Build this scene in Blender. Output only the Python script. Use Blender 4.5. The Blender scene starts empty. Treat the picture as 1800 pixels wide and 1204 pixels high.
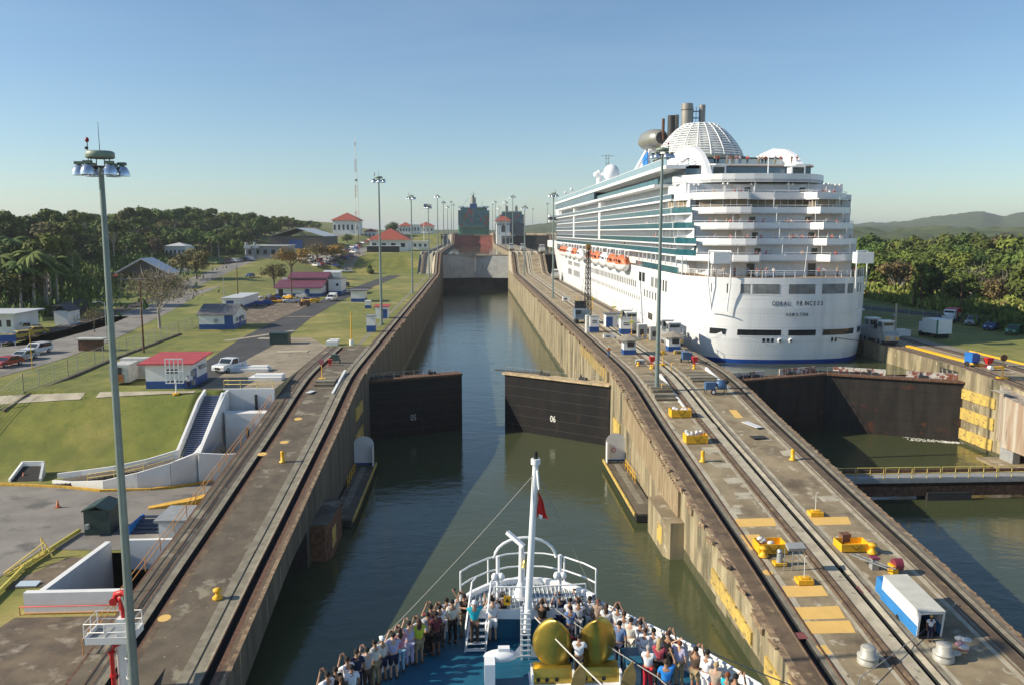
import bpy, bmesh, math, random
from mathutils import Vector, Matrix, noise
R=math.radians; PI=math.pi; sin=math.sin; cos=math.cos
rnd=random.Random(7)
S=bpy.context.scene
COL=S.collection
# ---------------------------------------------------------------- camera
F_=1450.; PIT=math.atan((602-408)/F_); YAW=math.atan((900-828)*math.cos(PIT)/F_); H=29.3
cd=bpy.data.cameras.new('camera'); cam=bpy.data.objects.new('camera',cd); COL.objects.link(cam)
cd.sensor_width=36; cd.lens=F_/1800*36; cd.clip_start=.5; cd.clip_end=20000
cam.location=(0,0,H); cam.rotation_euler=(PI/2-PIT,0,-YAW); S.camera=cam
# ---------------------------------------------------------------- world, sun, exposure
SUN_EL=R(29.8); SUN_AZ=R(4)          # shadows run along +X, a little away from the camera
w=bpy.data.worlds.new('World'); S.world=w; w.use_nodes=True
nt=w.node_tree; nt.nodes.clear()
sk=nt.nodes.new('ShaderNodeTexSky'); sk.sky_type='NISHITA'; sk.sun_disc=False
sk.sun_elevation=SUN_EL; sk.sun_rotation=R(266); sk.altitude=0; sk.air_density=1.0; sk.dust_density=.4; sk.ozone_density=2.2
bg=nt.nodes.new('ShaderNodeBackground'); bg.inputs[1].default_value=.108
# the clear tropical sky: a little cyan, with faint high wisps
tm=nt.nodes.new('ShaderNodeMix'); tm.data_type='RGBA'; tm.blend_type='MULTIPLY'; tm.inputs[0].default_value=1; tm.inputs[7].default_value=(.82,.92,.98,1); nt.links.new(sk.outputs[0],tm.inputs[6])
tcw=nt.nodes.new('ShaderNodeTexCoord'); mpw=nt.nodes.new('ShaderNodeMapping'); mpw.inputs['Scale'].default_value=(1.2,1.2,9); mpw.inputs['Rotation'].default_value=(.12,.05,.4); nzw=nt.nodes.new('ShaderNodeTexNoise'); nzw.inputs['Scale'].default_value=1.6; nzw.inputs['Detail'].default_value=7; nzw.inputs['Distortion'].default_value=.8
rw=nt.nodes.new('ShaderNodeMapRange'); rw.inputs[1].default_value=.5; rw.inputs[2].default_value=.85; rw.inputs[4].default_value=.1
mw=nt.nodes.new('ShaderNodeMix'); mw.data_type='RGBA'; mw.inputs[7].default_value=(5.2,5.9,6.3,1)
nt.links.new(tcw.outputs['Generated'],mpw.inputs[0]); nt.links.new(mpw.outputs[0],nzw.inputs['Vector']); nt.links.new(nzw.outputs['Fac'],rw.inputs[0]); nt.links.new(rw.outputs[0],mw.inputs[0]); nt.links.new(tm.outputs[2],mw.inputs[6])
wo=nt.nodes.new('ShaderNodeOutputWorld'); nt.links.new(mw.outputs[2],bg.inputs[0]); nt.links.new(bg.outputs[0],wo.inputs[0])
sl=bpy.data.lights.new('sun','SUN'); sl.energy=5.; sl.angle=R(.5); sl.color=(1,.89,.7)
so=bpy.data.objects.new('sun',sl); COL.objects.link(so)
SD=Vector((cos(SUN_AZ)*cos(SUN_EL),sin(SUN_AZ)*cos(SUN_EL),-sin(SUN_EL)))
so.rotation_euler=SD.to_track_quat('-Z','Y').to_euler(); so.location=(-200,-50,200)
S.view_settings.view_transform='Standard'; S.view_settings.look='None'; S.view_settings.gamma=1; S.view_settings.exposure=.35
# ---------------------------------------------------------------- helpers: where a point of the picture lies in the place
def ray(px,py):
    u=px-900; v=py-602
    f=F_*cos(PIT)-v*sin(PIT); z=-(v*cos(PIT)+F_*sin(PIT))
    return (u*cos(YAW)+f*sin(YAW), -u*sin(YAW)+f*cos(YAW), z)
def G(px,py,z=10.5):
    a,b,c=ray(px,py); t=(z-H)/c; return Vector((a*t,b*t,z))
def GY(px,py,Y):
    a,b,c=ray(px,py); t=Y/b; return Vector((a*t,Y,H+c*t))
def lerp(a,b,t): return a+(b-a)*t
def prof(P,y):
    if y<=P[0][0]: return P[0][1]
    for (a,b),(c,d) in zip(P,P[1:]):
        if y<=c: return b+(d-b)*(y-a)/(c-a)
    return P[-1][1]
# ---------------------------------------------------------------- materials
MT={}
def mat(name,col,rough=.7,var=0.,scale=1.,metal=0.,spec=.5,bump=0.,stretch=(1,1,1),col2=None,detail=6,contrast=(.3,.7),objrand=0.,coat=0.):
    if name in MT: return MT[name]
    m=bpy.data.materials.new(name); m.use_nodes=True; n=m.node_tree; b=n.nodes['Principled BSDF']; L=n.links
    b.inputs['Roughness'].default_value=rough; b.inputs['Metallic'].default_value=metal; b.inputs['Specular IOR Level'].default_value=spec
    b.inputs['Coat Weight'].default_value=coat
    c=(*col,1); b.inputs['Base Color'].default_value=c; m.diffuse_color=c
    if var or col2 or bump:
        tc=n.nodes.new('ShaderNodeTexCoord'); mp=n.nodes.new('ShaderNodeMapping'); mp.inputs['Scale'].default_value=stretch
        L.new(tc.outputs['Object'],mp.inputs[0])
        nz=n.nodes.new('ShaderNodeTexNoise'); nz.inputs['Scale'].default_value=scale; nz.inputs['Detail'].default_value=detail; nz.inputs['Roughness'].default_value=.62
        L.new(mp.outputs[0],nz.inputs['Vector'])
        rp=n.nodes.new('ShaderNodeMapRange'); rp.inputs[1].default_value=contrast[0]; rp.inputs[2].default_value=contrast[1]; rp.interpolation_type='SMOOTHSTEP'
        L.new(nz.outputs['Fac'],rp.inputs[0])
        mx=n.nodes.new('ShaderNodeMix'); mx.data_type='RGBA'
        d=col2 if col2 else tuple(x*(1-var) for x in col); e=col if col2 else tuple(min(1,x*(1+var)) for x in col)
        mx.inputs[6].default_value=(*e,1); mx.inputs[7].default_value=(*d,1)
        L.new(rp.outputs[0],mx.inputs[0]); out=mx.outputs[2]
        if objrand:
            oi=n.nodes.new('ShaderNodeObjectInfo'); hs=n.nodes.new('ShaderNodeHueSaturation')
            m1=n.nodes.new('ShaderNodeMapRange'); m1.inputs[3].default_value=.5-.035*objrand*2; m1.inputs[4].default_value=.5+.02*objrand*2
            m2=n.nodes.new('ShaderNodeMapRange'); m2.inputs[3].default_value=1-.5*objrand; m2.inputs[4].default_value=1+.5*objrand
            mu=n.nodes.new('ShaderNodeMath'); mu.operation='MULTIPLY'; mu.inputs[1].default_value=7.31
            fr=n.nodes.new('ShaderNodeMath'); fr.operation='FRACT'
            L.new(oi.outputs['Random'],m1.inputs[0]); L.new(oi.outputs['Random'],mu.inputs[0]); L.new(mu.outputs[0],fr.inputs[0]); L.new(fr.outputs[0],m2.inputs[0])
            L.new(out,hs.inputs['Color']); L.new(m1.outputs[0],hs.inputs['Hue']); L.new(m2.outputs[0],hs.inputs['Value']); out=hs.outputs[0]
        L.new(out,b.inputs['Base Color'])
        if bump:
            bp=n.nodes.new('ShaderNodeBump'); bp.inputs['Strength'].default_value=bump; bp.inputs['Distance'].default_value=.08
            L.new(nz.outputs['Fac'],bp.inputs['Height']); L.new(bp.outputs[0],b.inputs['Normal'])
    MT[name]=m; return m
def over(m,col,scale,lo,hi,stretch=(1,1,1),rough=None,detail=5):
    """add another layer of blotches of a second colour (stains, wear) on top of a material"""
    n=m.node_tree; b=n.nodes['Principled BSDF']; L=n.links
    tc=n.nodes.new('ShaderNodeTexCoord'); mp=n.nodes.new('ShaderNodeMapping'); mp.inputs['Scale'].default_value=stretch; mp.inputs['Location'].default_value=(3.7*scale,1.3,5.1)
    nz=n.nodes.new('ShaderNodeTexNoise'); nz.inputs['Scale'].default_value=scale; nz.inputs['Detail'].default_value=detail; nz.inputs['Roughness'].default_value=.6
    rp=n.nodes.new('ShaderNodeMapRange'); rp.inputs[1].default_value=lo; rp.inputs[2].default_value=hi
    mx=n.nodes.new('ShaderNodeMix'); mx.data_type='RGBA'; mx.inputs[7].default_value=(*col,1)
    L.new(tc.outputs['Object'],mp.inputs[0]); L.new(mp.outputs[0],nz.inputs['Vector']); L.new(nz.outputs['Fac'],rp.inputs[0]); L.new(rp.outputs[0],mx.inputs[0])
    s=b.inputs['Base Color']
    if s.links: L.new(s.links[0].from_socket,mx.inputs[6])
    else: mx.inputs[6].default_value=s.default_value
    L.new(mx.outputs[2],s); return m
# ---------------------------------------------------------------- mesh builder
class MB:
    def __init__(s): s.v=[]; s.f=[]; s.k=[]; s.m=[]; s.sm=[]
    def mi(s,m):
        if m not in s.m: s.m.append(m)
        return s.m.index(m)
    def add(s,vs,fs,m,smooth=False):
        o=len(s.v); s.v.extend([tuple(v) for v in vs]); k=s.mi(m)
        for f in fs: s.f.append(tuple(i+o for i in f)); s.k.append(k); s.sm.append(smooth)
        return s
    def poly(s,pts,m): return s.add(pts,[tuple(range(len(pts)))],m)
    def box(s,c,d,m,rz=0.,rx=0.,ry=0.):
        x,y,z=d[0]/2,d[1]/2,d[2]/2
        vs=[Vector((a*x,b*y,e*z)) for e in(-1,1) for b in(-1,1) for a in(-1,1)]
        if rz or rx or ry:
            M=Matrix.Rotation(rz,3,'Z')@Matrix.Rotation(ry,3,'Y')@Matrix.Rotation(rx,3,'X'); vs=[M@v for v in vs]
        c=Vector(c); return s.add([v+c for v in vs],[(0,2,3,1),(4,5,7,6),(0,1,5,4),(2,6,7,3),(0,4,6,2),(1,3,7,5)],m)
    def b2(s,a,b,m): # box from corner to corner
        return s.box([(a[i]+b[i])/2 for i in range(3)],[abs(b[i]-a[i]) for i in range(3)],m)
    def bar(s,a,b,w,h,m):
        a=Vector(a); b=Vector(b); d=b-a; L=d.length; 
        if L<1e-6: return s
        q=d.to_track_quat('Y','Z').to_matrix(); c=(a+b)/2
        vs=[q@Vector((i*w/2,j*L/2,k*h/2))+c for k in(-1,1) for j in(-1,1) for i in(-1,1)]
        return s.add(vs,[(0,2,3,1),(4,5,7,6),(0,1,5,4),(2,6,7,3),(0,4,6,2),(1,3,7,5)],m)
    def cyl(s,a,b,r0,r1,m,n=10,cap=True,smooth=True):
        a=Vector(a); b=Vector(b); d=(b-a)
        q=d.to_track_quat('Z','X').to_matrix(); vs=[]
        for p,r in((a,r0),(b,r1)):
            for i in range(n): t=2*PI*i/n; vs.append(p+q@Vector((r*cos(t),r*sin(t),0)))
        s.add(vs,[(i,(i+1)%n,n+(i+1)%n,n+i) for i in range(n)],m,smooth)
        if cap: s.add(vs[:n],[tuple(range(n))[::-1]],m); s.add(vs[n:],[tuple(range(n))],m)
        return s
    def tube(s,pts,r,m,n=6,rs=None,cap=True):
        pts=[Vector(p) for p in pts]; vs=[]; N=len(pts); up=Vector((0,0,1))
        for i,p in enumerate(pts):
            d=(pts[min(i+1,N-1)]-pts[max(i-1,0)]).normalized()
            u=up if abs(d.z)<.95 else Vector((0,1,0)); a=d.cross(u).normalized(); b=a.cross(d)
            rr=rs[i] if rs else r
            for k in range(n): t=2*PI*k/n; vs.append(p+a*(rr*cos(t))+b*(rr*sin(t)))
        fs=[(i*n+k,i*n+(k+1)%n,(i+1)*n+(k+1)%n,(i+1)*n+k) for i in range(N-1) for k in range(n)]
        s.add(vs,fs,m,True)
        if cap: s.add(vs[:n],[tuple(range(n))],m); s.add(vs[-n:],[tuple(range(n))[::-1]],m)
        return s
    def lathe(s,pr,c,m,n=16,smooth=True,a0=0.,a1=2*PI,sx=1.,sy=1.):
        vs=[]; full=abs(a1-a0-2*PI)<1e-4; K=n if full else n+1
        for r,z in pr:
            for i in range(K): t=a0+(a1-a0)*i/n; vs.append((c[0]+r*cos(t)*sx,c[1]+r*sin(t)*sy,c[2]+z))
        fs=[]
        for j in range(len(pr)-1):
            for i in range(n if full else n): fs.append((j*K+i,j*K+(i+1)%K,(j+1)*K+(i+1)%K,(j+1)*K+i))
        return s.add(vs,fs,m,smooth)
    def ell(s,c,r,m,n=12,k=8,M=None):
        vs=[]; c=Vector(c)
        for j in range(k+1):
            p=PI*j/k
            for i in range(n):
                t=2*PI*i/n; v=Vector((r[0]*sin(p)*cos(t),r[1]*sin(p)*sin(t),-r[2]*cos(p)))
                if M: v=M@v
                vs.append(v+c)
        return s.add(vs,[(j*n+i,j*n+(i+1)%n,(j+1)*n+(i+1)%n,(j+1)*n+i) for j in range(k) for i in range(n)],m,True)
    def prism(s,pl,z0,z1,m,mt=None,bottom=True):
        n=len(pl); A=sum(pl[i][0]*pl[(i+1)%n][1]-pl[(i+1)%n][0]*pl[i][1] for i in range(n))
        if A<0: pl=pl[::-1]
        zb=z0 if callable(z0) else (lambda x,y:z0); zt=z1 if callable(z1) else (lambda x,y:z1)
        b=[(x,y,zb(x,y)) for x,y in pl]; t=[(x,y,zt(x,y)) for x,y in pl]
        s.add(b+t,[(i,(i+1)%n,n+(i+1)%n,n+i) for i in range(n)],m)
        s.add(t,[tuple(range(n))],mt or m)
        if bottom: s.add(b,[tuple(range(n))[::-1]],m)
        return s
    def ext(s,prf,axis,a,b,m,mats=None):
        """closed 2-D profile extruded along X ('x': pts are y,z) or Y ('y': pts are x,z)"""
        n=len(prf); A=sum(prf[i][0]*prf[(i+1)%n][1]-prf[(i+1)%n][0]*prf[i][1] for i in range(n))
        if (A<0)==(axis=='x'): prf=prf[::-1]; mats=mats and [mats[(n-2-i)%n] for i in range(n)]
        P=(lambda t,p:(t,p[0],p[1])) if axis=='x' else (lambda t,p:(p[0],t,p[1]))
        vs=[P(a,p) for p in prf]+[P(b,p) for p in prf]
        for i in range(n): s.add([vs[i],vs[(i+1)%n],vs[n+(i+1)%n],vs[n+i]],[(0,1,2,3)],mats[i] if mats else m)
        s.add(vs[:n],[tuple(range(n))[::-1]],m); s.add(vs[n:],[tuple(range(n))],m); return s
    def build(s,name,parent=None,world=False,org=None,bevel=0,loc=None):
        me=bpy.data.meshes.new(name); vs=s.v
        if org is not None: o=Vector(org); vs=[Vector(v)-o for v in vs]
        me.from_pydata([tuple(v) for v in vs],[],s.f); 
        for m in s.m: me.materials.append(m)
        me.polygons.foreach_set('material_index',s.k); me.polygons.foreach_set('use_smooth',s.sm); me.update()
        ob=bpy.data.objects.new(name,me); COL.objects.link(ob)
        if org is not None: ob.location=org
        if loc is not None: ob.location=loc
        if parent: 
            ob.parent=parent
            if world: ob.matrix_parent_inverse=Matrix.Translation(-parent.location)
        if bevel:
            b=ob.modifiers.new('bevel','BEVEL'); b.width=bevel; b.segments=2; b.limit_method='ANGLE'
        return ob
def tag(o,label=None,cat=None,group=None,kind=None):
    if label: o['label']=label
    if cat: o['category']=cat
    if group: o['group']=group
    if kind: o['kind']=kind
    return o
def thing(name,label,cat,loc=(0,0,0),rz=0.,group=None):
    o=bpy.data.objects.new(name,None); COL.objects.link(o); o.location=loc; o.rotation_euler=(0,0,rz); o.empty_display_size=.3
    return tag(o,label,cat,group)
def kids(o): return [c for c in bpy.data.objects if c.parent==o]
def dup(root,loc,rz=0.,label=None,group=None,scale=None):
    def cp(o,p):
        c=o.copy(); COL.objects.link(c)
        if p: c.parent=p
        for ch in KID.get(o.name) or KID.setdefault(o.name,kids(o)): cp(ch,c)
        return c
    r=cp(root,None); r.location=loc; r.rotation_euler=(0,0,rz)
    if scale: r.scale=scale if hasattr(scale,'__len__') else (scale,)*3
    if label: r['label']=label
    if group: r['group']=group
    return r
KID={}
def text(name,body,size,m,parent=None,loc=(0,0,0),rot=(PI/2,0,0),depth=.01,sx=1.,space=1.):
    c=bpy.data.curves.new(name,'FONT'); c.body=body; c.size=size; c.extrude=depth; c.offset=.018*size; c.align_x='CENTER'; c.align_y='CENTER'; c.space_character=space
    t=bpy.data.objects.new('tmp',c); COL.objects.link(t); bpy.context.view_layer.update()
    me=bpy.data.meshes.new_from_object(t.evaluated_get(bpy.context.evaluated_depsgraph_get())); bpy.data.objects.remove(t)
    me.materials.clear(); me.materials.append(m); o=bpy.data.objects.new(name,me); COL.objects.link(o); o.location=loc; o.rotation_euler=rot; o.scale=(sx,1,1)
    if parent: o.parent=parent
    return o
ORD=['first','second','third','fourth','fifth','sixth','seventh','eighth','ninth','tenth','eleventh','twelfth','thirteenth','fourteenth','fifteenth','sixteenth','seventeenth','eighteenth','nineteenth','twentieth']
def ordn(i): 
    if i<20: return ORD[i]
    t=['twenty','thirty','forty','fifty','sixty'][(i+1)//10-2]; u=(i+1)%10
    return t+('-'+ORD[u-1] if u else 'th').replace('yth','ieth')
# palette
WHITE=mat('white_paint',(.78,.78,.76),.5,.05,.6)
SHIPW=mat('ship_white',(.82,.83,.84),.4,.03,.3)
BLUEP=mat('blue_paint',(.015,.075,.27),.5,.12,1.5)
YEL=mat('yellow_paint',(.78,.42,.015),.5,.15,3)
REDP=mat('red_paint',(.55,.02,.02),.45,.1,3)
STEEL=mat('galvanised_steel',(.42,.45,.46),.4,.15,3,metal=.5)
DARK=mat('dark_metal',(.03,.03,.032),.55,.2,2)
BLK=mat('black_rubber',(.015,.015,.015),.8)
GLASS=mat('window_glass',(.02,.03,.035),.08,spec=.8)
RUST=mat('rusty_steel',(.13,.065,.035),.85,.5,2.5,bump=.3)
GREY=mat('grey_paint',(.3,.31,.31),.5,.12,1.5)
# ================================================================= THE SETTING
ZW=[(-60,.2),(30,1.8),(46,3.2),(58,4.7),(66,5.5),(76,6.6),(90,8.1),(102,9.7),(108,10.25),(113,10.45),(118,10.5),(375,10.5),(380,11.2),(397,18.2),(403,19.2),(712,19.2),(718,20),(733,27),(738,27.7),(1100,27.7)]
zw=lambda y:prof(ZW,y)
def sst(a,b,x):
    t=max(0,min(1,(x-a)/(b-a))); return t*t*(3-2*t)
def gh(x,y):
    """height of the ground"""
    if x<20:
        if x>-29.45 and y<99.45: return 3.
        if -32.05<x and y<98.2: return max(2.9,min(9.6,4.3+(y-89.2)/8.1*5.1)) if y>88.4 else 3.
        near=3+7.45*sst(87.5,99,y+.12*(x+40) if x>-60 else y-2.4-.0*(x+60))
        if y<99.5: 
            if x>-60: return near
            k=sst(-60,-90,x); return lerp(near,10.45,k*sst(20,99,y)) if y>20 else lerp(near,7,k)
        e=8.7*sst(372,402,y)+8.5*sst(690,740,y)            # beside the lock the ground steps up like the lock
        g=17.2*sst(190,720,y)                               # further off it climbs gently
        k=sst(-58,-84,x); h=10.45+lerp(e,g,k)
        j=sst(-104,-190,x)*sst(140,330,y); h+=9*j
        j2=sst(-60,-200,x)*sst(420,640,y); h+=5*j2
        return h
    near=3+7.45*sst(60,100,y)
    h=near+(8.7*sst(380,403,y)+8.5*sst(700,740,y))*(1-sst(84,120,x))
    h+=3*sst(150,300,x)*sst(150,400,y)+12*sst(820,1050,y)*sst(84,120,x)
    return h
GRASS=mat('grass',(.21,.21,.04),.95,.0,.35,col2=(.12,.138,.027),bump=.12,detail=9,contrast=(.32,.66))
over(GRASS,(.38,.3,.1),.045,.52,.68); over(GRASS,(.12,.17,.025),.013,.56,.7); over(GRASS,(.14,.17,.03),3.2,.5,.8)
xs=[-6000,-3500,-2200,-1400,-900,-650,-500,-420,-360,-320,-290,-265,-245,-230,-215,-200]+[-190+5*i for i in range(24)]+[-72,-69,-66,-63,-60,-57,-54,-51,-48,-45,-42,-39,-36,-33,-32.1,-32.0,-30.75,-29.5,-29.4,-27.5,-24.6]
xs+=[-22.6,70.4+9.2,83,87,92,97,102,108,115,123,132,142,155,170,190,215,245,280,330,400,500,650,900,1400,2200,3500,6000]
ys=[-300,-120,-40,0,20,35,45,50,56.15,62,67,72,77,81,84,86,87,88,89,90,91,92,93,94,95,96,97,98,98.3,99,99.4,99.5,100,102,106,110,118,128,140,155,170,190,210,235,260,290,320,345,360,372,377,382,387,392,397,402,410,430,460,500,550,600,650,690,705,715,725,735,745,780,850,950,1060,1100,1101,1400,2000,3200,5000,9000]
gm=MB(); idx={}
for j,y in enumerate(ys):
    for i,x in enumerate(xs):
        ch=-23<x<76
        if y>1100.5: z=20
        elif ch: z=0
        else: z=gh(x,y)
        gm.v.append((x,y,z))
nx=len(xs); km=gm.mi(GRASS)
for j in range(len(ys)-1):
    for i in range(nx-1):
        x0,x1,y0,y1=xs[i],xs[i+1],ys[j],ys[j+1]
        if x0>=-24.7 and x1<=80 and y1<1101: continue               # the locks
        if x0>=-30.8 and x1<=-24 and y0>=56 and y1<=67.1: continue   # the pit
        if y1<=50 and x0>=79: continue
        gm.f.append((j*nx+i,j*nx+i+1,(j+1)*nx+i+1,(j+1)*nx+i)); gm.k.append(km); gm.sm.append(True)
tag(gm.build('ground'),kind='structure')
# water: sea level below the gates, and each chamber at its own level
def water(name,x0,x1,y0,y1,z,m):
    b=MB(); b.poly([(x0,y0,z),(x1,y0,z),(x1,y1,z),(x0,y1,z)],m); return tag(b.build(name),kind='structure')
WAT=bpy.data.materials.new('canal_water'); WAT.use_nodes=True
n=WAT.node_tree; b=n.nodes['Principled BSDF']; L=n.links
b.inputs['Base Color'].default_value=(.055,.07,.032,1); b.inputs['Roughness'].default_value=.04; b.inputs['IOR'].default_value=1.42
tc=n.nodes.new('ShaderNodeTexCoord'); mp=n.nodes.new('ShaderNodeMapping'); mp.inputs['Scale'].default_value=(.55,1,1); L.new(tc.outputs['Object'],mp.inputs[0])
hs=[]
for sc,wt in((.16,1.1),(.55,.75),(1.9,.3),(6.,.1)):
    z=n.nodes.new('ShaderNodeTexNoise'); z.inputs['Scale'].default_value=sc; z.inputs['Detail'].default_value=4; z.inputs['Distortion'].default_value=.6; L.new(mp.outputs[0],z.inputs['Vector'])
    k=n.nodes.new('ShaderNodeMath'); k.operation='MULTIPLY'; k.inputs[1].default_value=wt; L.new(z.outputs['Fac'],k.inputs[0]); hs.append(k)
a=n.nodes.new('ShaderNodeMath'); L.new(hs[0].outputs[0],a.inputs[0]); L.new(hs[1].outputs[0],a.inputs[1])
a2=n.nodes.new('ShaderNodeMath'); L.new(a.outputs[0],a2.inputs[0]); L.new(hs[2].outputs[0],a2.inputs[1])
a3=n.nodes.new('ShaderNodeMath'); L.new(a2.outputs[0],a3.inputs[0]); L.new(hs[3].outputs[0],a3.inputs[1]); a2=a3
bp=n.nodes.new('ShaderNodeBump'); bp.inputs['Strength'].default_value=.6; bp.inputs['Distance'].default_value=.09; L.new(a2.outputs[0],bp.inputs['Height']); L.new(bp.outputs[0],b.inputs['Normal'])
# the churned water in front of the gates is a little paler
nz=n.nodes.new('ShaderNodeTexNoise'); nz.inputs['Scale'].default_value=.05; nz.inputs['Detail'].default_value=5; L.new(tc.outputs['Object'],nz.inputs['Vector'])
mx=n.nodes.new('ShaderNodeMix'); mx.data_type='RGBA'; mx.inputs[6].default_value=(.042,.054,.024,1); mx.inputs[7].default_value=(.08,.092,.042,1)
L.new(nz.outputs['Fac'],mx.inputs[0]); L.new(mx.outputs[2],b.inputs['Base Color'])
water('sea',-24,78,-300,427,0,WAT)
water('lock_water',34.6,70.2,121,430,7.8,WAT)
water('lock_water',-15,19.4,427.4,735,16.9,WAT)
water('lock_water',34.6,70.2,433,735,16.4,WAT)
water('lock_water',-15,19.4,738,1101,25.6,WAT)
water('lock_water',34.6,70.2,738,1101,25.6,WAT)
water('lake',-6000,6000,1101,9000,25.6,WAT)
# ================================================================= LOCK WALLS
CONC=mat('lock_concrete',(.33,.265,.165),.9,0,.35,col2=(.2,.155,.095),bump=.3,stretch=(1,1,1)); over(CONC,(.45,.4,.3),.9,.58,.66); over(CONC,(.12,.09,.06),.25,.55,.7)
CONCL=mat('dark_concrete',(.15,.122,.085),.92,0,.5,col2=(.09,.073,.053),bump=.3); over(CONCL,(.25,.22,.16),.35,.57,.63); over(CONCL,(.3,.27,.2),3.,.66,.7)
PALE=mat('pale_concrete',(.5,.45,.34),.9,0,.8,col2=(.34,.3,.22),bump=.2); over(PALE,(.15,.12,.09),1.5,.6,.7)
GRYC=mat('grey_concrete',(.27,.245,.185),.9,0,1.2,col2=(.17,.15,.11),bump=.2)
BRN=mat('track_bed',(.17,.12,.075),.9,0,.7,col2=(.09,.063,.042),bump=.3); over(BRN,(.26,.19,.1),1.1,.58,.7)
GROOVE=mat('rack_groove',(.012,.014,.016),.8)
RAILM=mat('rusty_rail',(.12,.06,.032),.7,.4,4)
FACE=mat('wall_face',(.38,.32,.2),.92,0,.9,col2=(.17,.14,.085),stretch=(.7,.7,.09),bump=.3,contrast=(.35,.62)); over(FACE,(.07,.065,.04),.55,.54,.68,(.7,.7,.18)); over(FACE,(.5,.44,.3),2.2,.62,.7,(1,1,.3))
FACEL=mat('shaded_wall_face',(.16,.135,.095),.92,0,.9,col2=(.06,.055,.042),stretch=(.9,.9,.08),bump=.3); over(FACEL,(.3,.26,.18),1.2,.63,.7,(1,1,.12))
COPE=mat('coping',(.34,.24,.14),.9,0,1.6,col2=(.12,.075,.05),bump=.4); over(COPE,(.55,.45,.3),2.5,.6,.68)
YTIM=mat('yellow_fender',(.64,.45,.1),.8,0,1.2,col2=(.4,.29,.09),stretch=(1,1,.4)); over(YTIM,(.16,.12,.07),1.4,.56,.66,(1,1,2))
YPATCH=mat('yellow_patch',(.72,.46,.14),.8,.06,.8); over(YPATCH,(.4,.3,.16),2.,.68,.75)
YS=[-60,-20,5]+[20+4*i for i in range(25)]+[124,140,180,230,280,330,366,375,378]+[380+2*i for i in range(12)]+[404,420,500,600,700,712,714,716]+[718+2*i for i in range(10)]+[738,760,900,1100]
def wall_top(b,secs,y0=-60,y1=1100,zf=zw):
    """secs: list of (x, dz, material of the strip that starts here); swept along the lock at the level of its top"""
    Y=[y for y in YS if y0<y<y1]; Y=[y0]+Y+[y1]
    for (xa,za,m),(xb,zb,_) in zip(secs,secs[1:]):
        vs=[]
        for y in Y: z=zf(y); vs+= [(xa,y,z+za),(xb,y,z+zb)]
        b.add(vs,[(2*i,2*i+1,2*i+3,2*i+2) for i in range(len(Y)-1)],m)
    return b
def face(b,x,side,m,y0,y1,z0=-4.,zf=zw,top=0.):
    Y=[y for y in YS if y0<y<y1]; Y=[y0]+Y+[y1]; vs=[]
    for y in Y: vs+=[(x,y,z0),(x,y,zf(y)+top)]
    b.add(vs,[(2*i,2*i+2,2*i+3,2*i+1) if side>0 else (2*i,2*i+1,2*i+3,2*i+2) for i in range(len(Y)-1)],m)
def trk(x,s,first,rail=BRN,bed=CONC):
    """strips of one towing track with its sunk rack rail, x rising (s=1) or falling"""
    w=[(0,0,first),(.35,0,rail),(1.05,0,rail),(1.1,.07,RAILM),(1.18,.07,rail),(1.2,0,GROOVE),(1.22,-.35,GROOVE),(1.72,-.35,GROOVE),(1.74,0,GRYC),(2.15,0,RAILM),(2.17,.07,RAILM),(2.25,.07,RAILM),(2.27,0,GRYC)]
    if s>0: return [(x+a,z,m) for a,z,m in w]
    w2=w[::-1]; out=[]
    for i,(a,z,m) in enumerate(w2): out.append((x-a,z,w2[i+1][2] if i+1<len(w2) else first))
    return out
OX=-14.5
# ---- left wall
LW=thing('lock_wall','long dark concrete lock wall with two towing tracks, left of the open channel','lock wall',(-19,45,0))
s_=[(-23.8,-.02,RAILM),(-23.62,-.02,CONCL),(-22.75,0,CONCL),(-22.7,.06,RAILM),(-22.6,.06,GRYC),(-22.55,0,CONCL),(-22.25,0,GRYC),(-22.2,.06,RAILM),(-22.1,.06,GRYC),(-21.95,0,GRYC),(-21.45,0,GROOVE),(-21.43,-.45,GROOVE),(-20.95,-.45,GROOVE),(-20.93,0,RAILM),(-20.75,0,BRN),(-20.3,0,CONCL),(-17.35,0,GRYC),(-16.75,0,CONCL),(-16.7,-.03,GROOVE),(-16.62,-.03,GRYC),(-16.1,0,GRYC),(-15.95,.06,RAILM),(-15.88,.06,GROOVE),(-15.85,-.45,GROOVE),(-15.4,-.45,GROOVE),(-15.38,0,RAILM),(-15.05,0,BRN),(-14.8,0,COPE),(OX,-.02,COPE)]
b=wall_top(MB(),s_,y0=-60,y1=137); 
LFAR=[(-24.6,-.05,GRASS),(-22.2,-.05,GRASS),(-19.4,-.03,GRYC),(-18.7,-.03,GRASS),(-17.2,0,BRN),(-16.75,0,CONCL),(-16.7,-.03,GROOVE),(-16.62,-.03,GRYC),(-16.1,0,GRYC),(-15.95,.06,RAILM),(-15.88,.06,GROOVE),(-15.85,-.45,GROOVE),(-15.4,-.45,GROOVE),(-15.38,0,RAILM),(-15.05,0,BRN),(-14.8,0,COPE),(OX,-.02,COPE)]
b2=wall_top(MB(),LFAR,y0=137,y1=375)
LFR=[(-24.6,-.02,GRYC),(-22.9,0,BRN),(-22.2,0,GRYC),(-21.2,-.9,PALE),(-18.2,-.9,PALE),(-17.2,0,BRN)]+LFAR[5:]
b3=wall_top(MB(),LFR,y0=375,y1=1100)
mb=MB()
for q in(b,b2,b3):
    for f,k,sm in zip(q.f,q.k,q.sm): mb.add([q.v[i] for i in f],[tuple(range(len(f)))],q.m[k],sm)
mb.build('track_deck',LW,True)
f=MB(); face(f,OX,1,FACEL,70,1100,top=-.02); face(f,-23.8,-1,FACEL,-60,137,z0=-2,top=-.02)
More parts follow.
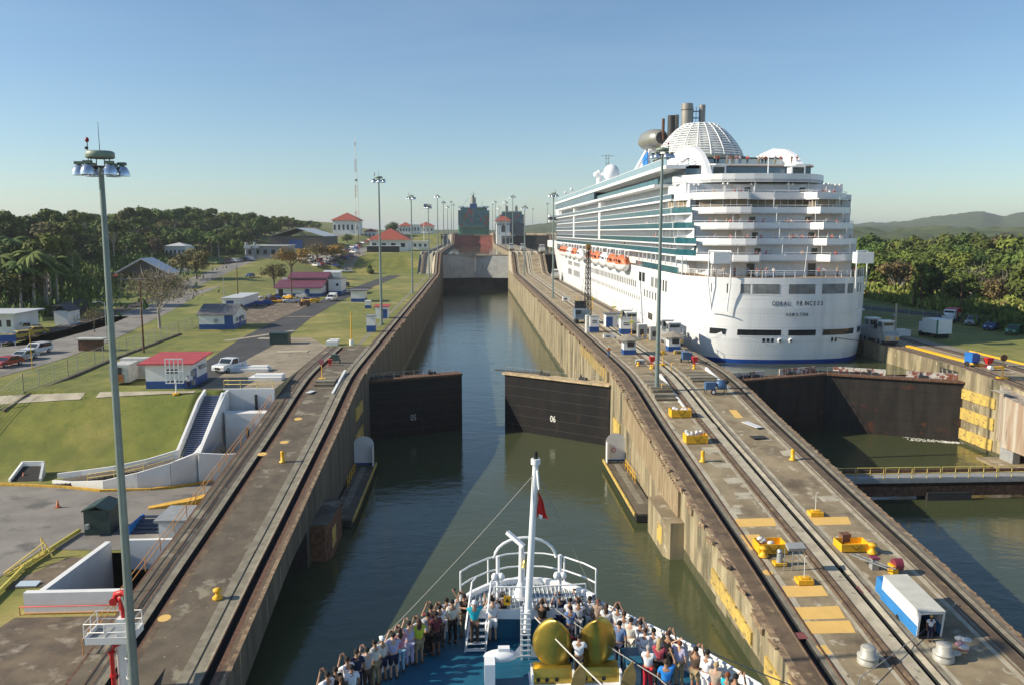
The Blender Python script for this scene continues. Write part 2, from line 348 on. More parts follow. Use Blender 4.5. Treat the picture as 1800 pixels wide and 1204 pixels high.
# near end: the wall is undercut by a long arch
Y=[-60,20,30,40,46,50,54,58,61,64,66,68,70]; AR=[(-60,0),(20,0),(40,0),(46,.3),(50,.9),(54,1.6),(58,2.3),(61,2.8),(64,3.2),(66,3.35),(70,3.4)]
vs=[]
for y in Y: vs+=[(OX,y,max(prof(AR,y),.0)-.02 if y>41 else -1),(OX,y,zw(y)-.02)]
f.add(vs,[(2*i,2*i+2,2*i+3,2*i+1) for i in range(len(Y)-1)],FACEL)
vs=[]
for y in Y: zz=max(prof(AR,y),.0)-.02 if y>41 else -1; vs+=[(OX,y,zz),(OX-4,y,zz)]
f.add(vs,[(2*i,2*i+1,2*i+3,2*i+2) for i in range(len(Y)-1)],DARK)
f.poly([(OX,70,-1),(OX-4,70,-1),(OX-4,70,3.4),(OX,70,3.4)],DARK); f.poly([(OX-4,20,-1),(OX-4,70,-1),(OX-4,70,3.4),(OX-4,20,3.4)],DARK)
f.build('wall_face',LW,True)
# ---- centre wall
CW=thing('lock_wall','broad concrete centre wall between the two lanes carrying three towing tracks','lock wall',(27,45,0))
def cfar(): 
    return [(19.0,-.02,COPE),(19.35,0,COPE)]+trk(19.5,1,BRN)+[(21.9,0,PALE),(22.3,0,CONC),(25.0,0,PALE),(25.25,0,CONC),
     (25.3,0,BRN),(25.42,.07,RAILM),(25.5,.07,BRN),(25.55,0,BRN),(25.9,.07,RAILM),(25.98,.07,BRN),(26.05,0,PALE),(27.0,0,GROOVE),(27.02,-.35,GROOVE),(27.34,-.35,GROOVE),(27.36,0,PALE),(27.75,.07,RAILM),(27.83,.07,GRYC),(27.9,0,GRYC),(28.3,0,PALE),(28.6,0,CONC),(32.3,0,PALE),(32.65,0,CONC),(32.7,.02,RAILM),(32.78,.02,GRYC),(32.95,.07,RAILM),(33.03,.07,BRN),(33.85,0,GROOVE),(33.87,-.35,GROOVE),(34.2,-.35,GROOVE),(34.22,0,GRYC),(34.55,.05,RAILM),(34.63,.05,GRYC),(34.9,0,COPE),(35.3,-.02,COPE)]
mb=wall_top(MB(),cfar(),y0=-60,y1=1100); mb.build('track_deck',CW,True)
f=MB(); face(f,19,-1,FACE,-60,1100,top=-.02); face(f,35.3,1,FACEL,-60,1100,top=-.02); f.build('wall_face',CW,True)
# ---- right wall
RW=thing('lock_wall','concrete lock wall at right with yellow fender timbers and a towing track','lock wall',(72,100,0))
ZR=[(-60,.2),(60,4.),(80,7.5),(92,9.),(100,9.8),(110,10.4),(118,10.5),(375,10.5),(403,19.2),(712,19.2),(738,27.7),(1100,27.7)]
zr=lambda y:prof(ZR,y)
sec=[(68.8,-.02,COPE),(69.1,0,COPE)]+trk(69.2,1,BRN)+[(71.6,0,CONC),(74.6,0,PALE),(75,0,BRN),(75.3,.07,RAILM),(75.4,.07,BRN),(76.6,0,GROOVE),(76.62,-.3,GROOVE),(77,-.3,GROOVE),(77.02,0,GRYC),(79.8,-.02,PALE)]
mb=wall_top(MB(),sec,y0=-60,y1=1100,zf=zr); mb.build('track_deck',RW,True)
f=MB(); face(f,68.8,-1,FACE,-60,1100,zf=zr,top=-.02); face(f,79.8,1,GRYC,-60,1100,zf=zr,top=-.02); f.build('wall_face',RW,True)
# raised track humps and arched buttresses where the tracks climb to the next chamber
def hump(parent,x0,x1,y,m,lo,hi,name='ramp_curb'):
    q=MB(); P=[(y-6,lo),(y+4,lo+.3),(y+14,lerp(lo,hi,.45)),(y+24,hi+.1),(y+30,hi+.55),(y+44,hi+.5),(y+44,lo),(y-6,lo)]
    q.ext(P,'x',x0,x1,m); return q.build(name,parent,True)
for yy,lo,hi in((376,10.3,19.2),(713,19.,27.7)):
    for x in(-24.5,-19.0): hump(LW,x,x+.7,yy,PALE,lo,hi)
    for x in(18.98,22.2,24.4,28.4,31.6,34.7): hump(CW,x,x+.55,yy,PALE,lo,hi)
    for x in(68.8,72.,75.): hump(RW,x,x+.6,yy,PALE,lo,hi)
# steps cut in the wall decks, patches of paint and paler concrete
def patch(parent,pts,m,name,zf=zw,dz=.012):
    q=MB(); q.prism([(x,y) for x,y in pts],lambda x,y:zf(y)+dz-.01,lambda x,y:zf(y)+dz,m,bottom=False); return q.build(name,parent,True)
def onwall(px,py,zf=zw):
    a,b_,c=ray(px,py); y=8.
    while y<1100:
        if H+c/b_*y<=zf(y): return (a/b_*y,y)
        y+=.05
for q in ([(1291,912),(1360,910),(1365,924),(1300,926)],[(1301,940),(1334,939),(1358,966),(1319,966)],[(1421,909),(1490,908),(1497,921),(1433,923)],[(1374,1030),(1444,1028),(1456,1047),(1385,1049)],[(1396,1067),(1474,1065),(1486,1087),(1410,1089)],[(1413,1092),(1493,1090),(1504,1112),(1426,1114)],[(1434,1135),(1451,1134),(1483,1175),(1466,1176)],[(1281,720),(1294,720),(1308,736),(1295,737)]):
    patch(CW,[onwall(*p) for p in q],YPATCH,'yellow_patch')
for q in ([(1492,1148),(1545,1145),(1560,1175),(1520,1178)],[(1628,1143),(1680,1142),(1700,1170),(1648,1172)]):
    patch(CW,[onwall(*p) for p in q],YEL,'yellow_pad')
for q in ([(1504,1030),(1520,1028),(1532,1040),(1516,1042)],[(1393,1112),(1412,1111),(1421,1122),(1402,1124)]):
    patch(CW,[onwall(*p) for p in q],mat('faded_maroon',(.2,.06,.06),.85,.2,3),'red_patch')
for q in ([(1215,745),(1255,744),(1262,752),(1222,754)],[(1232,786),(1262,785),(1267,794),(1238,796)],[(1250,815),(1290,813),(1300,821),(1262,822)],[(1290,866),(1320,865),(1325,876),(1296,877)],[(1270,840),(1312,838),(1318,848),(1280,850)],[(1278,893),(1300,891),(1306,903),(1284,905)],[(1370,792),(1388,791),(1396,800),(1378,801)],[(1436,872),(1470,870),(1478,880),(1448,882)]):
    patch(CW,[onwall(*p) for p in q],PALE,'concrete_patch',dz=.009)
for (px,py,r) in((524,736,.45),(500,777,.45),(461,798,.48),(289,1086,.42)):
    x,y=onwall(px,py); patch(LW,[(x+r*cos(t*PI/9),y+r*sin(t*PI/9)) for t in range(18)],YPATCH,'yellow_spot')
x,y=onwall(1350,1006); patch(CW,[(x+.38*cos(t*PI/9),y+.38*sin(t*PI/9)) for t in range(18)],YPATCH,'yellow_spot')
# sunk stairwells with white rims by the floodlight mast (centre wall) and on the left wall
def stairwell(parent,x0,x1,y0,y1,n,rimx,m=CONCL):
    q=MB(); 
    for i in range(n):
        a=lerp(y0,y1,i/n); c=lerp(y0,y1,(i+1)/n); zz=zw(a)+.03+.2*i
        if zz>zw(y1)+.05: zz=zw(y1)+.05
        q.b2((x0,a,zw(a)-.5),(x1,c,zz),m if i%2 else GRYC)
    q.build('steps',parent,True)
    q=MB()
    vs=[(rimx,y0-2),(rimx+.28,y0-2),(rimx+.28,y1+1.5),(rimx,y1+1.5)]
    q.prism(vs,lambda x,y:zw(y)-.3,lambda x,y:zw(y)+(.4 if y>y0 else .1),WHITE); q.build('white_rim',parent,True)
stairwell(CW,22.3,24.9,96.,106,9,24.95); stairwell(CW,28.7,32.2,103.5,110,6,32.3); stairwell(LW,-20.,-17.6,103,110,6,-17.35)
# pilasters, niches and fenders on the faces
q=MB()
for y in range(126,372,18): q.b2((OX-.05,y,-2),(OX+.012,y+.12,10.3),DARK); 
q.build('wall_joints',LW,True)
q=MB()
for y in range(126,372,12): q.b2((19.05,y,-2),(18.988,y+.14,10.2),DARK)
q.build('wall_joints',CW,True)
def crumbs(parent,x,side,y0,y1,step,m,zf=zw,name='broken_coping',k=1.):
    q=MB(); y=y0; r=random.Random(int(y0+x*10))
    while y<y1:
        d=r.uniform(.5,1.)*step; w=r.uniform(.04,.32)*(1.6 if r.random()<.2 else 1)*k; h=r.uniform(.12,.6)*k
        q.box((x+side*w/2,y,zf(y)-h/2-.03),(w,d,h),m,rx=r.uniform(-.2,.2)); y+=step*r.uniform(.7,1.6)
    return q.build(name,parent,True)
crumbs(CW,19,-1,116,372,.9,COPE); crumbs(LW,OX,1,112,372,2.6,COPE); crumbs(CW,19.,-1,36,112,2.6,COPE,); crumbs(CW,35.3,1,30,112,.7,COPE,k=.4)
# vertical timber lining on the centre wall below the gate
WOODV=mat('weathered_timber',(.42,.33,.2),.85,0,2.,col2=(.2,.14,.08),stretch=(1,2.5,.15))
q=MB(); y=72.
while y<99: q.b2((18.99,y,zw(y)-3.4),(18.72,y+.55,zw(y)-.25),WOODV); y+=.62
for y in range(112,140): q.b2((18.99,y,8.6),(18.7,y+.7,10.1),YTIM if y%2 else WOODV)
q.build('timber_lining',CW,True)
ALG=mat('algae_band',(.06,.065,.03),.6,0,1.5,col2=(.1,.09,.05),stretch=(1,1,.4))
for par,x,sd,z1,ya in((CW,18.99,-1,.75,30),(LW,OX+.01,1,.75,71),(RW,68.79,-1,.7,60)):
    q=MB(); y=ya; rr_=random.Random(int(ya))
    while y<(425 if par is not RW else 118): w_=rr_.uniform(1.5,4); q.b2((x,y,-1),(x+sd*.012,y+w_,z1+rr_.uniform(-.25,.35)),ALG); y+=w_
    q.build('algae_band',par,True)
# yellow fender panels
def fend(parent,x,side,y0,y1,z0,z1,n=1,m=YTIM):
    q=MB(); q.b2((x,y0,z0),(x+side*.18,y1,z1),m); return q.build('yellow_fender',parent,True)
fend(CW,19,-1,102.5,107.3,2.9,4.8); fend(CW,19,-1,101.,106.8,.4,2.2)
PROW=[(19,60.5),(19,64.5),(18.82,64.5),(18.82,60.5)]
def slant(parent,side,x,y0,y1,z0a,z1a,z0b,z1b):
    q=MB(); q.ext([(y0,z0a),(y0,z1a),(y1,z1b),(y1,z0b)],'x',x,x+side*.16,YTIM); return q.build('yellow_fender',parent,True)
slant(CW,-1,19,52.2,61.6,1.35,2.3,1.7,3.0); slant(CW,-1,19,40,49.5,.3,1.2,.9,2.1); slant(CW,-1,19,34,45.5,1.2,2.,2.1,2.8)
for z0,z1 in((6.2,7.6),(3.3,4.9),(.5,2.)):
    fend(RW,68.8,-1,103.2,111.,z0,z1); 
fend(LW,OX,1,101,107,6.,7.6); fend(LW,OX,1,100.5,107,2.8,4.3); fend(LW,OX,1,100,107,.4,1.7)
# free-standing prow fenders at the water's edge
def prow(parent,x,side,y0,y1,z):
    q=MB(); w=1.7*side
    pl=[(x,y0),(x+w*.75,y0),(x+w,y0+.9),(x+w,y1-.6),(x+w*.6,y1),(x,y1)]
    q.prism(pl,-2,z,RUST if side>0 else FACE,CONC if side<0 else CONCL); q.b2((x+w-.02*side,y0+1.3,z-2.6),(x+w+.06*side,y0+3.1,z-.9),YTIM)
    return q.build('fender_block',parent,True,bevel=.12)
prow(LW,OX,1,71.5,79,3.4); prow(CW,19,-1,70.5,78.5,3.4)
# alcoves with white shelters and floating landing stages
def alcove(parent,x,side,y0,y1):
    q=MB(); w=side
    q.b2((x,y1,1.),(x+w*2.4,y1+.15,3.7),WHITE); q.b2((x,y1-.03,1.),(x+w*2.42,y1,1.25),BLUEP)
    pts=[(x+w*1.2+1.2*cos(t*PI/12),y1,3.69+.9*sin(t*PI/12)) for t in range(13)]; q.poly(pts if side<0 else pts[::-1],WHITE)
    q.b2((x+w*2.3,y1-.9,1.),(x+w*2.4,y1-.03,3.5),WHITE); q.build('white_shelter',parent,True)
    q=MB(); q.b2((x+w*.25,y0,.75),(x+w*2.5,y1,.95),CONCL); q.b2((x+w*.4,y0,.1),(x+w*2.4,y1,.74),DARK)
    q.b2((x+w*.9,y0+3,.96),(x+w*1.6,y1-1,.975),GRYC); q.b2((x+w*2.5,y0,.7),(x+w*2.65,y1+1,1.05),YTIM)
    q.build('landing_stage',parent,True)
    q=MB()
    for i in range(5): yy=lerp(y1-9,y1-3,i/4); q.cyl((x+w*.5,yy,.95),(x+w*.5,yy,2.05),.04,.04,YEL,6)
    for zz in(1.5,2.05): q.tube([(x+w*.5,y1-9,zz),(x+w*.5,y1-3,zz)],.04,YEL)
    q.build('stage_railing',parent,True)
alcove(LW,OX,1,80,99.3); alcove(CW,19,-1,80,99.3)
q=MB(); q.lathe([(.22,-.05),(.3,0),(.22,.05)],(0,0,0),REDP,14); o=q.build('life_ring',CW); o.rotation_euler=(PI/2,0,0); o.matrix_parent_inverse=Matrix.Translation(-CW.location); o.location=(17.5,99.05,2.5)
# dark machinery pocket and big flared pilaster at the right
q=MB(); q.b2((68.75,112,7.2),(68.9,116.5,9.7),DARK)
for y in(112.6,114,115.2): q.bar((68.7,y,7.3),(68.7,y+.6,9.6),.12,.12,PALE)
q.build('machinery_niche',RW,True)
BUT=mat('stained_wall',(.5,.46,.38),.9,0,1.1,col2=(.3,.2,.13),stretch=(1,1,.12)); over(BUT,(.13,.08,.05),1.4,.6,.7,(1,1,.1))
q=MB(); pl=[(67.2,94.5),(68.9,102.6),(68.9,60),(66.5,60),(66.5,93)]
q.prism([(65.8,97.),(68.9,102.8),(68.9,84),(65.8,84)],2.8,lambda x,y:zr(y)-.35,BUT); 
q.b2((63.5,84,.9),(68.9,98.3,1.2),CONC)
q.build('flared_buttress',RW,True)
q=MB(); q.b2((66,95.,1.2),(66.9,97.5,3.4),GREY); q.b2((66.9,97.52,1.2),(68.4,97.9,3.5),WHITE); q.b2((66.9,97.45,1.2),(68.4,97.52,1.7),BLUEP); q.build('landing_shelter',RW,True)
# ================================================================= GATES
GB=mat('gate_black',(.009,.009,.01),.6,0,.5,spec=.25,col2=(.018,.016,.015),stretch=(1,1,.3)); over(GB,(.045,.03,.02),.8,.6,.75,(1,1,.25))
GBR=mat('gate_brown_black',(.022,.02,.018),.7,0,.8,spec=.25,col2=(.04,.034,.03),stretch=(1,1,.2)); over(GBR,(.09,.035,.018),.45,.6,.7,(1,1,1.5))
GWH=mat('gate_white',(.5,.51,.49),.7,0,.3,col2=(.37,.38,.37)); over(GWH,(.2,.2,.17),.6,.6,.72,(1,1,.2))
GRD=mat('gate_red',(.36,.1,.07),.7,0,.2,col2=(.22,.06,.045)); over(GRD,(.12,.05,.04),.5,.58,.7,(1,1,.15))
TIM=mat('gate_timber',(.5,.38,.22),.85,.3,2)
def gate(label,a,b_,z0,z1,m,num=None,walk=TIM,numside=-1,rusty=False,numx=.5,numz=2.6,bright=(.75,.75,.7)):
    a=Vector((a[0],a[1],0)); b_=Vector((b_[0],b_[1],0)); d=(b_-a); L_=d.length; ang=math.atan2(d.y,d.x)
    t=thing('lock_gate_leaf',label,'lock gate',(a.x,a.y,z0),ang)
    q=MB(); h=z1-z0; q.b2((0,0,-3),(L_,1.9,h-.25),m)
    for i in range(6): q.b2((.3,-.02,h*(i+.7)/6-.02),(L_-.3,-.0,h*(i+.7)/6+.02),mat('weld_line',(.05,.048,.045),.6) if not rusty else m)
    q.build('panel',t)
    q=MB(); q.b2((-.3,-.35,h-.25),(L_,1.9,h),walk); q.build('walkway',t)
    if rusty:
        q=MB(); q.b2((1.,1.3,h),(L_*.45,1.45,h+.85),WRUST); q.b2((L_*.6,1.3,h),(L_-.6,1.45,h+.85),WRUST); q.build('bulwark',t)
    for u,w_ in((.35,1.6),(.72,1.2)): q=MB(); q.box((L_*u,1.2,h+.18),(w_,.45,.36),DARK); q.cyl((L_*u-w_*.3,1.2,h+.36),(L_*u-w_*.3,1.2,h+.75),.12,.12,DARK,8); q.build('gate_machinery',t)
    q=MB(); q.cyl((-2.4,.8,h+.1),(L_*.35-.8,1.2,h+.25),.11,.11,DARK); q.build('strut_arm',t)
    q=MB()
    for i in range(int(L_/1.5)): q.cyl((.3+i*1.5,-.25,h),(.3+i*1.5,-.25,h+.95),.025,.025,GREY,4)
    q.tube([(.3,-.25,h+.95),(L_-.3,-.25,h+.95)],.02,GREY,4); q.build('handrail',t)
    if num: text('numeral',num,1.25,mat('numeral_'+num,bright,.6),t,(L_*numx,-.03,numz),(PI/2,0,0),sx=.75)
    return t
WRUST=mat('rust_streaked_white',(.6,.58,.53),.7,0,.9,col2=(.55,.5,.45)); over(WRUST,(.22,.06,.035),1.3,.5,.56)
def mirror_gate(label,hinge,tip,z0,z1,m,**k):
    return gate(label,hinge,tip,z0,z1,m,**k)
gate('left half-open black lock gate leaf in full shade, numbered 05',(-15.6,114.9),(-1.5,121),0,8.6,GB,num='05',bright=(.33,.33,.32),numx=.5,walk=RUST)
gate('right half-open black lock gate leaf caught by the sun, numbered 06',(4.9,121.2),(18.9,110.4),0,8.6,GB,num='06',numx=.48)
gate('dark closed lock gate leaf in the shade left of the mitre seam, behind the footbridge',(35.,112.),(52.3,118.2),0,8.6,GBR,rusty=True,walk=RUST)
gate('sunlit rust-stained closed lock gate leaf right of the mitre seam, behind the footbridge',(52.35,118.2),(68.8,110.5),0,8.6,GBR,rusty=True,walk=RUST)
gate('pale closed lock gate leaf on the left at the far end of the first chamber',(OX,425),(2.2,430),8.7,17.8,GWH,walk=GRYC)
gate('pale closed lock gate leaf crossed by a diagonal shadow, far end of the first chamber',(2.3,430),(19,425),8.7,17.8,GWH,walk=TIM)
gate('rust red closed lock gate leaf below the container ship, left half',(OX,735),(2.2,740),12,26.4,GRD,walk=GRYC)
gate('rust red closed lock gate leaf below the container ship, right half',(2.3,740),(19,735),12,26.4,GRD,walk=TIM)
gate('dark closed lock gate leaf far beyond the cruise ship bow, left half',(35.3,735),(52,740),12,26.4,GBR)
gate('dark closed lock gate leaf far beyond the cruise ship bow, right half',(52.1,740),(68.8,735),12,26.4,GBR)
gate('dark closed lock gate leaf hidden ahead of the cruise ship bow, left half',(35.3,429),(52,434),3,17.8,GBR)
gate('dark closed lock gate leaf hidden ahead of the cruise ship bow, right half',(52.1,434),(68.8,429),3,17.8,GBR)
q=MB(); q.b2((OX,431.5,-3),(19,434,8.69),mat('sill_concrete',(.045,.042,.036),.9,.4,.3,bump=.3)); tag(q.build('sill_wall'),'dark concrete sill under the pale gates at the end of the chamber','wall')
# ================================================================= FOOTBRIDGE across the right approach
FB=thing('footbridge','low steel footbridge with yellow railings across the right approach channel','footbridge',(35.5,86.5,2))
q=MB(); q.b2((35.3,85.6,2.3),(68.,87.4,2.55),GREY); q.b2((35.3,87.25,1.9),(68.,87.4,3.),RUST); q.b2((35.3,85.58,2.0),(68.,85.7,2.5),GREY); q.build('deck',FB,True)
q=MB(); q.b2((35.3,85.9,.4),(68.,86.1,1.5),RUST); q.b2((35.3,87.,.4),(68.,87.2,1.5),RUST)
for x in range(36,68,3): q.bar((x,86,.4),(x+1.5,86,1.5),.12,.12,DARK); q.bar((x+1.5,86,1.5),(x+3,86,.4),.12,.12,DARK)
q.b2((41.,85.4,-1),(43.4,87.6,.9),DARK); q.b2((50.,85.4,-1),(55,87.6,.9),DARK); q.build('truss',FB,True)
YRL=mat('railing_yellow',(.72,.55,.16),.5,.1,3)
q=MB()
for i in range(0,10):
    x0=35.6+i*3.2; x1=x0+3.0
    for x in(x0,(x0+x1)/2,x1): q.cyl((x,85.62,2.5),(x,85.62,3.75),.045,.045,YRL,6)
    for z in(3.1,3.75): q.tube([(x0,85.62,z),(x1,85.62,z)],.045,YRL)
q.build('railing',FB,True)
# ================================================================= CRUISE SHIP
CX=52.3
CS=thing('cruise_ship','huge white cruise ship filling the right chamber, seen from its stern','cruise ship',(CX,131,7.8))
HULLW=mat('hull_white',(.8,.81,.82),.35,.025,.15); over(HULLW,(.62,.64,.66),.35,.5,.8,(1,1,.06))
nn=HULLW.node_tree; lk=nn.links; tcx=nn.nodes.new('ShaderNodeTexCoord'); sx_=nn.nodes.new('ShaderNodeSeparateXYZ'); ad=nn.nodes.new('ShaderNodeMath'); cb=nn.nodes.new('ShaderNodeCombineXYZ'); bk=nn.nodes.new('ShaderNodeTexBrick')
lk.new(tcx.outputs['Object'],sx_.inputs[0]); lk.new(sx_.outputs[0],ad.inputs[0]); lk.new(sx_.outputs[1],ad.inputs[1]); lk.new(ad.outputs[0],cb.inputs[0]); lk.new(sx_.outputs[2],cb.inputs[1]); lk.new(cb.outputs[0],bk.inputs['Vector'])
bk.inputs['Scale'].default_value=1; bk.inputs['Brick Width'].default_value=7; bk.inputs['Row Height'].default_value=2.3; bk.inputs['Mortar Size'].default_value=.035; bk.inputs['Color1'].default_value=(1,1,1,1); bk.inputs['Color2'].default_value=(.965,.97,.975,1); bk.inputs['Mortar'].default_value=(.8,.82,.84,1)
ml=nn.nodes.new('ShaderNodeMix'); ml.data_type='RGBA'; ml.blend_type='MULTIPLY'; ml.inputs[0].default_value=1; bs=nn.nodes['Principled BSDF'].inputs['Base Color']; lk.new(bs.links[0].from_socket,ml.inputs[6]); lk.new(bk.outputs[0],ml.inputs[7]); lk.new(ml.outputs[2],bs)
over(HULLW,(.5,.36,.24),.5,.68,.8,(1,1,.08))
SHD=mat('cabin_grey',(.68,.7,.72),.6,.06,.6)
TEAL=mat('balcony_glass',(.018,.1,.13),.12,.25,.6,spec=.8)
BGL=mat('blue_grey_glass',(.05,.1,.15),.15,.2,.4,spec=.8)
WIN=mat('dark_window',(.025,.03,.035),.15,.3,.5,spec=.7)
WTAN=mat('lounge_window',(.2,.15,.09),.25,.5,.25)
HBL=mat('boot_blue',(.008,.06,.3),.4,.1,.4)
TEAK=mat('deck_teak',(.3,.2,.12),.7,.1,1)
ORNG=mat('lifeboat_orange',(.6,.15,.05),.5,.12,1)
FUN=mat('funnel_steel',(.3,.28,.25),.45,.12,.5,metal=.3)
RAILW=mat('rail_white',(.75,.77,.78),.5)
OUT=[(-16.1,12),(-15.9,10.2),(-15.2,7.9),(-14,5.7),(-12.5,3.8),(-11,2.4),(-9.2,1.3),(-7,.65),(-3.5,.15),(0,0),(3.5,.15),(7,.65),(9.2,1.3),(11,2.4),(12.5,3.8),(14,5.7),(15.2,7.9),(15.9,10.2),(16.1,12)]
def outline(y0,sc=1.): return [(CX+x*sc,y0+y) for x,y in OUT]
def strip(b,pl,z0,z1,m,closed=False):
    n=len(pl); vs=[(x,y,z0) for x,y in pl]+[(x,y,z1) for x,y in pl]
    b.add(vs,[(i,(i+1)%n,n+(i+1)%n,n+i) for i in range(n if closed else n-1)],m)
def band(b,pl,z0,z1,m,t=.12):
    """a bulwark with thickness along a plan line"""
    n=len(pl); inn=[]
    for i,(x,y) in enumerate(pl):
        a=pl[max(i-1,0)]; c=pl[min(i+1,n-1)]; dx,dy=c[0]-a[0],c[1]-a[1]; l=math.hypot(dx,dy) or 1
        inn.append((x-dy/l*t,y+dx/l*t))
    strip(b,pl,z0,z1,m); strip(b,inn[::-1],z0,z1,m)
    for z,fl in((z1,0),(z0,1)):
        vs=[(x,y,z) for x,y in pl]+[(x,y,z) for x,y in inn]
        b.add(vs,[(i,i+1,n+i+1,n+i) if not fl else (i,n+i,n+i+1,i+1) for i in range(n-1)],m)
# hull: sections from stern to bow
def hullsec(y):
    s=(y-131)/294.
    return s
b=MB(); zs=[1.,7.8,8.5,12,17,21.9,25.2]
rows=[]
for z in zs:
    tuck=1.-.10*max(0,(12-z)/12)**1.5                    # stern narrows towards the water
    ys=1.6*max(0,(14-z)/10)
    pl=[(CX+x*tuck,131+y+ys) for x,y in OUT if x<=0]
    flare=max(0,(z-8)/17.)
    for yy,wl,wd in((200,16.1,16.1),(320,16.1,16.1),(350,15.2,16.0),(375,12.4,15.2),(395,8.4,13.2),(410,4.4,10.),(420,1.4,6.0),(427,.05,.1)):
        wdt=lerp(wl,wd,flare); pl.insert(0,(CX-wdt,yy-(1-flare)*9*(1 if yy>390 else 0)))
    rows.append(pl+[(2*CX-x,y) for x,y in pl[::-1][1:]])
n=len(rows[0])
for j in range(len(zs)-1):
    m=HBL if zs[j+1]<=8.5 else HULLW
    vs=[(x,y,zs[j]) for x,y in rows[j]]+[(x,y,zs[j+1]) for x,y in rows[j+1]]
    if zs[j]>=21.9:   # the promenade is open from the stern to the lifeboats: close the hull only forward of them
        keep=[i for i in range(n-1) if min(rows[j][i][1],rows[j][i+1][1])>=340]
    else: keep=range(n-1)
    b.add(vs,[(i,i+1,n+i+1,n+i) for i in keep],m,True)
b.add([(x,y,21.88) for x,y in rows[5]],[tuple(range(n))],TEAK)
b.build('hull',CS,True)
# openings in the hull: transom and sides, laid on as framed flat panels, the shade inside put into their colour
def outpt(s,y0=131.,off=0.):
    """point on the stern outline: s=x offset from the centreline"""
    for (x0,a),(x1,c) in zip(OUT,OUT[1:]):
        if x0<=s<=x1:
            t=(s-x0)/(x1-x0); nx_,ny_=(c-a),-(x1-x0); l=math.hypot(nx_,ny_); return (CX+s+nx_/l*off,y0+lerp(a,c,t)+ny_/l*off)
def rec(s0,s1,z0,z1,m,y0=131.,off=.03,name='opening',fr=HULLW,tuck=0):
    q=MB(); N=max(2,int(abs(s1-s0)/1.1)+1); S_=[lerp(s0,s1,i/(N-1)) for i in range(N)]
    def yy(z): return 1.6*max(0,(14-z)/10)
    vs=[]; 
    for z in(z0,z1):
        for s in S_: x,y=outpt(s,y0+yy(z)*1,off); k=1.-.10*max(0,(12-z)/12)**1.5; vs.append((CX+(x-CX)*k,y,z))
    q.add(vs,[(i,i+1,N+i+1,N+i) for i in range(N-1)],m)
    # rim
    for z,dz in((z0,-.09),(z1,.09)):
        vv=[]
        for s in S_:
            x,y=outpt(s,y0+yy(z),off+.05); k=1.-.10*max(0,(12-z)/12)**1.5; vv.append((CX+(x-CX)*k,y,z+dz))
        for s in S_:
            x,y=outpt(s,y0+yy(z),off+.05); k=1.-.10*max(0,(12-z)/12)**1.5; vv.append((CX+(x-CX)*k,y,z))
        q.add(vv,[(i,i+1,N+i+1,N+i) if dz<0 else (i,N+i,N+i+1,i+1) for i in range(N-1)],fr)
    return q.build(name,CS,True)
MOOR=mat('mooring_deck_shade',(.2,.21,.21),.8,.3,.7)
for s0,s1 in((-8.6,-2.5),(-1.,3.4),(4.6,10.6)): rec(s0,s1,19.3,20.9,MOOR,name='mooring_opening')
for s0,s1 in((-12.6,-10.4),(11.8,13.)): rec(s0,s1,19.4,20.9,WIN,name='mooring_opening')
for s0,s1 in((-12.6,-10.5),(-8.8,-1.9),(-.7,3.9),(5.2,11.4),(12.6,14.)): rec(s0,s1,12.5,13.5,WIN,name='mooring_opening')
for s in(-4.8,-4.1,-3.4,6.8,7.5): rec(s,s+.4,11.4,12.1,WIN,name='fairlead')
for s in(-2.4,-.6):
    q=MB(); x,y=outpt(s+.4,131+.4,.1); q.lathe([(.22,.0),(.42,.05),(.42,.12),(.22,.16)],(0,0,0),HULLW,14); q.lathe([(0,.02),(.26,.04)],(0,0,0),WIN,14); o=q.build('hawse_ring',CS); o.matrix_parent_inverse=Matrix.Translation(-CS.location); o.location=(x,y,11.7); o.rotation_euler=(PI/2,0,0)
LET=mat('letter_dark',(.06,.07,.09),.5)
def stern_text(name,body,size,s0,z,pitch):
    s=s0
    for ch in body:
        if ch!=' ':
            x,y=outpt(s,131.,.05); x2,y2=outpt(s+.3,131,.05); a=math.atan2(y2-y,x2-x)
            o=text(name,ch,size,LET,CS,(x,y,z),(PI/2,0,a),.015,sx=.7); o.matrix_parent_inverse=Matrix.Translation(-CS.location)
        s+=pitch*(.55 if ch in ' I' else 1.)
stern_text('name_letter','CORAL  PRINCESS',1.02,-3.4,17.75,.64)
stern_text('port_letter','HAMILTON',.76,-1.1,15.95,.5)
# side openings and windows of the port side (x = constant) ---------------------------------
XP=CX-16.1
CNT={}
def sidebox(q,y0,y1,z0,z1,m,d=.04): q.b2((XP-d,y0,z0),(XP+.3,y1,z1),m)
def sidewins(y0,y1,z0,z1,w,gap,m=WIN,name='porthole_row'):
    y=y0; k=0
    while y<y1 and CNT.setdefault('win',0)<100: q=MB(); sidebox(q,y,y+w,z0,z1,m); q.build('porthole',CS,True); y+=w+gap; CNT['win']+=1
    if y<y1:
        q=MB()
        while y<y1: sidebox(q,y,y+w,z0,z1,m); y+=w+gap
        tag(q.build(name,CS,True),kind='stuff')
sidewins(180,258,17.2,18.6,1.0,1.3,SHD and mat('hull_window',(.12,.13,.14),.3,.3,.3)); sidewins(176,262,14.6,15.5,.7,1.7,MT['hull_window']); sidewins(160,172,15.9,17.4,1.,1.6,MT['hull_window'])
sidewins(170,262,11.9,12.3,.4,4.,MT['hull_window']); sidewins(151.5,157.5,18.2,20.3,1.,1.15,WIN); sidewins(159,166,18.4,20.3,2.4,1.1,MOOR); sidewins(171,177,18.9,20.8,2.6,.8,WIN)
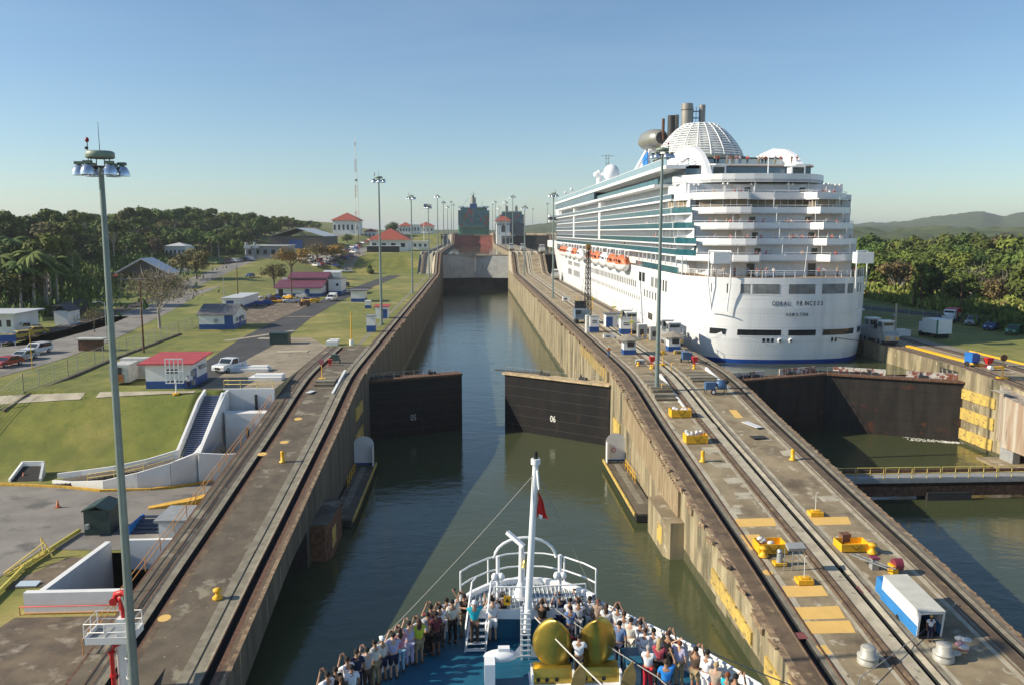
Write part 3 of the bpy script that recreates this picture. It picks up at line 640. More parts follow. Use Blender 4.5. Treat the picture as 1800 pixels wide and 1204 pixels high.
for y0,y1,z0,z1 in((275,292,17.5,19.6),(297,308,17.3,19.6),(275,292,14.,16.),(297,308,13.8,16)):
    q=MB(); 
    for i in range(9): sidebox(q,lerp(y0,y1,i/9),lerp(y0,y1,(i+.55)/9),z0,z1,MT['hull_window'],.03)
    q.build('vent_grille',CS,True)
sidewins(317,340,22.6,23.6,.8,1.2,MT['hull_window'])
q=MB(); sidebox(q,150,158,11.4,12.9,WIN); sidebox(q,163,167,11.7,13.,WIN); q.build('shell_door',CS,True)
# promenade: inner wall, posts, glass
q=MB(); 
for s in(-1,1): q.b2((CX+s*13.2,147,21.9),(CX+s*13.6,340,25.2),SHD)
q.b2((CX-13.4,146.6,21.9),(CX+13.4,147,25.2),SHD); q.b2((CX-13.6,320,21.9),(CX+13.6,420,25.1),HULLW)
q.build('promenade_wall',CS,True)
q=MB(); y=141.
while y<179: q.b2((XP+.03,y,21.9),(XP+.2,y+.22,25.2),SHIPW); y+=4.1
for k in range(15): yy=190+k*10; q.b2((XP+.03,yy,19.2),(XP+.25,yy+.3,25.2),SHIPW)
q.build('promenade_posts',CS,True)
q=MB(); q.b2((XP+.02,143,22.),(XP+.06,181,23.1),TEAL); q.b2((XP,143,23.1),(XP+.1,181,23.2),RAILW); q.build('promenade_glass',CS,True)
# lifeboat recess (cut visually as a deep dark slot ahead of the promenade)
q=MB(); q.b2((XP-.05,183,19.),(XP+.02,322,21.95),SHD); q.b2((XP-.25,183,18.85),(XP-.02,322,19.05),SHIPW)
for k in range(70): q.b2((XP-.2,183+k*2,19.05),(XP-.16,183.1+k*2,20.),RAILW)
q.b2((XP-.22,183,20.),(XP-.16,322,20.08),RAILW); q.build('boat_gallery',CS,True)
def lifeboat(y,L_=9.2,orange=True):
    t=MB(); z=21.9; x=XP-1.3
    for sgn in(1,):
        pr=[]; 
        vs=[]; N=9
        for i in range(N):
            u=-1+2*i/(N-1); w=1.55*(1-abs(u)**2.6)**.6+.03; hb=1.7*(1-abs(u)**3)**.5
            for k in range(9):
                a=PI+PI*k/8; vs.append((x+w*cos(a),y+u*L_/2,z+hb*sin(a)))
        t.add(vs,[(i*9+k,(i+1)*9+k,(i+1)*9+k+1,i*9+k+1) for i in range(N-1) for k in range(8)],SHIPW,True)
        vs=[]
        for i in range(N):
            u=-1+2*i/(N-1); w=1.5*(1-abs(u)**2.6)**.6+.02; hb=2.1*(1-abs(u)**4)**.5
            for k in range(9):
                a=PI*k/8; vs.append((x+w*cos(a),y+u*L_/2*.96,z+hb*sin(a)))
        t.add(vs,[(i*9+k,(i+1)*9+k,(i+1)*9+k+1,i*9+k+1) for i in range(N-1) for k in range(8)],ORNG if orange else SHIPW,True)
    for u in(-.3,.0,.3): t.b2((x-1.52,y+u*L_-.5,z+.5),(x-1.36,y+u*L_+.5,z+1.1),WIN)
    o=t.build('lifeboat',org=(x,y,z)); 
    return o
k=0
for i,(y,o_) in enumerate([(190,True),(202,True),(214,False),(227,True),(240,True),(262,False),(276,True),(290,False),(302,True),(314,True)]):
    o=lifeboat(y,9.6,o_); tag(o,f'{"orange and white" if o_ else "all white"} lifeboat on the cruise ship, {ORD[i]} counting forward from its stern','lifeboat','lifeboats hung along the side of the cruise ship')
    q=MB(); 
    for dy in(-4,4): q.tube([(XP+.1,y+dy,25.),(XP-1.5,y+dy,25.),(XP-1.5,y+dy,23.2)],.14,SHIPW)
    q.build('davit',CS,True)
# superstructure core
FL=[25.2,27.2,29.85,32.5,35.]
q=MB(); q.b2((CX-14.2,147,25.0),(CX+14.2,352,35.),SHD); q.b2((CX-14.2,147,35.),(CX+11.5,352,37.9),SHD); q.b2((CX-13.6,350,25),(CX+13.6,372,35.),HULLW)
q.b2((CX-13.5,150,37.9),(CX+9.5,345,41.),BGL); q.build('superstructure',CS,True)
# side balcony decks
DIV=mat('cabin_divider',(.72,.74,.75),.5)
BY=[(147.5,352),(147.5,352),(147.5,354),(148.5,350)]
for i,z in enumerate(FL[:4]):
    y0,y1=BY[i]; t=1.45
    ty=[133.,133.,134.6,136.2][i]; cv=[outpt(v,ty,.02) for v in(-14.2,-15.2,-15.9,-16.1)]
    q=MB(); q.b2((XP-.02 if i else XP-.25,cv[-1][1],z-.2),(CX-14.2,y1,z+.06),SHIPW); q.prism([(x,y) for x,y in cv]+[(CX-14.2,cv[-1][1])],z-.2,z+.06,SHIPW); q.build('balcony_deck',CS,True)
    q=MB(); q.b2((CX-14.25,ty+7.4,z),(CX-14.15,148,z+2.6),SHD); q.build('cabin_wall',CS,True)
    q=MB(); yy=y0+.2
    segs=[(cv[-1][1],232),(235.5,290),(294,y1)] if i else [(cv[-1][1],y1)]
    band(q,cv,z+.06,z+1.05,TEAL,.03)
    for a,c in segs: q.b2((XP+.02,a,z+.06),(XP+.06,c,z+1.05),TEAL if a<230 else BGL); q.b2((XP,a,z+1.05),(XP+.09,c,z+1.13),RAILW)
    q.build('balcony_glass',CS,True)
    yy=cv[-1][1]+.3; k=0
    while yy<y1 and k<25: q=MB(); q.b2((XP+.2,yy,z+.06),(CX-14.2,yy+.12,z+2.45),DIV); yy+=2.9; k+=1; q.build('cabin_divider',CS,True)
    q=MB()
    while yy<y1: q.b2((XP+.2,yy,z+.06),(CX-14.2,yy+.12,z+2.45),DIV); yy+=2.9
    tag(q.build('cabin_dividers',CS,True),kind='stuff')
    yy=y0+2; k=0
    while yy<y1 and k<25: q=MB(); q.b2((CX-14.3,yy,z+.1),(CX-14.18,yy+1.3,z+2.1),WIN if i%2 else MT['hull_window']); yy+=2.9; k+=1; q.build('balcony_door',CS,True)
    q=MB()
    while yy<y1: q.b2((CX-14.3,yy,z+.1),(CX-14.18,yy+1.3,z+2.1),WIN if i%2 else MT['hull_window']); yy+=2.9
    tag(q.build('balcony_doors',CS,True),kind='stuff')
for a in(232,290.5):
    q=MB(); q.b2((XP-.05,a,27.2),(CX-14.2,a+3.6,38.),HULLW); q.build('side_pillar',CS,True)
# upper decks on the side
q=MB(); q.b2((XP-.25,149,34.8),(CX-13,352,35.15),SHIPW); q.b2((XP-.1,149,35.15),(XP+.05,352,36.0),BGL); q.b2((XP-.12,149,36.),(XP+.07,352,36.1),RAILW)
q.b2((XP-.9,160,37.8),(CX-12,350,38.35),SHIPW); q.b2((XP-.2,160,38.35),(XP-.05,238,39.4),TEAL); q.b2((XP-.7,240,38.35),(XP-.2,350,40.6),BGL)
q.b2((XP-1.,150,40.6),(CX-11,350,41.25),SHIPW); q.build('upper_side_deck',CS,True)
q=MB(); q.b2((XP-.9,150,41.25),(XP-.82,300,42.5),mat('wind_screen',(.25,.36,.42),.2,.1,1)); q.b2((XP-.92,150,42.5),(XP-.8,340,42.6),RAILW); q.b2((XP-.9,300,41.25),(XP-.82,345,43.),MT['wind_screen']); q.build('wind_screens',CS,True)
q=MB(); q.b2((CX-13,150,40.9),(CX+10,345,41.2),TEAK); q.b2((CX+9.5,175,37.8),(CX+13,345,38.3),SHIPW); q.b2((CX+9.6,190,40.6),(CX+11,345,41.25),SHIPW); q.b2((CX+14.2,147.5,25.2),(CX+16.1,352,35.),SHD)
for z in FL: q.b2((CX+14,147.5,z-.2),(CX+16.15,352,z+.9),SHIPW)
q.build('starboard_decks',CS,True)
# bridge with its wing sticking out over the lock wall
q=MB(); q.b2((CX-15,352,35.),(CX+15,366,39.5),HULLW); q.ext([(352,33.4),(352,36.3),(359,36.3),(359.5,34.2),(357,33.2)],'x',XP-3.,XP+2.5,SHIPW); q.b2((XP-3.05,351.95,34.3),(XP+.5,351.99,35.5),WIN); q.b2((XP-3.06,352.2,34.3),(XP-3.01,358.5,35.5),WIN); q.build('bridge',CS,True)
# ---- stern terraces
def tline(k,y,w=5.2,dp=2.6,sc=1.):
    """plan of a stern terrace: wings at the quarters, the middle set back"""
    pts=[]
    for x,yy in OUT:
        if abs(x)<w: continue
        pts.append((CX+x*sc,y+yy))
    mid=[i for i,p in enumerate(pts) if p[0]>CX][0]
    e0=[(CX-w,y+.5),(CX-w+1.3,y+dp+.4),(CX,y+dp),(CX+w+.2,y+dp+.4),(CX+w+1.5,y+.6)]
    return pts[:mid]+e0+[p for p in pts[mid:] if p[0]>CX+w+1.6]
TY=[133.,134.6,136.2,137.8,139.4]
for i,(z,y) in enumerate(zip([24.55]+FL[1:],TY)):
    pl=tline(i,y)
    q=MB(); q.prism(pl,z-.18,z+.02,SHIPW,TEAK); q.build('terrace_deck',CS,True)
    q=MB(); band(q,pl,z-.16,z+1.0,SHIPW); q.build('bulwark',CS,True)
    q=MB(); n_=len(pl); pts=[(x,yy+.06,z+1.3) for x,yy in pl]; q.tube(pts,.035,RAILW,5)
    for p in pts[::2]: q.cyl(p,(p[0],p[1],z+1.),.03,.03,RAILW,5)
    q.build('terrace_rail',CS,True)
    # wall behind, set back, with doors
    q=MB(); q.b2((CX-13.8,y+6.6,z-.1),(CX+13.8,y+9,z+2.65),SHD)
    q.b2((CX-6.,y+5.2,z),(CX+6.5,y+6.7,z+2.5),SHD); 
    q.build('terrace_wall',CS,True)
    for dx in(-4.4,5.4):
        q=MB(); q.b2((CX+dx,y+5.13,z),(CX+dx+1.,y+5.22,z+2.),WIN); q.build('cabin_door',CS,True)
    if i<4:
        for dx in(-8,-.5,6.2,11): 
            q=MB(); q.cyl((CX+dx,y+2.9,z),(CX+dx,y+2.9,z+2.6),.06,.06,RAILW,6); q.build('stanchion',CS,True)
# promenade at the stern: rail, wall, doors
pl=outline(131.15); q=MB(); pts=[(x,y+.1,23.05) for x,y in pl]; q.tube(pts,.05,RAILW,5); q.tube([(x,y,22.5) for x,y,z in pts],.025,RAILW,4); q.tube([(x,y,22.75) for x,y,z in pts],.025,RAILW,4)
for i in range(len(pts)-1):
    for t in(0,.5): a=Vector(pts[i]).lerp(Vector(pts[i+1]),t); q.cyl(a,(a.x,a.y,21.9),.045,.045,RAILW,5)
q.build('promenade_rail',CS,True)
q=MB(); q.b2((CX-12,137.2,21.9),(CX+12,137.6,24.5),SHD); q.b2((CX-12,138.8,21.9),(CX-11.8,147,24.5),SHD); q.b2((CX+11.8,138.8,21.9),(CX+12,147,24.5),SHD); q.build('promenade_wall',CS,True)
for dx in(-6.,4.5): q=MB(); q.b2((CX+dx,137.1,21.9),(CX+dx+1.3,137.22,24.),WIN); q.build('promenade_door',CS,True)
# glazed lounge deck, open bar deck, canopy
def glazed(y,z0,z1,n,m,sc=1.,name='lounge_glazing'):
    pl=tline(0,y,sc=sc); q=MB()
    # resample
    P=[]; 
    for a,c in zip(pl,pl[1:]):
        L_=math.hypot(c[0]-a[0],c[1]-a[1]); k=max(1,int(L_/1.15))
        for j in range(k): P.append((lerp(a[0],c[0],j/k),lerp(a[1],c[1],j/k)))
    P.append(pl[-1]); strip(q,P,z0,z1,m)
    q.build(name,CS,True)
    q=MB()
    for x,yy in P[::1]: q.cyl((x,yy-.05,z0),(x,yy-.05,z1),.06,.06,RAILW,5)
    q.build('glazing_bars',CS,True)
q=MB(); pl=tline(0,138.6); q.prism(pl,34.8,34.95,SHIPW,TEAK); q.build('terrace_deck',CS,True)
glazed(139.9,33.5,34.8,0,WTAN)
pl=[(CX+(x-CX)*(.97 if x<CX else .92),y) for x,y in tline(0,140.4)]; q=MB(); band(q,pl,34.85,36.1,SHIPW); q.build('bulwark',CS,True)
q=MB(); q.prism(pl,34.85,35.,SHIPW,TEAK); q.build('terrace_deck',CS,True)
q=MB(); q.tube([(x,y,36.5) for x,y in pl],.03,RAILW,5); q.build('terrace_rail',CS,True)
q=MB(); q.b2((CX-12,148.6,35),(CX+11.4,149,38.2),SHD); 
for dx in range(-6,9,2): q.b2((CX+dx,148.5,35.2),(CX+dx+1.6,148.62,37.4),BLUEP if dx in(-6,2) else BGL)
q.build('bar_wall',CS,True)
# big curved canopy band
pl=[(CX+x*(.93 if x<0 else .79),143.+y*.9) for x,y in OUT]
q=MB(); band(q,pl,37.9,39.35,SHIPW,.5); q.prism(pl,38.0,38.4,SHIPW); q.build('canopy',CS,True)
q=MB()
for dx,dy in((-12,4),(-8,1.6),(-3,.4),(3,.4),(7,1.6),(10.4,4)): q.cyl((CX+dx,143+dy,35),(CX+dx,143+dy,38),.09,.09,SHIPW,8)
q.build('canopy_posts',CS,True)
LGL=mat('lamp_globe',(.85,.83,.75),.3)
for dx,y in((-12.5,146),(-8.5,142.3),(-3.2,143.5),(3.3,143.5),(9.,141.8),(12.6,145.5)):
    q=MB(); q.cyl((CX+dx,y,35),(CX+dx,y,37.2),.05,.05,RAILW,6); q.tube([(CX+dx-.4,y,37.3),(CX+dx,y,37.05),(CX+dx+.4,y,37.3)],.03,RAILW,5)
    for e in(-.4,.4): q.ell((CX+dx+e,y,37.5),(.2,.2,.2),LGL,8,6)
    q.build('globe_lamp',CS,True)
# upper sun deck: glass walls, pavilions
q=MB(); q.b2((CX-10,152.,39.3),(CX+10,152.3,41.3),mat('screen_glass',(.35,.42,.42),.2,.2,.5)); q.b2((CX-10.5,151.8,41.3),(CX+10.5,165,41.6),SHIPW); q.b2((CX-10.5,160,41.6),(CX+10.5,160.2,43.2),MT['screen_glass']); q.b2((CX-10.5,159.8,43.2),(CX+10.5,161,43.5),DARK); q.build('sun_deck',CS,True)
for dx in(-8.2,6.2):
    q=MB(); q.b2((CX+dx-1.3,147.5,39.2),(CX+dx+1.3,149.5,41.),SHIPW); q.b2((CX+dx-1.,147.42,39.6),(CX+dx+1.,147.52,40.7),WIN); q.prism([(CX+dx+2.1*cos(t*PI/4+PI/8),148.5+1.8*sin(t*PI/4+PI/8)) for t in range(8)],41.,41.25,SHIPW); q.build('pavilion',CS,True)
q=MB(); q.cyl((CX,145.5,39.),(CX,145.5,43.),.12,.08,SHIPW); q.build('ensign_staff',CS,True)
# sweeping white arch fins on both sides of the funnel
def fin(sx):
    q=MB(); x=CX+sx*(10.2 if sx<0 else 8.4); top=[]; bot=[]; dy=0 if sx<0 else 3.5
    A=[(146,39.2),(148,41.4),(151.5,43.6),(156,45.),(162,45.7),(170,45.2),(178,43.8),(190,41.6),(205,40.),(225,38.6)]
    Bm=[(149.5,39.2),(151,40.8),(154,42.3),(158,43.2),(162,43.5),(168,43.),(176,41.7),(186,40.),(196,39.),(210,38.4)]
    A=[(y+dy,z) for y,z in A]; Bm=[(y+dy,z) for y,z in Bm]
    for (a,c),(d,e) in zip(zip(A,A[1:]),zip(Bm,Bm[1:])):
        for xx,fl in((x-.45*1,0),(x+.45,1)):
            v=[(xx,*a),(xx,*c),(xx,*e),(xx,*d)]; q.poly(v if not fl else v[::-1],SHIPW)
        q.poly([(x-.45,*a),(x+.45,*a),(x+.45,*c),(x-.45,*c)][::-1],SHIPW); q.poly([(x-.45,*d),(x+.45,*d),(x+.45,*e),(x-.45,*e)],SHIPW)
    q.build('arch_fin',CS,True)
    q=MB()
    for k in range(7):
        z=39.9+k*.5; y0=152.5+dy+abs(k-1.5)*1.1; y1=186+dy-k*4.4; q.b2((x-.2,y0,z),(x+.2,y1,z+.26),SHIPW)
    for y in(158,166,174): q.b2((x-.22,y,39.2),(x+.22,y+1.2,43.2 if y<170 else 41.6),SHIPW)
    q.b2((x+.25,153,39.2),(x+.3,182,41.),SHD); q.b2((x+.25,155,41.),(x+.3,170,43.),SHD)
    q.build('arch_louvres',CS,True)
fin(-1); fin(1)
# caged funnel dome, stacks, pods
DY=186.
q=MB(); DX=CX-1.3; pr=[(9.6,0),(9.0,1.6),(8.0,3.2),(6.7,4.8),(5.3,6.2),(3.9,7.2),(3.2,7.6)]; z0=45.4
q.lathe([(r*.93,z) for r,z in pr],(DX,DY,z0),mat('dome_core',(.5,.52,.5),.7,.2,1),28); q.lathe([(9.9,-6),(9.7,-.2)],(DX,DY,z0),SHD,28); q.build('funnel_core',CS,True)
q=MB()
for k in range(15):
    z=k*.53; r=prof([(a[1],a[0]) for a in pr],z)
    q.lathe([(r,z-.13),(r+.14,z),(r,z+.15),(r-.14,z)],(DX,DY,z0),SHIPW,28)
for k in range(20):
    a=2*PI*k/20; q.tube([(DX+(r+.08)*cos(a),DY+(r+.08)*sin(a),z0+z) for r,z in pr],.13,SHIPW,5)
q.build('funnel_cage',CS,True)
q=MB(); q.lathe([(10.3,-.3),(10.3,.15),(9.6,.15)],(DX,DY,z0),mat('dome_gutter',(.2,.25,.22),.5),28); q.build('dome_ring',CS,True)
for dx,dy,r,z1,m in((-2.2,8,1.35,58.6,FUN),(-5.3,10,.9,56.2,DARK),(-3.9,12,.85,56.6,FUN),(1.6,9,.75,58.5,FUN),(-7.,11,.35,55.6,RUST),(-1.2,14,.8,57,DARK)):
    q=MB(); q.cyl((CX+dx,DY+dy,50.5),(CX+dx,DY+dy,z1),r,r,m,16); 
    if r>1: q.cyl((CX+dx,DY+dy,z1-1.5),(CX+dx,DY+dy,z1-1.35),r+.06,r+.06,DARK,16)
    q.build('exhaust_stack',CS,True)
q=MB(); q.b2((CX-6,DY+6,45.),(CX+4,DY+15,51.),SHD); q.build('funnel_base',CS,True)
q=MB()
for zz in(52.5,54,55.5,57): q.b2((CX-.7,DY+8.4,zz),(CX+.8,DY+9.6,zz+.1),BLUEP)
for x in(-.7,0,.7): q.b2((CX+x,DY+8.4,51),(CX+x+.1,DY+8.5,58),BLUEP)
q.build('stack_ladder',CS,True)
for dx,y,rz,m in((-8.6,202,.25,mat('pod_grey',(.33,.33,.29),.35,.1,.3,metal=.4)),(6.6,200,-.2,mat('pod_dark',(.07,.055,.05),.5,.2,1))):
    q=MB(); M=Matrix.Rotation(-PI/2,3,'X'); Mz=Matrix.Rotation(rz,3,'Z')
    rr=1. if dx<0 else .62
    pr2=[(1.5,-5.2),(2.1,-4.6),(2.5,-2.5),(2.6,0),(2.3,2.5),(1.5,4.6),(.3,5.8)]
    vs=[];N=18
    for r,z in pr2:
        for i in range(N): t=2*PI*i/N; vs.append(Mz@Vector((r*rr*cos(t),z*rr,r*rr*sin(t)*.95))+Vector((CX+dx,y,51.2 if dx<0 else 52.2)))
    q.add(vs,[(j*N+i,(j+1)*N+i,(j+1)*N+(i+1)%N,j*N+(i+1)%N) for j in range(6) for i in range(N)],m,True); q.add(vs[:N],[tuple(range(N))],DARK)
    q.build('engine_pod',CS,True)
    q=MB(); q.bar((CX+dx,y,50),(CX+dx*.4,y-4,46),1.,2.4,SHIPW); q.build('pod_strut',CS,True)
q=MB()
for a,c in(((CX-9.5,203,48.8),(CX-10.6,232,38.6)),((CX-9.3,200,48.8),(CX-9.8,206,41.))): q.bar(a,c,.7,.7,SHIPW)
q.build('slanted_strut',CS,True)
WB=mat('wave_blue',(.02,.22,.65),.4)
q=MB()
for k in range(4):
    for e in(0,1):
        y=198+e*3.; z=48.2-k*1.7-e*.5; q.ext([(y,z),(y+2.6,z-.7),(y+2.6,z-2.1),(y,z-1.4)],'x',CX-10.4,CX-10.2,WB)
q.build('blue_emblem',CS,True)
# masts, domes and small structures forward
q=MB(); q.ell((47.2,280,48.8),(2.7,2.7,2.9),SHIPW,18,12); q.cyl((47.2,280,41),(47.2,280,46.6),1.6,1.,SHIPW,14); q.build('radar_dome',CS,True)
q=MB(); q.ell((48.3,232,47.3),(2.1,2.1,2.2),SHIPW,16,10); q.cyl((48.3,232,41),(48.3,232,45.6),2.1,1.5,SHIPW,14); q.build('radar_dome',CS,True)
q=MB(); q.cyl((43.9,285,41),(43.9,285,50.),1.35,.75,SHIPW,12); q.bar((43.9,285,48.7),(47.2,283,48.9),1.,.8,SHIPW); q.ell((43.,285,48.6),(1.2,1.,1.1),SHIPW,10,8); q.build('crane_pedestal',CS,True)
q=MB()
for x in(46.3,47.2): q.cyl((x,286,49.),(x,286,55.5),.16,.1,GREY,6)
for z in(51,52.5,54,55): q.bar((44.6 if z>54 else 46,286,z),(49 if z>54 else 47.4,286,z),.15,.15,GREY)
q.build('radar_mast',CS,True)
q=MB(); q.b2((40,240,41.),(60,262,44.5),HULLW); q.b2((39.9,239.9,42.),(60.1,262.1,43.4),BGL); q.b2((42,262,41),(60,300,42.6),SHIPW); q.b2((39,205,41),(58,232,43.8),HULLW); q.b2((38.9,206,41.6),(39,231,43.),WIN); q.build('upper_deckhouse',CS,True)
for i,(a,c) in enumerate(((XP+.6,305),(XP+1.2,330))):
    q=MB(); q.cyl((a,c,41.),(a,c,44.4),.2,.1,SHIPW,6); q.ell((a,c,44.6),(.5,.5,.6),SHIPW,8,6); q.build('deck_beacon',CS,True)
# tender frames on the two quarters
def frame(s):
    q=MB(); o_=1.6 if s<0 else 1.9
    xa,ya=outpt(s*12.6,131.,.9); xb,yb=outpt(s*9.9,131.,.9)
    for x,y,d in((xa,ya,-s*.4),(xb,yb,s*.2)):
        q.tube([(x,y,26.2),(x,y-.1,21.),(x+(xb-xa)*(.3 if x==xa else -.1),y+.5,16.2)],.11,RAILW,6)
    q.bar((xa,ya,26.2),(xb,yb,26.2),.2,.2,RAILW); q.bar((xa,ya,16.5),(xb,yb,16.2),.12,.12,RAILW)
    q.b2((min(xa,xb),min(ya,yb)-.2,24.2),(max(xa,xb)-.2,min(ya,yb)+1.5,26.),SHIPW)
    q.build('gangway_frame',CS,True)
frame(-1); frame(1)
q=MB(); x,y=outpt(1.6,131.3,-.1); q.cyl((x,y,22),(x,y-.9,27.),.09,.05,RAILW,6); q.build('stern_flagstaff',CS,True)
q=MB(); q.tube([G(1335,565,13.2)+Vector((0,0,0)),(43.,136,12.6),(37.2,140.4,11.4)],.05,DARK,4); 
q=MB(); x,y=outpt(8,131.4,.1); q.tube([(x,y,12.),(64,133,11.4),(70.8,137,11.2)],.05,DARK,4); tag(q.build('mooring_cable',org=(70.8,137,11.2)),'dark steel cable from the cruise ship stern to the locomotive on the right wall','cable')
q=MB(); x,y=outpt(-8,131.4,.1); q.tube([(x,y,12.),(40,136,11.5),(36.9,139.5,11.6)],.05,DARK,4); tag(q.build('mooring_cable',org=(37,140,11.5)),'dark steel cable from the cruise ship stern to the locomotive on the centre wall','cable')
# foredeck
q=MB(); q.b2((CX-9,366,28.5),(CX+9,395,28.7),TEAK); q.build('foredeck',CS,True)
# ================================================================= LEFT BANK
ASPH=mat('asphalt',(.06,.06,.062),.9,0,.25,col2=(.04,.04,.042),bump=.15,detail=9); over(ASPH,(.11,.105,.1),.5,.58,.72)
ASPHL=mat('worn_asphalt',(.27,.25,.22),.9,0,.2,col2=(.18,.165,.15),bump=.15,detail=9); over(ASPHL,(.12,.115,.105),.25,.55,.66); over(ASPHL,(.24,.23,.2),1.,.62,.7)
SLAB=mat('concrete_slab',(.34,.285,.2),.9,0,.3,col2=(.23,.19,.135),bump=.2,detail=8); over(SLAB,(.12,.1,.08),.6,.58,.7)
DIRT=mat('dirt',(.19,.145,.095),.95,0,.6,col2=(.1,.075,.055),bump=.3,detail=9); over(DIRT,(.34,.29,.22),.5,.56,.68)
ROOFR=mat('red_roof',(.42,.06,.06),.6,.12,.8); ROOFT=mat('red_tile_roof',(.3,.07,.045),.8,.3,1.5,bump=.3); ROOFG=mat('grey_roof',(.15,.15,.155),.7,.15,1.5); ROOFP=mat('maroon_roof',(.15,.045,.07),.55,.15,.8)
ROOFW=mat('pale_metal_roof',(.55,.57,.58),.45,.08,1.)
def sheet(name,pts,m,dz=.03,kind='structure',par=None,step=4.):
    """a flat surface laid on the ground: subdivided so that it follows it"""
    bm=bmesh.new(); vs=[bm.verts.new((x,y,0)) for x,y in pts]; f=bm.faces.new(vs); bmesh.ops.triangulate(bm,faces=[f])
    for _ in range(7):
        es=[e for e in bm.edges if e.calc_length()>step]
        if not es: break
        bmesh.ops.subdivide_edges(bm,edges=es,cuts=1,use_grid_fill=False); bmesh.ops.triangulate(bm,faces=[f for f in bm.faces if len(f.verts)>3])
    for v in bm.verts: v.co.z=gh(v.co.x,v.co.y)+dz
    bmesh.ops.recalc_face_normals(bm,faces=bm.faces[:])
    if sum(f.normal.z for f in bm.faces)<0: bmesh.ops.reverse_faces(bm,faces=bm.faces[:])
    me=bpy.data.meshes.new(name); bm.to_mesh(me); bm.free(); me.materials.append(m); o=bpy.data.objects.new(name,me); COL.objects.link(o)
    if kind: o['kind']=kind
    return o
def X(px,py,dz=0.):
    """where the sight line through a pixel meets the ground"""
    a,b,c=ray(px,py); y=30.; st=1.
    while y<3000:
        x=a/b*y; z=H+c/b*y
        if z<=gh(x,y)+dz: return (x,y)
        y+=.25 if y<300 else 1.
    return (a/b*900,900)
def xp(*P): return [X(*p) for p in P]
def ribbon(name,pts,w,m,dz=.03,kind='structure'):
    L_=[];R_=[]
    for i,(x,y) in enumerate(pts):
        a=pts[max(i-1,0)]; c=pts[min(i+1,len(pts)-1)]; dx,dy=c[0]-a[0],c[1]-a[1]; l=math.hypot(dx,dy)
        ww=w[i] if isinstance(w,list) else w
        L_.append((x-dy/l*ww/2,y+dx/l*ww/2)); R_.append((x+dy/l*ww/2,y-dx/l*ww/2))
    return sheet(name,L_+R_[::-1],m,dz,kind)
# roads, yards, paths
ribbon('road',[(-34.5,101.5),(-35.3,125),(-37.3,150),(-38.6,180),(-38.9,215),(-38.6,245),(-37.,285),(-35.,330),(-33.,362)],[5,8.2,8,6.4,6,6,6,6,6],ASPH)
sheet('yard',[(-33,99.6),(-23.9,99.6),(-23.9,137),(-29,149),(-33,149),(-33.5,125)],SLAB,.045)
sheet('yard',[(-54.,175),(-42.,172),(-41.7,205),(-43,238),(-60,240),(-58,200)],DIRT,.05)
ribbon('path',[(-43.5,262),(-38,262)],4,SLAB,.05); ribbon('path',[(-57.5,98.6),(-46,98.3)],1.3,PALE,.05); ribbon('path',[(-44.3,98.3),(-33,98.3)],1.2,PALE,.05)
ribbon('path',[(-38.,148),(-33,148)],2.,PALE,.06); ribbon('path',[(-43.,145),(-34,160)],1.2,PALE,.045); ribbon('path',[(-41.5,186),(-35,186)],1.2,SLAB,.06); ribbon('path',[(-35,222),(-20,222)],1.2,PALE,.05)
mainrd=[(-60,60),(-62,98),(-69,124),(-76,155),(-83,195),(-91,250),(-97,300),(-103,360),(-106,420),(-104,500),(-98,600),(-92,700)]
ribbon('road',mainrd[5:],[9,9,9,9,8,8,8],ASPHL)
sheet('road',xp((-150,745),(0,663),(93,637),(150,617),(200,598),(300,548),(345,521),(390,503))+[(-87,252),(-95.5,252)]+xp((345,506),(290,528),(190,573),(130,589),(77,604),(0,611),(-150,640)),ASPHL,.04)
for dx in(0,):
    RWY=xp((-90,632),(0,602),(93,582),(170,559),(250,533),(330,505))
    ribbon('railway_bed',RWY,[3.6]*6,mat('ballast',(.17,.145,.12),.95,.3,2),.05)
for k in(-1.7,-.5,.7,1.9):
    q=MB(); pts=RWY; q.tube([(x+k,y,gh(x+k,y)+.14) for x,y in pts],.07,RAILM,4); o=q.build('rail',loc=(0,0,0)); tag(o,f'rusty steel rail of the railway left of the main road, {ORD[[-1.7,-.5,.7,1.9].index(k)]} from the left','rail','rails of the railway')
ribbon('yard',[(-96,122),(-93,150)],14,SLAB,.04)
sheet('parking_area',[(-92,215),(-84,215),(-104,330),(-118,330),(-112,270)][:0] or [(-120,300),(-108,300),(-116,370),(-132,370)],ASPHL,.06)
sheet('parking_area',xp((520,462),(560,470),(640,448),(650,436),(600,436)),ASPHL,.08)
ribbon('road',xp((607,477),(622,452),(640,447)),5,SLAB,.07)
# lower road in front, kerbs
sheet('lower_road',[(-70,86.3),(-45,85.8),(-38,83.4),(-31,84.),(-26,87.4),(-24.2,84),(-24.2,67.5),(-31,67.5),(-36,68),(-36.5,60),(-60,58),(-75,70)],ASPHL,.03)
sheet('lower_apron',[(-31.5,55.3),(-23.9,55.3),(-23.9,30),(-38,30),(-33,46)],DIRT,.06)
sheet('lower_apron',[(-35.5,60),(-31,60.5),(-31,66),(-33,66)],DIRT,.05)
KY=mat('kerb_yellow',(.62,.36,.05),.7,.2,2)
def kerb(pts,label,w=.3,h=.22,m=KY):
    q=MB()
    for a,c in zip(pts,pts[1:]): q.bar((*a,gh(*a)+h/2),(*c,gh(*c)+h/2),w,h,m)
    return tag(q.build('kerb'),label,'kerb')
kerb([(-70,87.),(-60,87.2),(-50,86.6),(-42,85.),(-38,83.7),(-33,83.9),(-29.5,85.3),(-26.6,87.2)],'long yellow kerb curving along the foot of the grass slope')
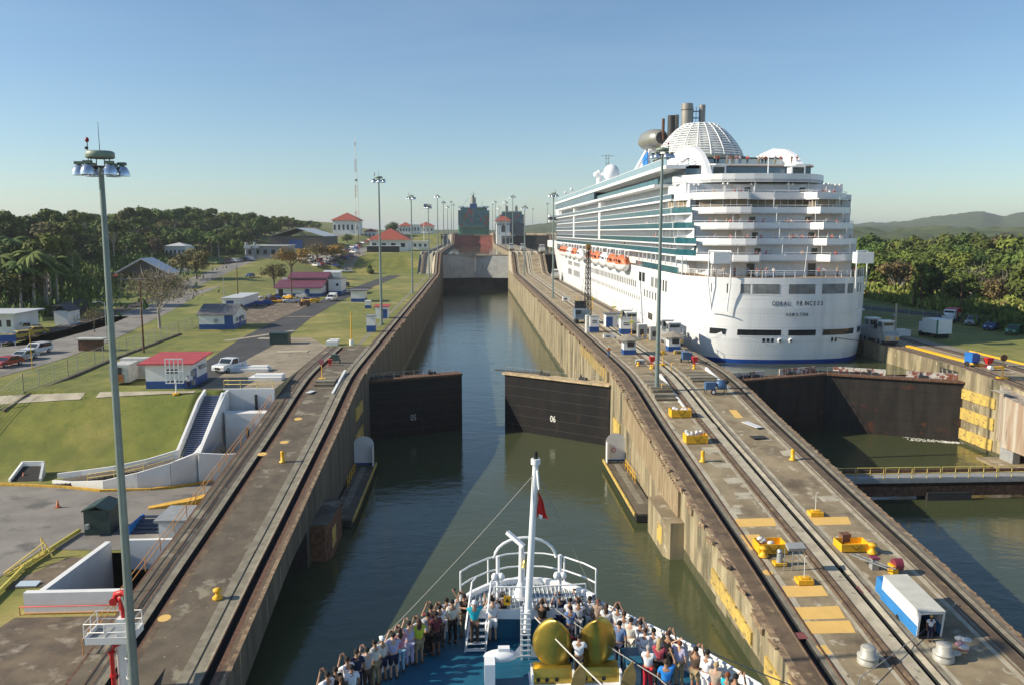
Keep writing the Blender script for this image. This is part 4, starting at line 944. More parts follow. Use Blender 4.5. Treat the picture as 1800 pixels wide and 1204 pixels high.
q=MB(); q.prism([(-31.3,78.5),(-27.2,79.6),(-24.2,81.2),(-24.2,80.),(-27,78.3),(-31,77.7)],3.,lambda x,y:3.1+.13*(x+31.3),KY); tag(q.build('ramp_barrier'),'low yellow barrier rising beside the dark wall on the lower road','barrier')
# ---- white stairs and retaining walls
def ribwall(name,pts,t,m,par,world=True,bottom=None):
    """wall along a line of (x,y,ztop)"""
    q=MB()
    for (x0,y0,z0),(x1,y1,z1) in zip(pts,pts[1:]):
        dx,dy=x1-x0,y1-y0; l=math.hypot(dx,dy) or 1; nx_,ny_=-dy/l*t/2,dx/l*t/2; b0=bottom if bottom is not None else z0-1.4; b1=bottom if bottom is not None else z1-1.4
        P=[(x0-nx_,y0-ny_),(x1-nx_,y1-ny_),(x1+nx_,y1+ny_),(x0+nx_,y0+ny_)]; Z=[z0,z1,z1,z0]; B=[b0,b1,b1,b0]
        vs=[(p[0],p[1],b) for p,b in zip(P,B)]+[(p[0],p[1],z) for p,z in zip(P,Z)]
        q.add(vs,[(0,3,2,1),(4,5,6,7),(0,1,5,4),(1,2,6,5),(2,3,7,6),(3,0,4,7)],m)
    return q.build(name,par,world)
WWALL=mat('whitewash',(.76,.76,.74),.7,.05,.8); over(WWALL,(.5,.49,.44),.6,.62,.8,(1,1,.3))
ST=thing('staircase','blue stairs between white walls running down the grass bank and curving to the road','stairs',(-31,90,3))
BSTEP=mat('blue_step',(.015,.05,.17),.6,.15,2)
q=MB(); N=30
for i in range(N):
    t=i/N; y=lerp(97.3,89.2,t); z=lerp(10.4,5.3,t); x=lerp(-30.5,-30.75,t); q.b2((x-.85,y-8.1/N-.02,z-1.2),(x+.85,y,z-5.1/N),BSTEP); q.b2((x-.84,y-8.1/N-.05,z-5.1/N-.05),(x+.84,y-8.1/N-.03,z-5.1/N+.01),GREY)
q.build('steps',ST,True)
ribwall('left_wall',[(-31.55,97.6,10.9),(-31.75,95.5,10.),(-32.,88.9,5.9)],.28,WWALL,ST); ribwall('right_wall',[(-29.4,97.2,10.6),(-29.45,89.2,6.4)],.28,WWALL,ST,bottom=2.8)
ribwall('curved_wall',[(-32.,88.9,5.9),(-35,88.3,5.1),(-38.5,88.2,4.4),(-42,88.4,3.9),(-44.6,88.4,3.6)],.25,WWALL,ST,bottom=2.8)
ribwall('outer_wall',[(-29.45,89.2,6.45),(-29.35,86.5,6.15),(-31.4,84.95,5.55),(-34.5,84.35,4.75),(-38,84.4,3.95),(-42,85.8,3.45),(-44.4,87.,3.3)],.28,WWALL,ST,bottom=2.8)
q=MB()
for i in range(22):
    t=i/21; y=87.+.5*sin(t*PI); x=lerp(-31.5,-43.5,t); z=lerp(5.1,3.1,t); q.b2((x-.3,y-1.6,z-1),(x+.3,y+1.1,z),CONCL)
q.build('lower_steps',ST,True)
q=MB(); pr_=[(-31.2,85.2,6.4),(-34,84.6,5.65),(-37,84.6,4.95),(-40,85.2,4.4)]; q.tube(pr_,.03,YRL,5); q.tube([(x,y,z-.4) for x,y,z in pr_],.03,YRL,5)
for p in pr_: q.cyl(p,(p[0],p[1],p[2]-1.2),.03,.03,YRL,5)
q.build('handrail',ST,True)
RT=thing('retaining_wall','tall white retaining wall with a grey arched portal below the yard','retaining wall',(-27,98,3))
q=MB(); q.b2((-30,99.3,2.8),(-23.9,99.7,10.6),WWALL); q.build('back_wall',RT,True)
ribwall('side_wall',[(-29.3,98.9,10.55),(-29.2,97.1,10.45),(-29.2,89.2,6.8),(-28.8,86.2,6.25),(-26.5,86.9,5.9),(-24,88.,5.7)],.32,WWALL,RT,bottom=2.9)
q=MB(); q.prism([(-29.3,96.7),(-23.9,96.7),(-23.9,95.1),(-28.6,95.1)],7.,lambda x,y:8.5,WWALL); q.b2((-28.6,95.0,3),(-23.9,95.1,7),WWALL); q.build('landing',RT,True)
q=MB(); q.b2((-26.2,99.15,5.),(-25.9,99.28,9.9),DARK); q.tube([(-26.05,95.,3),(-26.05,95.,6.8)],.16,DARK,8); q.build('downpipe',RT,True)
q=MB(); q.ext([(93,3),(93,5.1),(91.5,6.),(87.6,6.),(87.6,5.4),(91.2,5.3),(92.2,4.7),(92.2,3)],'x',-28.3,-28.05,GREY); q.build('portal_rim',RT,True)
def railing(label,pts,h=1.05,m=YRL,name='railing',every=1.6,mid=True,r=.035):
    q=MB(); t=thing(name,label,'railing',pts[0])
    for f_ in ((1,.55) if mid else (1,)): q.tube([(x,y,z+h*f_) for x,y,z in pts],r,m,5)
    for a,c in zip(pts,pts[1:]):
        a=Vector(a); c=Vector(c); k=max(1,int((c-a).length/every))
        for i in range(k+1): p=a.lerp(c,i/k); q.cyl(p,p+Vector((0,0,h)),r,r,m,5)
    q.build('rails',t,True); return t
railing('yellow railing along the top edge of the white retaining wall',[(-29.9,101.3,10.5),(-29.9,99.6,10.55),(-24.1,99.6,10.55)])
OR_=mat('railing_orange',(.6,.27,.06),.6,.2,3)
railing('rusty orange railing along the outer edge of the left lock wall',[(-24.,y,zw(y)-.1) for y in(49,56,62,68,75,82,90,98)],m=OR_,every=2.2)
# dark drain mouth, pit with white kerb walls
DR=thing('drain_inlet','dark drain mouth between two short white walls at the foot of the slope','drain',(-47.5,88,3))
q=MB(); q.add([(-49.1,87.6,3.06),(-46.1,87.6,3.06),(-46.6,89.4,4.3),(-48.6,89.4,4.3)],[(0,1,2,3)],BLK); q.build('opening',DR,True)
ribwall('side_wall',[(-49.2,87.5,3.3),(-48.7,89.4,4.7)],.25,WWALL,DR); ribwall('side_wall',[(-46.,87.5,3.3),(-46.5,89.4,4.7)],.25,WWALL,DR); ribwall('side_wall',[(-48.7,89.4,4.7),(-46.5,89.4,4.7)],.25,WWALL,DR)
PT=thing('pit','deep concrete pit with white kerb walls beside the lock wall','pit',(-27.5,61,3))
q=MB(); q.poly([(-30.8,56,-1.),(-24,56,-1.),(-24,67.1,-1.),(-30.8,67.1,-1.)],CONCL); 
for a,c in(((-30.8,56),(-24,56)),((-24,56),(-24,67.1)),((-24,67.1),(-30.8,67.1)),((-30.8,67.1),(-30.8,56))): q.poly([(*c,-1),(*a,-1),(*a,3),(*c,3)][::-1],CONCL); q.poly([(*c,-1),(*a,-1),(*a,3),(*c,3)],CONCL)
q.build('shaft',PT,True)
q=MB(); q.b2((-31.2,56.,2.9),(-24,56.5,4.5),WWALL); q.build('front_wall',PT,True)
ribwall('side_wall',[(-30.7,56.5,4.1),(-30.,66.7,4.1)],.45,WWALL,PT,bottom=-.8); 
q=MB(); q.b2((-28.6,66.3,1.8),(-24.,66.7,4.3),WWALL); q.build('back_wall',PT,True)
q=MB(); q.tube([(-31.4,55.8,3.0),(-31.4,55.8,3.6),(-24.1,55.8,3.6)],.04,REDP,5); q.build('red_pipe',PT,True)
q=MB(); q.b2((-31.2,55.9,2.98),(-24,56.02,3.06),OR_); q.build('orange_kerb',PT,True)
# huts -----------------------------------------------------------------
def hut(label,x0,y0,x1,y1,z,h,roof='flat',rm=ROOFG,base=.8,ov=.4,doors=(),wins=(),acs=(),name='hut',rise=.5,wall=None,bm=None,cat='hut'):
    """doors/wins/acs: (side, t0, t1, za, zb) with side f(ront) or r(ight)"""
    t=thing(name,label,cat,((x0+x1)/2,(y0+y1)/2,z)); wall=wall or WHITE; bm=bm or BLUEP
    q=MB(); q.b2((x0,y0,z-.3),(x1,y1,z+h),wall)
    if roof=='gable': q.ext([(x0,z+h),(x0+.0,z+h),(x0,z+h+.001),((x0+x1)/2,z+h+rise),(x1,z+h)],'y',y0,y1,wall) if 0 else None
    if roof=='gablex': q.ext([(y0,z+h),((y0+y1)/2,z+h+rise-.05),(y1,z+h)],'x',x0+.02,x1-.02,wall)
    q.build('wall',t,True)
    if base: q=MB(); q.b2((x0-.02,y0-.02,z-.3),(x1+.02,y1+.02,z+base),bm); q.build('plinth',t,True)
    q=MB()
    if roof=='flat': q.b2((x0-ov,y0-ov,z+h),(x1+ov,y1+ov,z+h+.22),rm)
    if roof=='shed': q.ext([(y0-ov,z+h+.02),(y0-ov,z+h+.17),(y1+ov,z+h+.17+rise),(y1+ov,z+h+.02+rise)],'x',x0-ov,x1+ov,rm)
    if roof=='gablex': q.ext([(y0-ov,z+h-.15),(y0-ov,z+h),((y0+y1)/2,z+h+rise+.12),(y1+ov,z+h),(y1+ov,z+h-.15),((y0+y1)/2,z+h+rise-.03)],'x',x0-ov,x1+ov,rm)
    if roof=='gabley': q.ext([(x0-ov,z+h-.15),(x0-ov,z+h),((x0+x1)/2,z+h+rise+.12),(x1+ov,z+h),(x1+ov,z+h-.15),((x0+x1)/2,z+h+rise-.03)],'y',y0-ov,y1+ov,rm)
    if roof=='hip':
        cx_,cy_=(x0+x1)/2,(y0+y1)/2; r_=max(0,(x1-x0)-(y1-y0))/2; A=[(x0-ov,y0-ov,z+h),(x1+ov,y0-ov,z+h),(x1+ov,y1+ov,z+h),(x0-ov,y1+ov,z+h),(cx_-r_,cy_,z+h+rise),(cx_+r_,cy_,z+h+rise)]
        q.add(A,[(0,1,5,4),(1,2,5),(2,3,4,5),(3,0,4),(3,2,1,0)],rm)
    q.build('roof',t,True)
    def item(k,nm,m,d):
        s,a,c,za,zb=k; q=MB()
        if s=='f': q.b2((lerp(x0,x1,a),y0-d,z+za),(lerp(x0,x1,c),y0+.02,z+zb),m)
        else: q.b2((x1-.02,lerp(y0,y1,a),z+za),(x1+d,lerp(y0,y1,c),z+zb),m)
        q.build(nm,t,True)
    for k in doors: item(k,'door',bm if bm is BLUEP else DARK,.06)
    for k in wins: item(k,'window',WIN,.05)
    for k in acs: item(k,'air_conditioner',GREY,.35)
    return t
hut('small white and blue hut with a flat bright red roof above the grass slope',-39.5,100.6,-34.2,107.,10.45,3.,'shed',ROOFR,.95,.7,doors=[('r',.15,.35,0,2.2)],wins=[('f',.48,.72,1.9,2.4),('f',.5,.74,.75,1.)],acs=[('r',.05,.13,1.5,2.1),('r',.05,.13,.4,1.),('r',.5,.8,1.9,2.3)],name='office_hut',rise=.35)
hut('white and blue hut with a grey gable roof beside the inner road',-53,162.5,-46.4,171.5,10.45,2.9,'gablex',ROOFG,1.,.4,doors=[('f',.74,.99,0,2.7),('r',.45,.6,0,2.1)],wins=[('r',.75,.85,1.2,2.)],acs=[('f',.45,.53,1.4,2.1),('r',.2,.3,1.4,2.1),('r',.62,.7,1.6,2.2)],rise=1.6,name='office_hut')
W=thing('workshop','long white and blue workshop with a stepped maroon metal roof','workshop',(-50,252,10.45))
q=MB(); q.b2((-57,243.5,10.3),(-44,262,13.2),WHITE); q.ext([(243.5,13.2),(252,14.7),(252,15.7),(262,13.2)],'x',-56.9,-44.1,WHITE); q.build('wall',W,True)
q=MB(); q.b2((-57.02,243.45,10.3),(-43.98,262.05,11.4),BLUEP); q.build('plinth',W,True)
q=MB(); q.ext([(242.6,13.),(242.6,13.15),(252,15.05),(252,14.9)],'x',-57.6,-43.4,ROOFP); q.build('lower_roof',W,True)
q=MB(); q.ext([(251,15.3),(251,15.6),(256.5,17.1),(263,14.8),(263,14.6)],'x',-55.2,-43.2,ROOFP); q.build('upper_roof',W,True)
for x in(-56.2,-48.6): q=MB(); q.b2((x,243.38,10.4),(x+1.3,243.5,12.7),WIN if x<-50 else BLUEP); q.build('door',W,True)
hut('boxy pale annex at the right end of the maroon workshop',-43.2,252,-39.4,262,10.45,4.6,'flat',ROOFG,1.,.2,name='annex',wins=[('f',.6,.8,2.6,3.4)])
hut('small pale roof block standing behind the maroon workshop',-49,275,-43.5,281,10.45,5.4,'shed',ROOFW,0,.2,name='shed')
hut('low white shed with blue doors left of the maroon workshop yard',-61,205,-56.5,222,10.45,2.6,'flat',ROOFW,.8,.3,doors=[('f',.2,.6,0,2.1)],name='shed')
hut('little white hut with a flat grey roof on the lawn by the inner road',-32.6,225,-28.9,230,10.45,3.,'flat',ROOFG,.9,.7,name='hut',wins=[])
hut('narrow white and blue utility cabinet nearest the left lock track',-19.9,156.5,-18.3,158.3,10.5,2.9,'flat',GREY,1.2,.1,name='cabinet',cat='cabinet')
hut('small white and blue utility box on the lawn behind the tall mast',-26.4,205.5,-25.,207,10.45,1.7,'flat',WHITE,.8,.05,name='cabinet',cat='cabinet')
t=hut('little open shelter with a pale red roof by the left lock track',-21.,181,-18.2,183.5,10.5,2.5,'shed',ROOFR,0,.25,name='shelter',rise=.2,doors=[('f',.55,.9,0,2.)],cat='shelter')
hut('dark green metal box on the concrete apron right of the inner road',-34.,139.6,-31.,142.,10.5,1.7,'flat',mat('dark_green',(.02,.045,.04),.5,.2,2),0,.05,wall=mat('dark_green',(.02,.045,.04)),name='equipment_box',cat='box')
hut('dark green ribbed metal shed on the lower road by the pit',-33.9,71.,-31.7,73.6,3,2.3,'gabley',mat('dark_green'+'',(.02,.045,.04)),0,.12,wall=MT['dark_green'],name='equipment_shed',rise=.35,acs=[('f',.08,.22,.7,1.1)],cat='shed')
t=hut('white booth with a flat grey roof tucked against the outer lock wall',-26.6,68.6,-24.4,72.,3,2.,'flat',GREY,0,.3,name='booth',cat='booth')
# blue panels, mats, small things on the lower road
q=MB(); 
for k in range(5): q.b2((-30.1,71.2+k*.65,3.1+k*.12),(-27.6,71.7+k*.65,3.18+k*.12),mat('navy_slat',(.04,.06,.1),.6))
q.b2((-30.25,71,3),(-30.05,74.4,3.75),mat('bright_blue',(.01,.15,.5),.5)); tag(q.build('metal_steps',org=(-28.8,71,3)),'navy metal treads with a bright blue side panel on the lower road','steps')
def cone(p,label):
    q=MB(); q.b2((-.22,-.22,0),(.22,.22,.05),ORNG); q.lathe([(.17,.05),(.04,.75),(0,.75)],(0,0,0),ORNG,10); o=q.build('traffic_cone'); o.location=p; return tag(o,label,'cone')
cone((*X(102,893),3.05),'orange traffic cone on the lower road')
cone((*X(42,843),3.05),'orange cone standing in the mouth of the drain')
def tubeobj(name,pts,r,m,label,cat,n=8):
    q=MB(); q.tube(pts,r,m,n); return tag(q.build(name,org=pts[0]),label,cat)
tubeobj('hose',[(*X(a,c),3.25) for a,c in((-30,1075),(0,1045),(25,1020),(45,1000),(90,970),(140,937))],.17,mat('hose_yellow',(.6,.5,.08),.6,.1,2),'fat yellow hose lying across the lower grass and road','hose')
T_=thing('trestle','leaning yellow pipe trestle beside the hose','trestle',(*X(75,975),3))
q=MB(); a=Vector((*X(8,1015),3.1)); c=Vector((*X(78,982),3.1))
for dz in(0,.9): q.bar(a+Vector((0,0,dz*.2)),c+Vector((0,0,.3+dz)),.09,.09,YRL)
for i in range(7): p=a.lerp(c,i/6); q.bar(p,p+Vector((.3,0,.3+.9*i/6)),.05,.05,YRL)
q.build('frame',T_,True); q=MB(); q.bar(c,c+Vector((-.3,.3,1.6)),.09,.09,YRL); q.bar(c+Vector((.7,0,0)),c+Vector((-.3,.3,1.6)),.09,.09,YRL); q.build('leg',T_,True)
q=MB(); q.box((0,0,.1),(1.5,.8,.06),mat('pale_blue',(.45,.55,.62),.6),rx=.1); o=q.build('panel'); o.location=(*X(50,1029),3.05); tag(o,'pale blue sheet lying on the lower grass','sheet')
# white grid sign on the slope edge
SG=thing('grid_sign','white grid sign frame on a single post in front of the red roofed hut','sign',(-35,97.6,10.4))
q=MB(); q.cyl((-34.9,97.6,10.3),(-34.9,97.6,12.2),.09,.09,WHITE,8); q.build('post',SG,True); q=MB(); q.cyl((-34.9,97.6,10.3),(-34.9,97.6,10.5),.4,.4,YEL,10); q.build('footing',SG,True)
q=MB()
for k in range(5): x=-36+.5*k; q.b2((x-.05,97.55,11.7),(x+.05,97.62,14.6),WHITE)
for z in(11.7,13.1,14.55): q.b2((-36.05,97.5,z-.05),(-33.95,97.6,z+.05),WHITE)
q.build('grid',SG,True)
# cargo boxes, slabs, steps on the yard
TRL=thing('cargo_trailer','small rusty white cargo box with an open orange door beside the red roofed hut','trailer',(-44,104.5,10.45))
q=MB(); q.b2((-44.9,103.2,10.8),(-42.6,106.5,13.),mat('dirty_white',(.5,.5,.47),.7,.2,1.5)); q.b2((-44.9,106.5,10.8),(-41.6,108,13.3),MT['dirty_white']); q.b2((-44.3,103.1,10.9),(-43.4,103.22,12.7),DARK); q.build('body',TRL,True)
q=MB(); q.b2((-43.9,103.,10.9),(-43.2,103.1,11.8),mat('orange_rust',(.35,.12,.03),.8,.3,2)); q.build('door',TRL,True)
q=MB()
for x in(-44.5,-43): q.cyl((x,104,10.8),(x+.2,104,10.8),.33,.33,BLK,12)
q.build('wheels',TRL,True)
for (a,c,w_,d_,h_,m,lab) in((-31.,113.2,6.5,2.2,.45,WWALL,'long white concrete slab lying on the yard beside the left track'),(-26.4,106.2,4.2,2.3,.5,WWALL,'short flight of white steps at the edge of the left track'),(-28.5,131,5.,2.,.12,PALE,'flat pale concrete strip on the yard beyond the long white slab'),(-23.4,139,1.9,2.,.7,WHITE,'small white hatch box on the apron near the track bend')):
    q=MB(); q.box((0,0,h_/2),(w_,d_,h_),m); 
    if h_>.3: q.box((.3,.2,h_+.12),(w_*.85,d_*.6,.25),m)
    o=q.build('slab'); o.location=(a,c,10.46); tag(o,lab,'slab')
# vehicles -----------------------------------------------------------------
def car_mesh(kind,paint,name='car'):
    t=thing(name,'x','car')
    if kind=='pickup': L_,W_,P=5.3,1.9,[(-2.65,.45),(-2.65,1.0),(-.9,1.05),(-.85,1.0),(-.8,1.72),(.55,1.75),(1.1,1.15),(2.5,1.05),(2.65,.85),(2.65,.4)]
    elif kind=='suv': L_,W_,P=4.7,1.85,[(-2.35,.4),(-2.38,1.05),(-2.1,1.68),(.5,1.72),(1.15,1.1),(2.2,.98),(2.38,.75),(2.35,.38)]
    else: L_,W_,P=4.4,1.75,[(-2.2,.38),(-2.22,.85),(-1.75,.95),(-1.15,1.4),(.35,1.42),(1.05,.95),(2.05,.85),(2.22,.65),(2.2,.35)]
    q=MB(); q.ext([(x,z) for x,z in P],'x',-W_/2,W_/2,paint)
    if kind=='pickup': q.b2((-W_/2+.12,-2.5,1.03),(W_/2-.12,-1.,1.06),DARK)
    q.build('body',t)
    q=MB(); zt=max(z for _,z in P)-.08; zb=1.02 if kind!='car' else .92
    ys={'pickup':(-.72,.85),'suv':(-2.05,.75),'car':(-1.3,.75)}[kind]
    for s in(-1,1): q=MB(); q.poly([(s*(W_/2+.012),ys[0],zb),(s*(W_/2+.012),ys[1],zb),(s*(W_/2+.012),ys[1]-.4,zt),(s*(W_/2+.012),ys[0]+.15,zt)],GLASS); q.build('side_glass',t)
    q=MB(); f0=(P[-4] if kind!='car' else P[5]); 
    a,c={'pickup':((.57,1.74),(1.1,1.16)),'suv':((.52,1.7),(1.14,1.12)),'car':((.37,1.41),(1.04,.97))}[kind]
    q.poly([(-W_/2+.1,a[0]+.03,a[1]-.03),(W_/2-.1,a[0]+.03,a[1]-.03),(W_/2-.1,c[0]+.03,c[1]),(-W_/2+.1,c[0]+.03,c[1])][::-1],GLASS); q.build('windscreen',t)
    for y in(-L_*.3,L_*.31):
        for s in(-1,1): q=MB(); q.cyl((s*(W_/2-.18),y,.34),(s*(W_/2+.02),y,.34),.34,.34,BLK,14); q.cyl((s*(W_/2+.015),y,.34),(s*(W_/2+.03),y,.34),.19,.19,STEEL,10); q.build('wheel',t)
    for s in(-1,1): q=MB(); q.b2((s*(W_/2-.38)-.16,L_/2-.05,.68),(s*(W_/2-.38)+.16,L_/2+.04,.84),mat('headlight',(.7,.72,.72),.15)); q.build('headlight',t)
    q=MB(); q.b2((-W_/2+.55,L_/2-.05,.5),(W_/2-.55,L_/2+.035,.82),DARK); q.build('grille',t)
    return t
PC={k:mat('car_'+k,c,.25,coat=.5) for k,c in dict(white=(.75,.76,.77),silver=(.4,.42,.44),red=(.35,.02,.02),blue=(.03,.09,.3),black=(.015,.015,.018),yellow=(.55,.38,.04),green=(.03,.16,.07),maroon=(.16,.02,.03)).items()}
def car(kind,col,x,y,rz,label,name='car',cat='car',group=None):
    t=car_mesh(kind,PC[col],name); t.location=(x,y,gh(x,y)+.05); t.rotation_euler=(0,0,rz); tag(t,label,cat,group); return t
car('pickup','white',-33.2,113.5,PI-.35,'white pickup truck parked on the yard beside the red roofed hut','pickup_truck','pickup truck')
t=car('pickup','white',-38.4,228.5,PI-.1,'white pickup with a boxy white body driving along the inner road','pickup_truck','pickup truck'); q=MB(); q.b2((-.95,-2.5,1.),(.95,-.75,2.1),WHITE); q.build('cargo_box',t)
t=car('pickup','white',*X(610,480),PI/2,'white and blue pickup standing at the foot of the steep path','pickup_truck','pickup truck')
car('pickup','black',*X(609,505),.2,'dark pickup parked in the shade right of the workshop annex','pickup_truck','pickup truck')
car('suv','white',*X(66,622),2.9,'white estate car last in the queue on the wide left road','car'); car('car','silver',*X(42,633),2.9,'grey car between the white and the red car on the left road','car'); car('car','red',*X(14,644),2.9,'dark red car leading the queue at the left edge','car')
car('car','yellow',*X(34,596),2.4,'yellow car behind the railway at the left edge','car'); car('pickup','white',*X(46,583),2.2,'white pickup next to the yellow cars at the left edge','pickup_truck','pickup truck'); car('car','yellow',*X(62,588),2.3,'yellow car farther right behind the railway','car'); car('car','black',*X(5,605),2.3,'black car cut by the left edge behind the railway','car')
car('car','blue',*X(440,488),2.9,'small dark blue car alone on the far main road','car')
r=random.Random(3); protos={}
def parked(i,x,y,rz,label,group):
    kind=r.choice(['car','car','suv','pickup']); col=r.choice(['white','white','white','silver','silver','red','blue','black','maroon','green'])
    k=(kind,col)
    if k not in protos: protos[k]=car(kind,col,x,y,rz,label,group=group); return
    dup(protos[k],(x,y,gh(x,y)+.05),rz,label,group)
rows=[((386,464),(440,459),9,'yard below the far warehouse','left to right'),((530,462),(560,461),3,'pale verge beside the white bus','left to right'),((556,470),(632,436),12,'row in front of the yellow flowering tree','near to far'),((590,470),(622,446),5,'second row right of the flowering tree','near to far'),((620,437),(650,424),6,'distant row on the hill','near to far')]
for a,c,n_,nm,od in rows:
    for i in range(n_):
        px=lerp(a[0],c[0],i/(n_-1)); py=lerp(a[1],c[1],i/(n_-1)); x,y=X(px,py); parked(i,x,y,r.uniform(.6,.8)+ (PI if r.random()<.5 else 0),f'parked car {ORD[i]} {od} in the {nm}','cars parked below the far buildings')
B=thing('bus','white minibus with dark windows at the left end of the parked cars','bus',(*X(536,459),gh(*X(536,459))),1.3)
q=MB(); q.b2((-1.15,-4,.4),(1.15,4,3.),WHITE); q.build('body',B)
for s in(-1,1): q=MB(); q.b2((s*1.14,-3.7,1.5),(s*1.17,3.7,2.5),WIN); q.build('window_band',B)
q=MB(); 
for y in(-2.6,2.6): q.cyl((-1.17,y,.45),(1.17,y,.45),.45,.45,BLK,12)
q.build('axle_wheels',B)
# buildings further off -----------------------------------------------------------------
def gz(x,y): return gh(x,y)
def far_hut(label,pl,pr,py,depth,h,roof,rm,rise=2.,base=0,wall=None,name='building',ov=.6,wins=0,cat='building',doors=()):
    x0,y=X(pl,py); k=(pr-pl)/F_*y; x1=x0+k
    z=min(gz(x0,y),gz(x1,y)); W_=[]
    if wins: W_=[('f',(i+.25)/wins,(i+.7)/wins,h*.35,h*.7) for i in range(wins)]
    return hut(label,x0,y,x1,y+depth,z,h,roof,rm,base,ov,wins=W_,rise=rise,wall=wall,name=name,cat=cat,doors=doors)
CORR=mat('brown_cladding',(.12,.105,.085),.8,.15,1,stretch=(3,3,.3))
# open hangar with pale gable roof
x0,y0=X(213,508); x1=x0+14; z=gh(x0,y0)
HG=thing('hangar','open steel hangar with a bright pale gable roof at the jungle edge','hangar',((x0+x1)/2,y0,z))
q=MB(); q.ext([(x0-1.4,z+4.6),(x0-1.4,z+5.),((x0+x1)/2,z+9.6),(x1+1.4,z+5.),(x1+1.4,z+4.6),((x0+x1)/2,z+9.2)],'y',y0-1.2,y0+9,ROOFW); q.build('roof',HG,True)
q=MB(); q.ext([(x0,z+4.8),((x0+x1)/2,z+9.1),(x1,z+4.8)],'y',y0+.5,y0+.9,CORR); q.b2((x0,y0+7,z),(x1,y0+7.3,z+4.8),CORR); q.b2((x1-.3,y0+1,z+2),(x1,y0+7,z+4.8),CORR); q.build('cladding',HG,True)
for x in(x0+.2,x1-.2):
    for dy in(0,6): q=MB(); q.b2((x-.25,y0+dy,z),(x+.25,y0+dy+.5,z+4.8),PALE); q.build('column',HG,True)
q=MB(); q.b2((x0+1,y0-4,z+3.),(x1-3,y0,z+3.25),ROOFG); q.build('lean_to_roof',HG,True)
far_hut('long low shed with a flat red roof at the jungle edge',113,195,497,9,3.2,'flat',ROOFR,wall=CORR,name='shed',wins=8,cat='shed')
far_hut('large dark warehouse with a grey gable roof below the wooded hill',476,566,437,50,7,'gabley',ROOFW,4.5,wall=CORR,name='warehouse',cat='warehouse',doors=[('f',.35,.6,0,5)])
far_hut('pale industrial shed stepping down left of the dark warehouse',432,500,455,22,6,'flat',ROOFW,wall=GREY,name='industrial_shed',wins=5,cat='shed')
for a in((434,438),(449,441)):
    x,y=X(a[0],456); q=MB(); z=gh(x,y); q.cyl((x,y,z),(x,y,z+8),.7,.7,GREY,10); q.b2((x-1.,y-1,z+5),(x+1.8,y+1,z+6.5),ROOFW); tag(q.build('silo',org=(x,y,z)),f'pale steel silo tower {"left" if a[0]<440 else "right"} of the pair by the industrial shed','silo')
far_hut('pale round-ended house with a grey roof half hidden by the trees',290,325,452,12,6,'hip',ROOFW,1.5,wall=WHITE,name='house',wins=5,cat='house')
far_hut('big two storey white house with a red hip roof on the hilltop',585,630,412,20,11,'hip',ROOFT,6,wall=WHITE,name='house',wins=6,ov=1.5,cat='house')
far_hut('low red roofed house right of the two storey hilltop house',640,660,413,14,5,'hip',ROOFT,2.5,wall=WHITE,name='house',wins=3,cat='house')
LH=far_hut('white lock building with a broad red hip roof at the top of the green bank',650,716,442,24,6.,'hip',ROOFT,6,wall=WHITE,name='lock_house',wins=4,ov=1.6,cat='building')
far_hut('dark open porch in front of the broad red roofed lock building',645,700,444,5,3.,'flat',ROOFW,wall=DARK,name='porch',ov=.8,cat='porch')
far_hut('long white skyline house with a red hip roof, left of two',702,722,412,14,7,'hip',ROOFT,3.5,wall=WHITE,name='house',wins=4,ov=1,cat='house')
far_hut('white skyline house with a red hip roof right beside the flagpole',735,762,411,16,7,'hip',ROOFT,4.5,wall=WHITE,name='house',wins=4,ov=1.5,cat='house')
far_hut('flat white wing joining the two skyline houses',722,738,412,12,8,'flat',WHITE,wall=WHITE,name='house',wins=3,cat='house')
far_hut('low white building with awnings right of the red roofed lock building',716,752,439,10,4.5,'flat',WHITE,wall=WHITE,name='building',wins=4,ov=1.,cat='building')
far_hut('little white shed with a dark gable roof beside the railway',96,120,573,5,3,'gabley',DARK,1,wall=WHITE,name='shed',cat='shed',ov=.25)
far_hut('white bungalow with a flat pale roof at the left edge behind the railway',-40,22,587,9,3.6,'flat',ROOFW,wall=WHITE,name='bungalow',wins=4,ov=.9,cat='bungalow')
# control tower on the lock island
hut('square control booth on dark legs on the upper left lock wall',-20.8,585,-18,588,19.2,0.1,'flat',DARK,0,1.5,name='control_booth',cat='booth')
q=MB(); q.b2((-21,585,19.2),(-20.6,585.4,27),DARK); q.b2((-18.4,585,19.2),(-18,585.4,27),DARK); q.b2((-21.4,584.6,27),(-17.4,588.4,27.6),DARK); q.b2((-21.2,584.8,24.5),(-17.8,588,26.4),WIN); tag(q.build('signal_gantry',org=(-19.5,585,19.2)),'dark steel gantry carrying a signal board above the upper left wall','gantry')
# lattice radio mast
RM=thing('radio_mast','tall red and white lattice radio mast on the hill','mast',(-84,620,26))
q=MB(); n_=22
for k in range(n_):
    z0_=26+k*3.1; z1_=z0_+3.1; r0=1.9-1.3*k/n_; r1=1.9-1.3*(k+1)/n_; m=mat('faded_red',(.4,.12,.1),.6) if (k//3)%2 else WHITE
    for i in range(3):
        a=i*2*PI/3; c=(i+1)*2*PI/3; p=lambda r_,t,z_:(-84+r_*cos(t),620+r_*sin(t),z_)
        q.bar(p(r0,a,z0_),p(r1,a,z1_),.14,.14,m); q.bar(p(r0,a,z0_),p(r1,c,z1_),.08,.08,m)
q.build('lattice',RM,True); q=MB(); q.cyl((-84,620,94),(-84,620,101),.15,.08,WHITE,5); q.cyl((-84,619,66),(-84,619,67.5),1.,1.,GREY,8); q.build('antenna',RM,True)
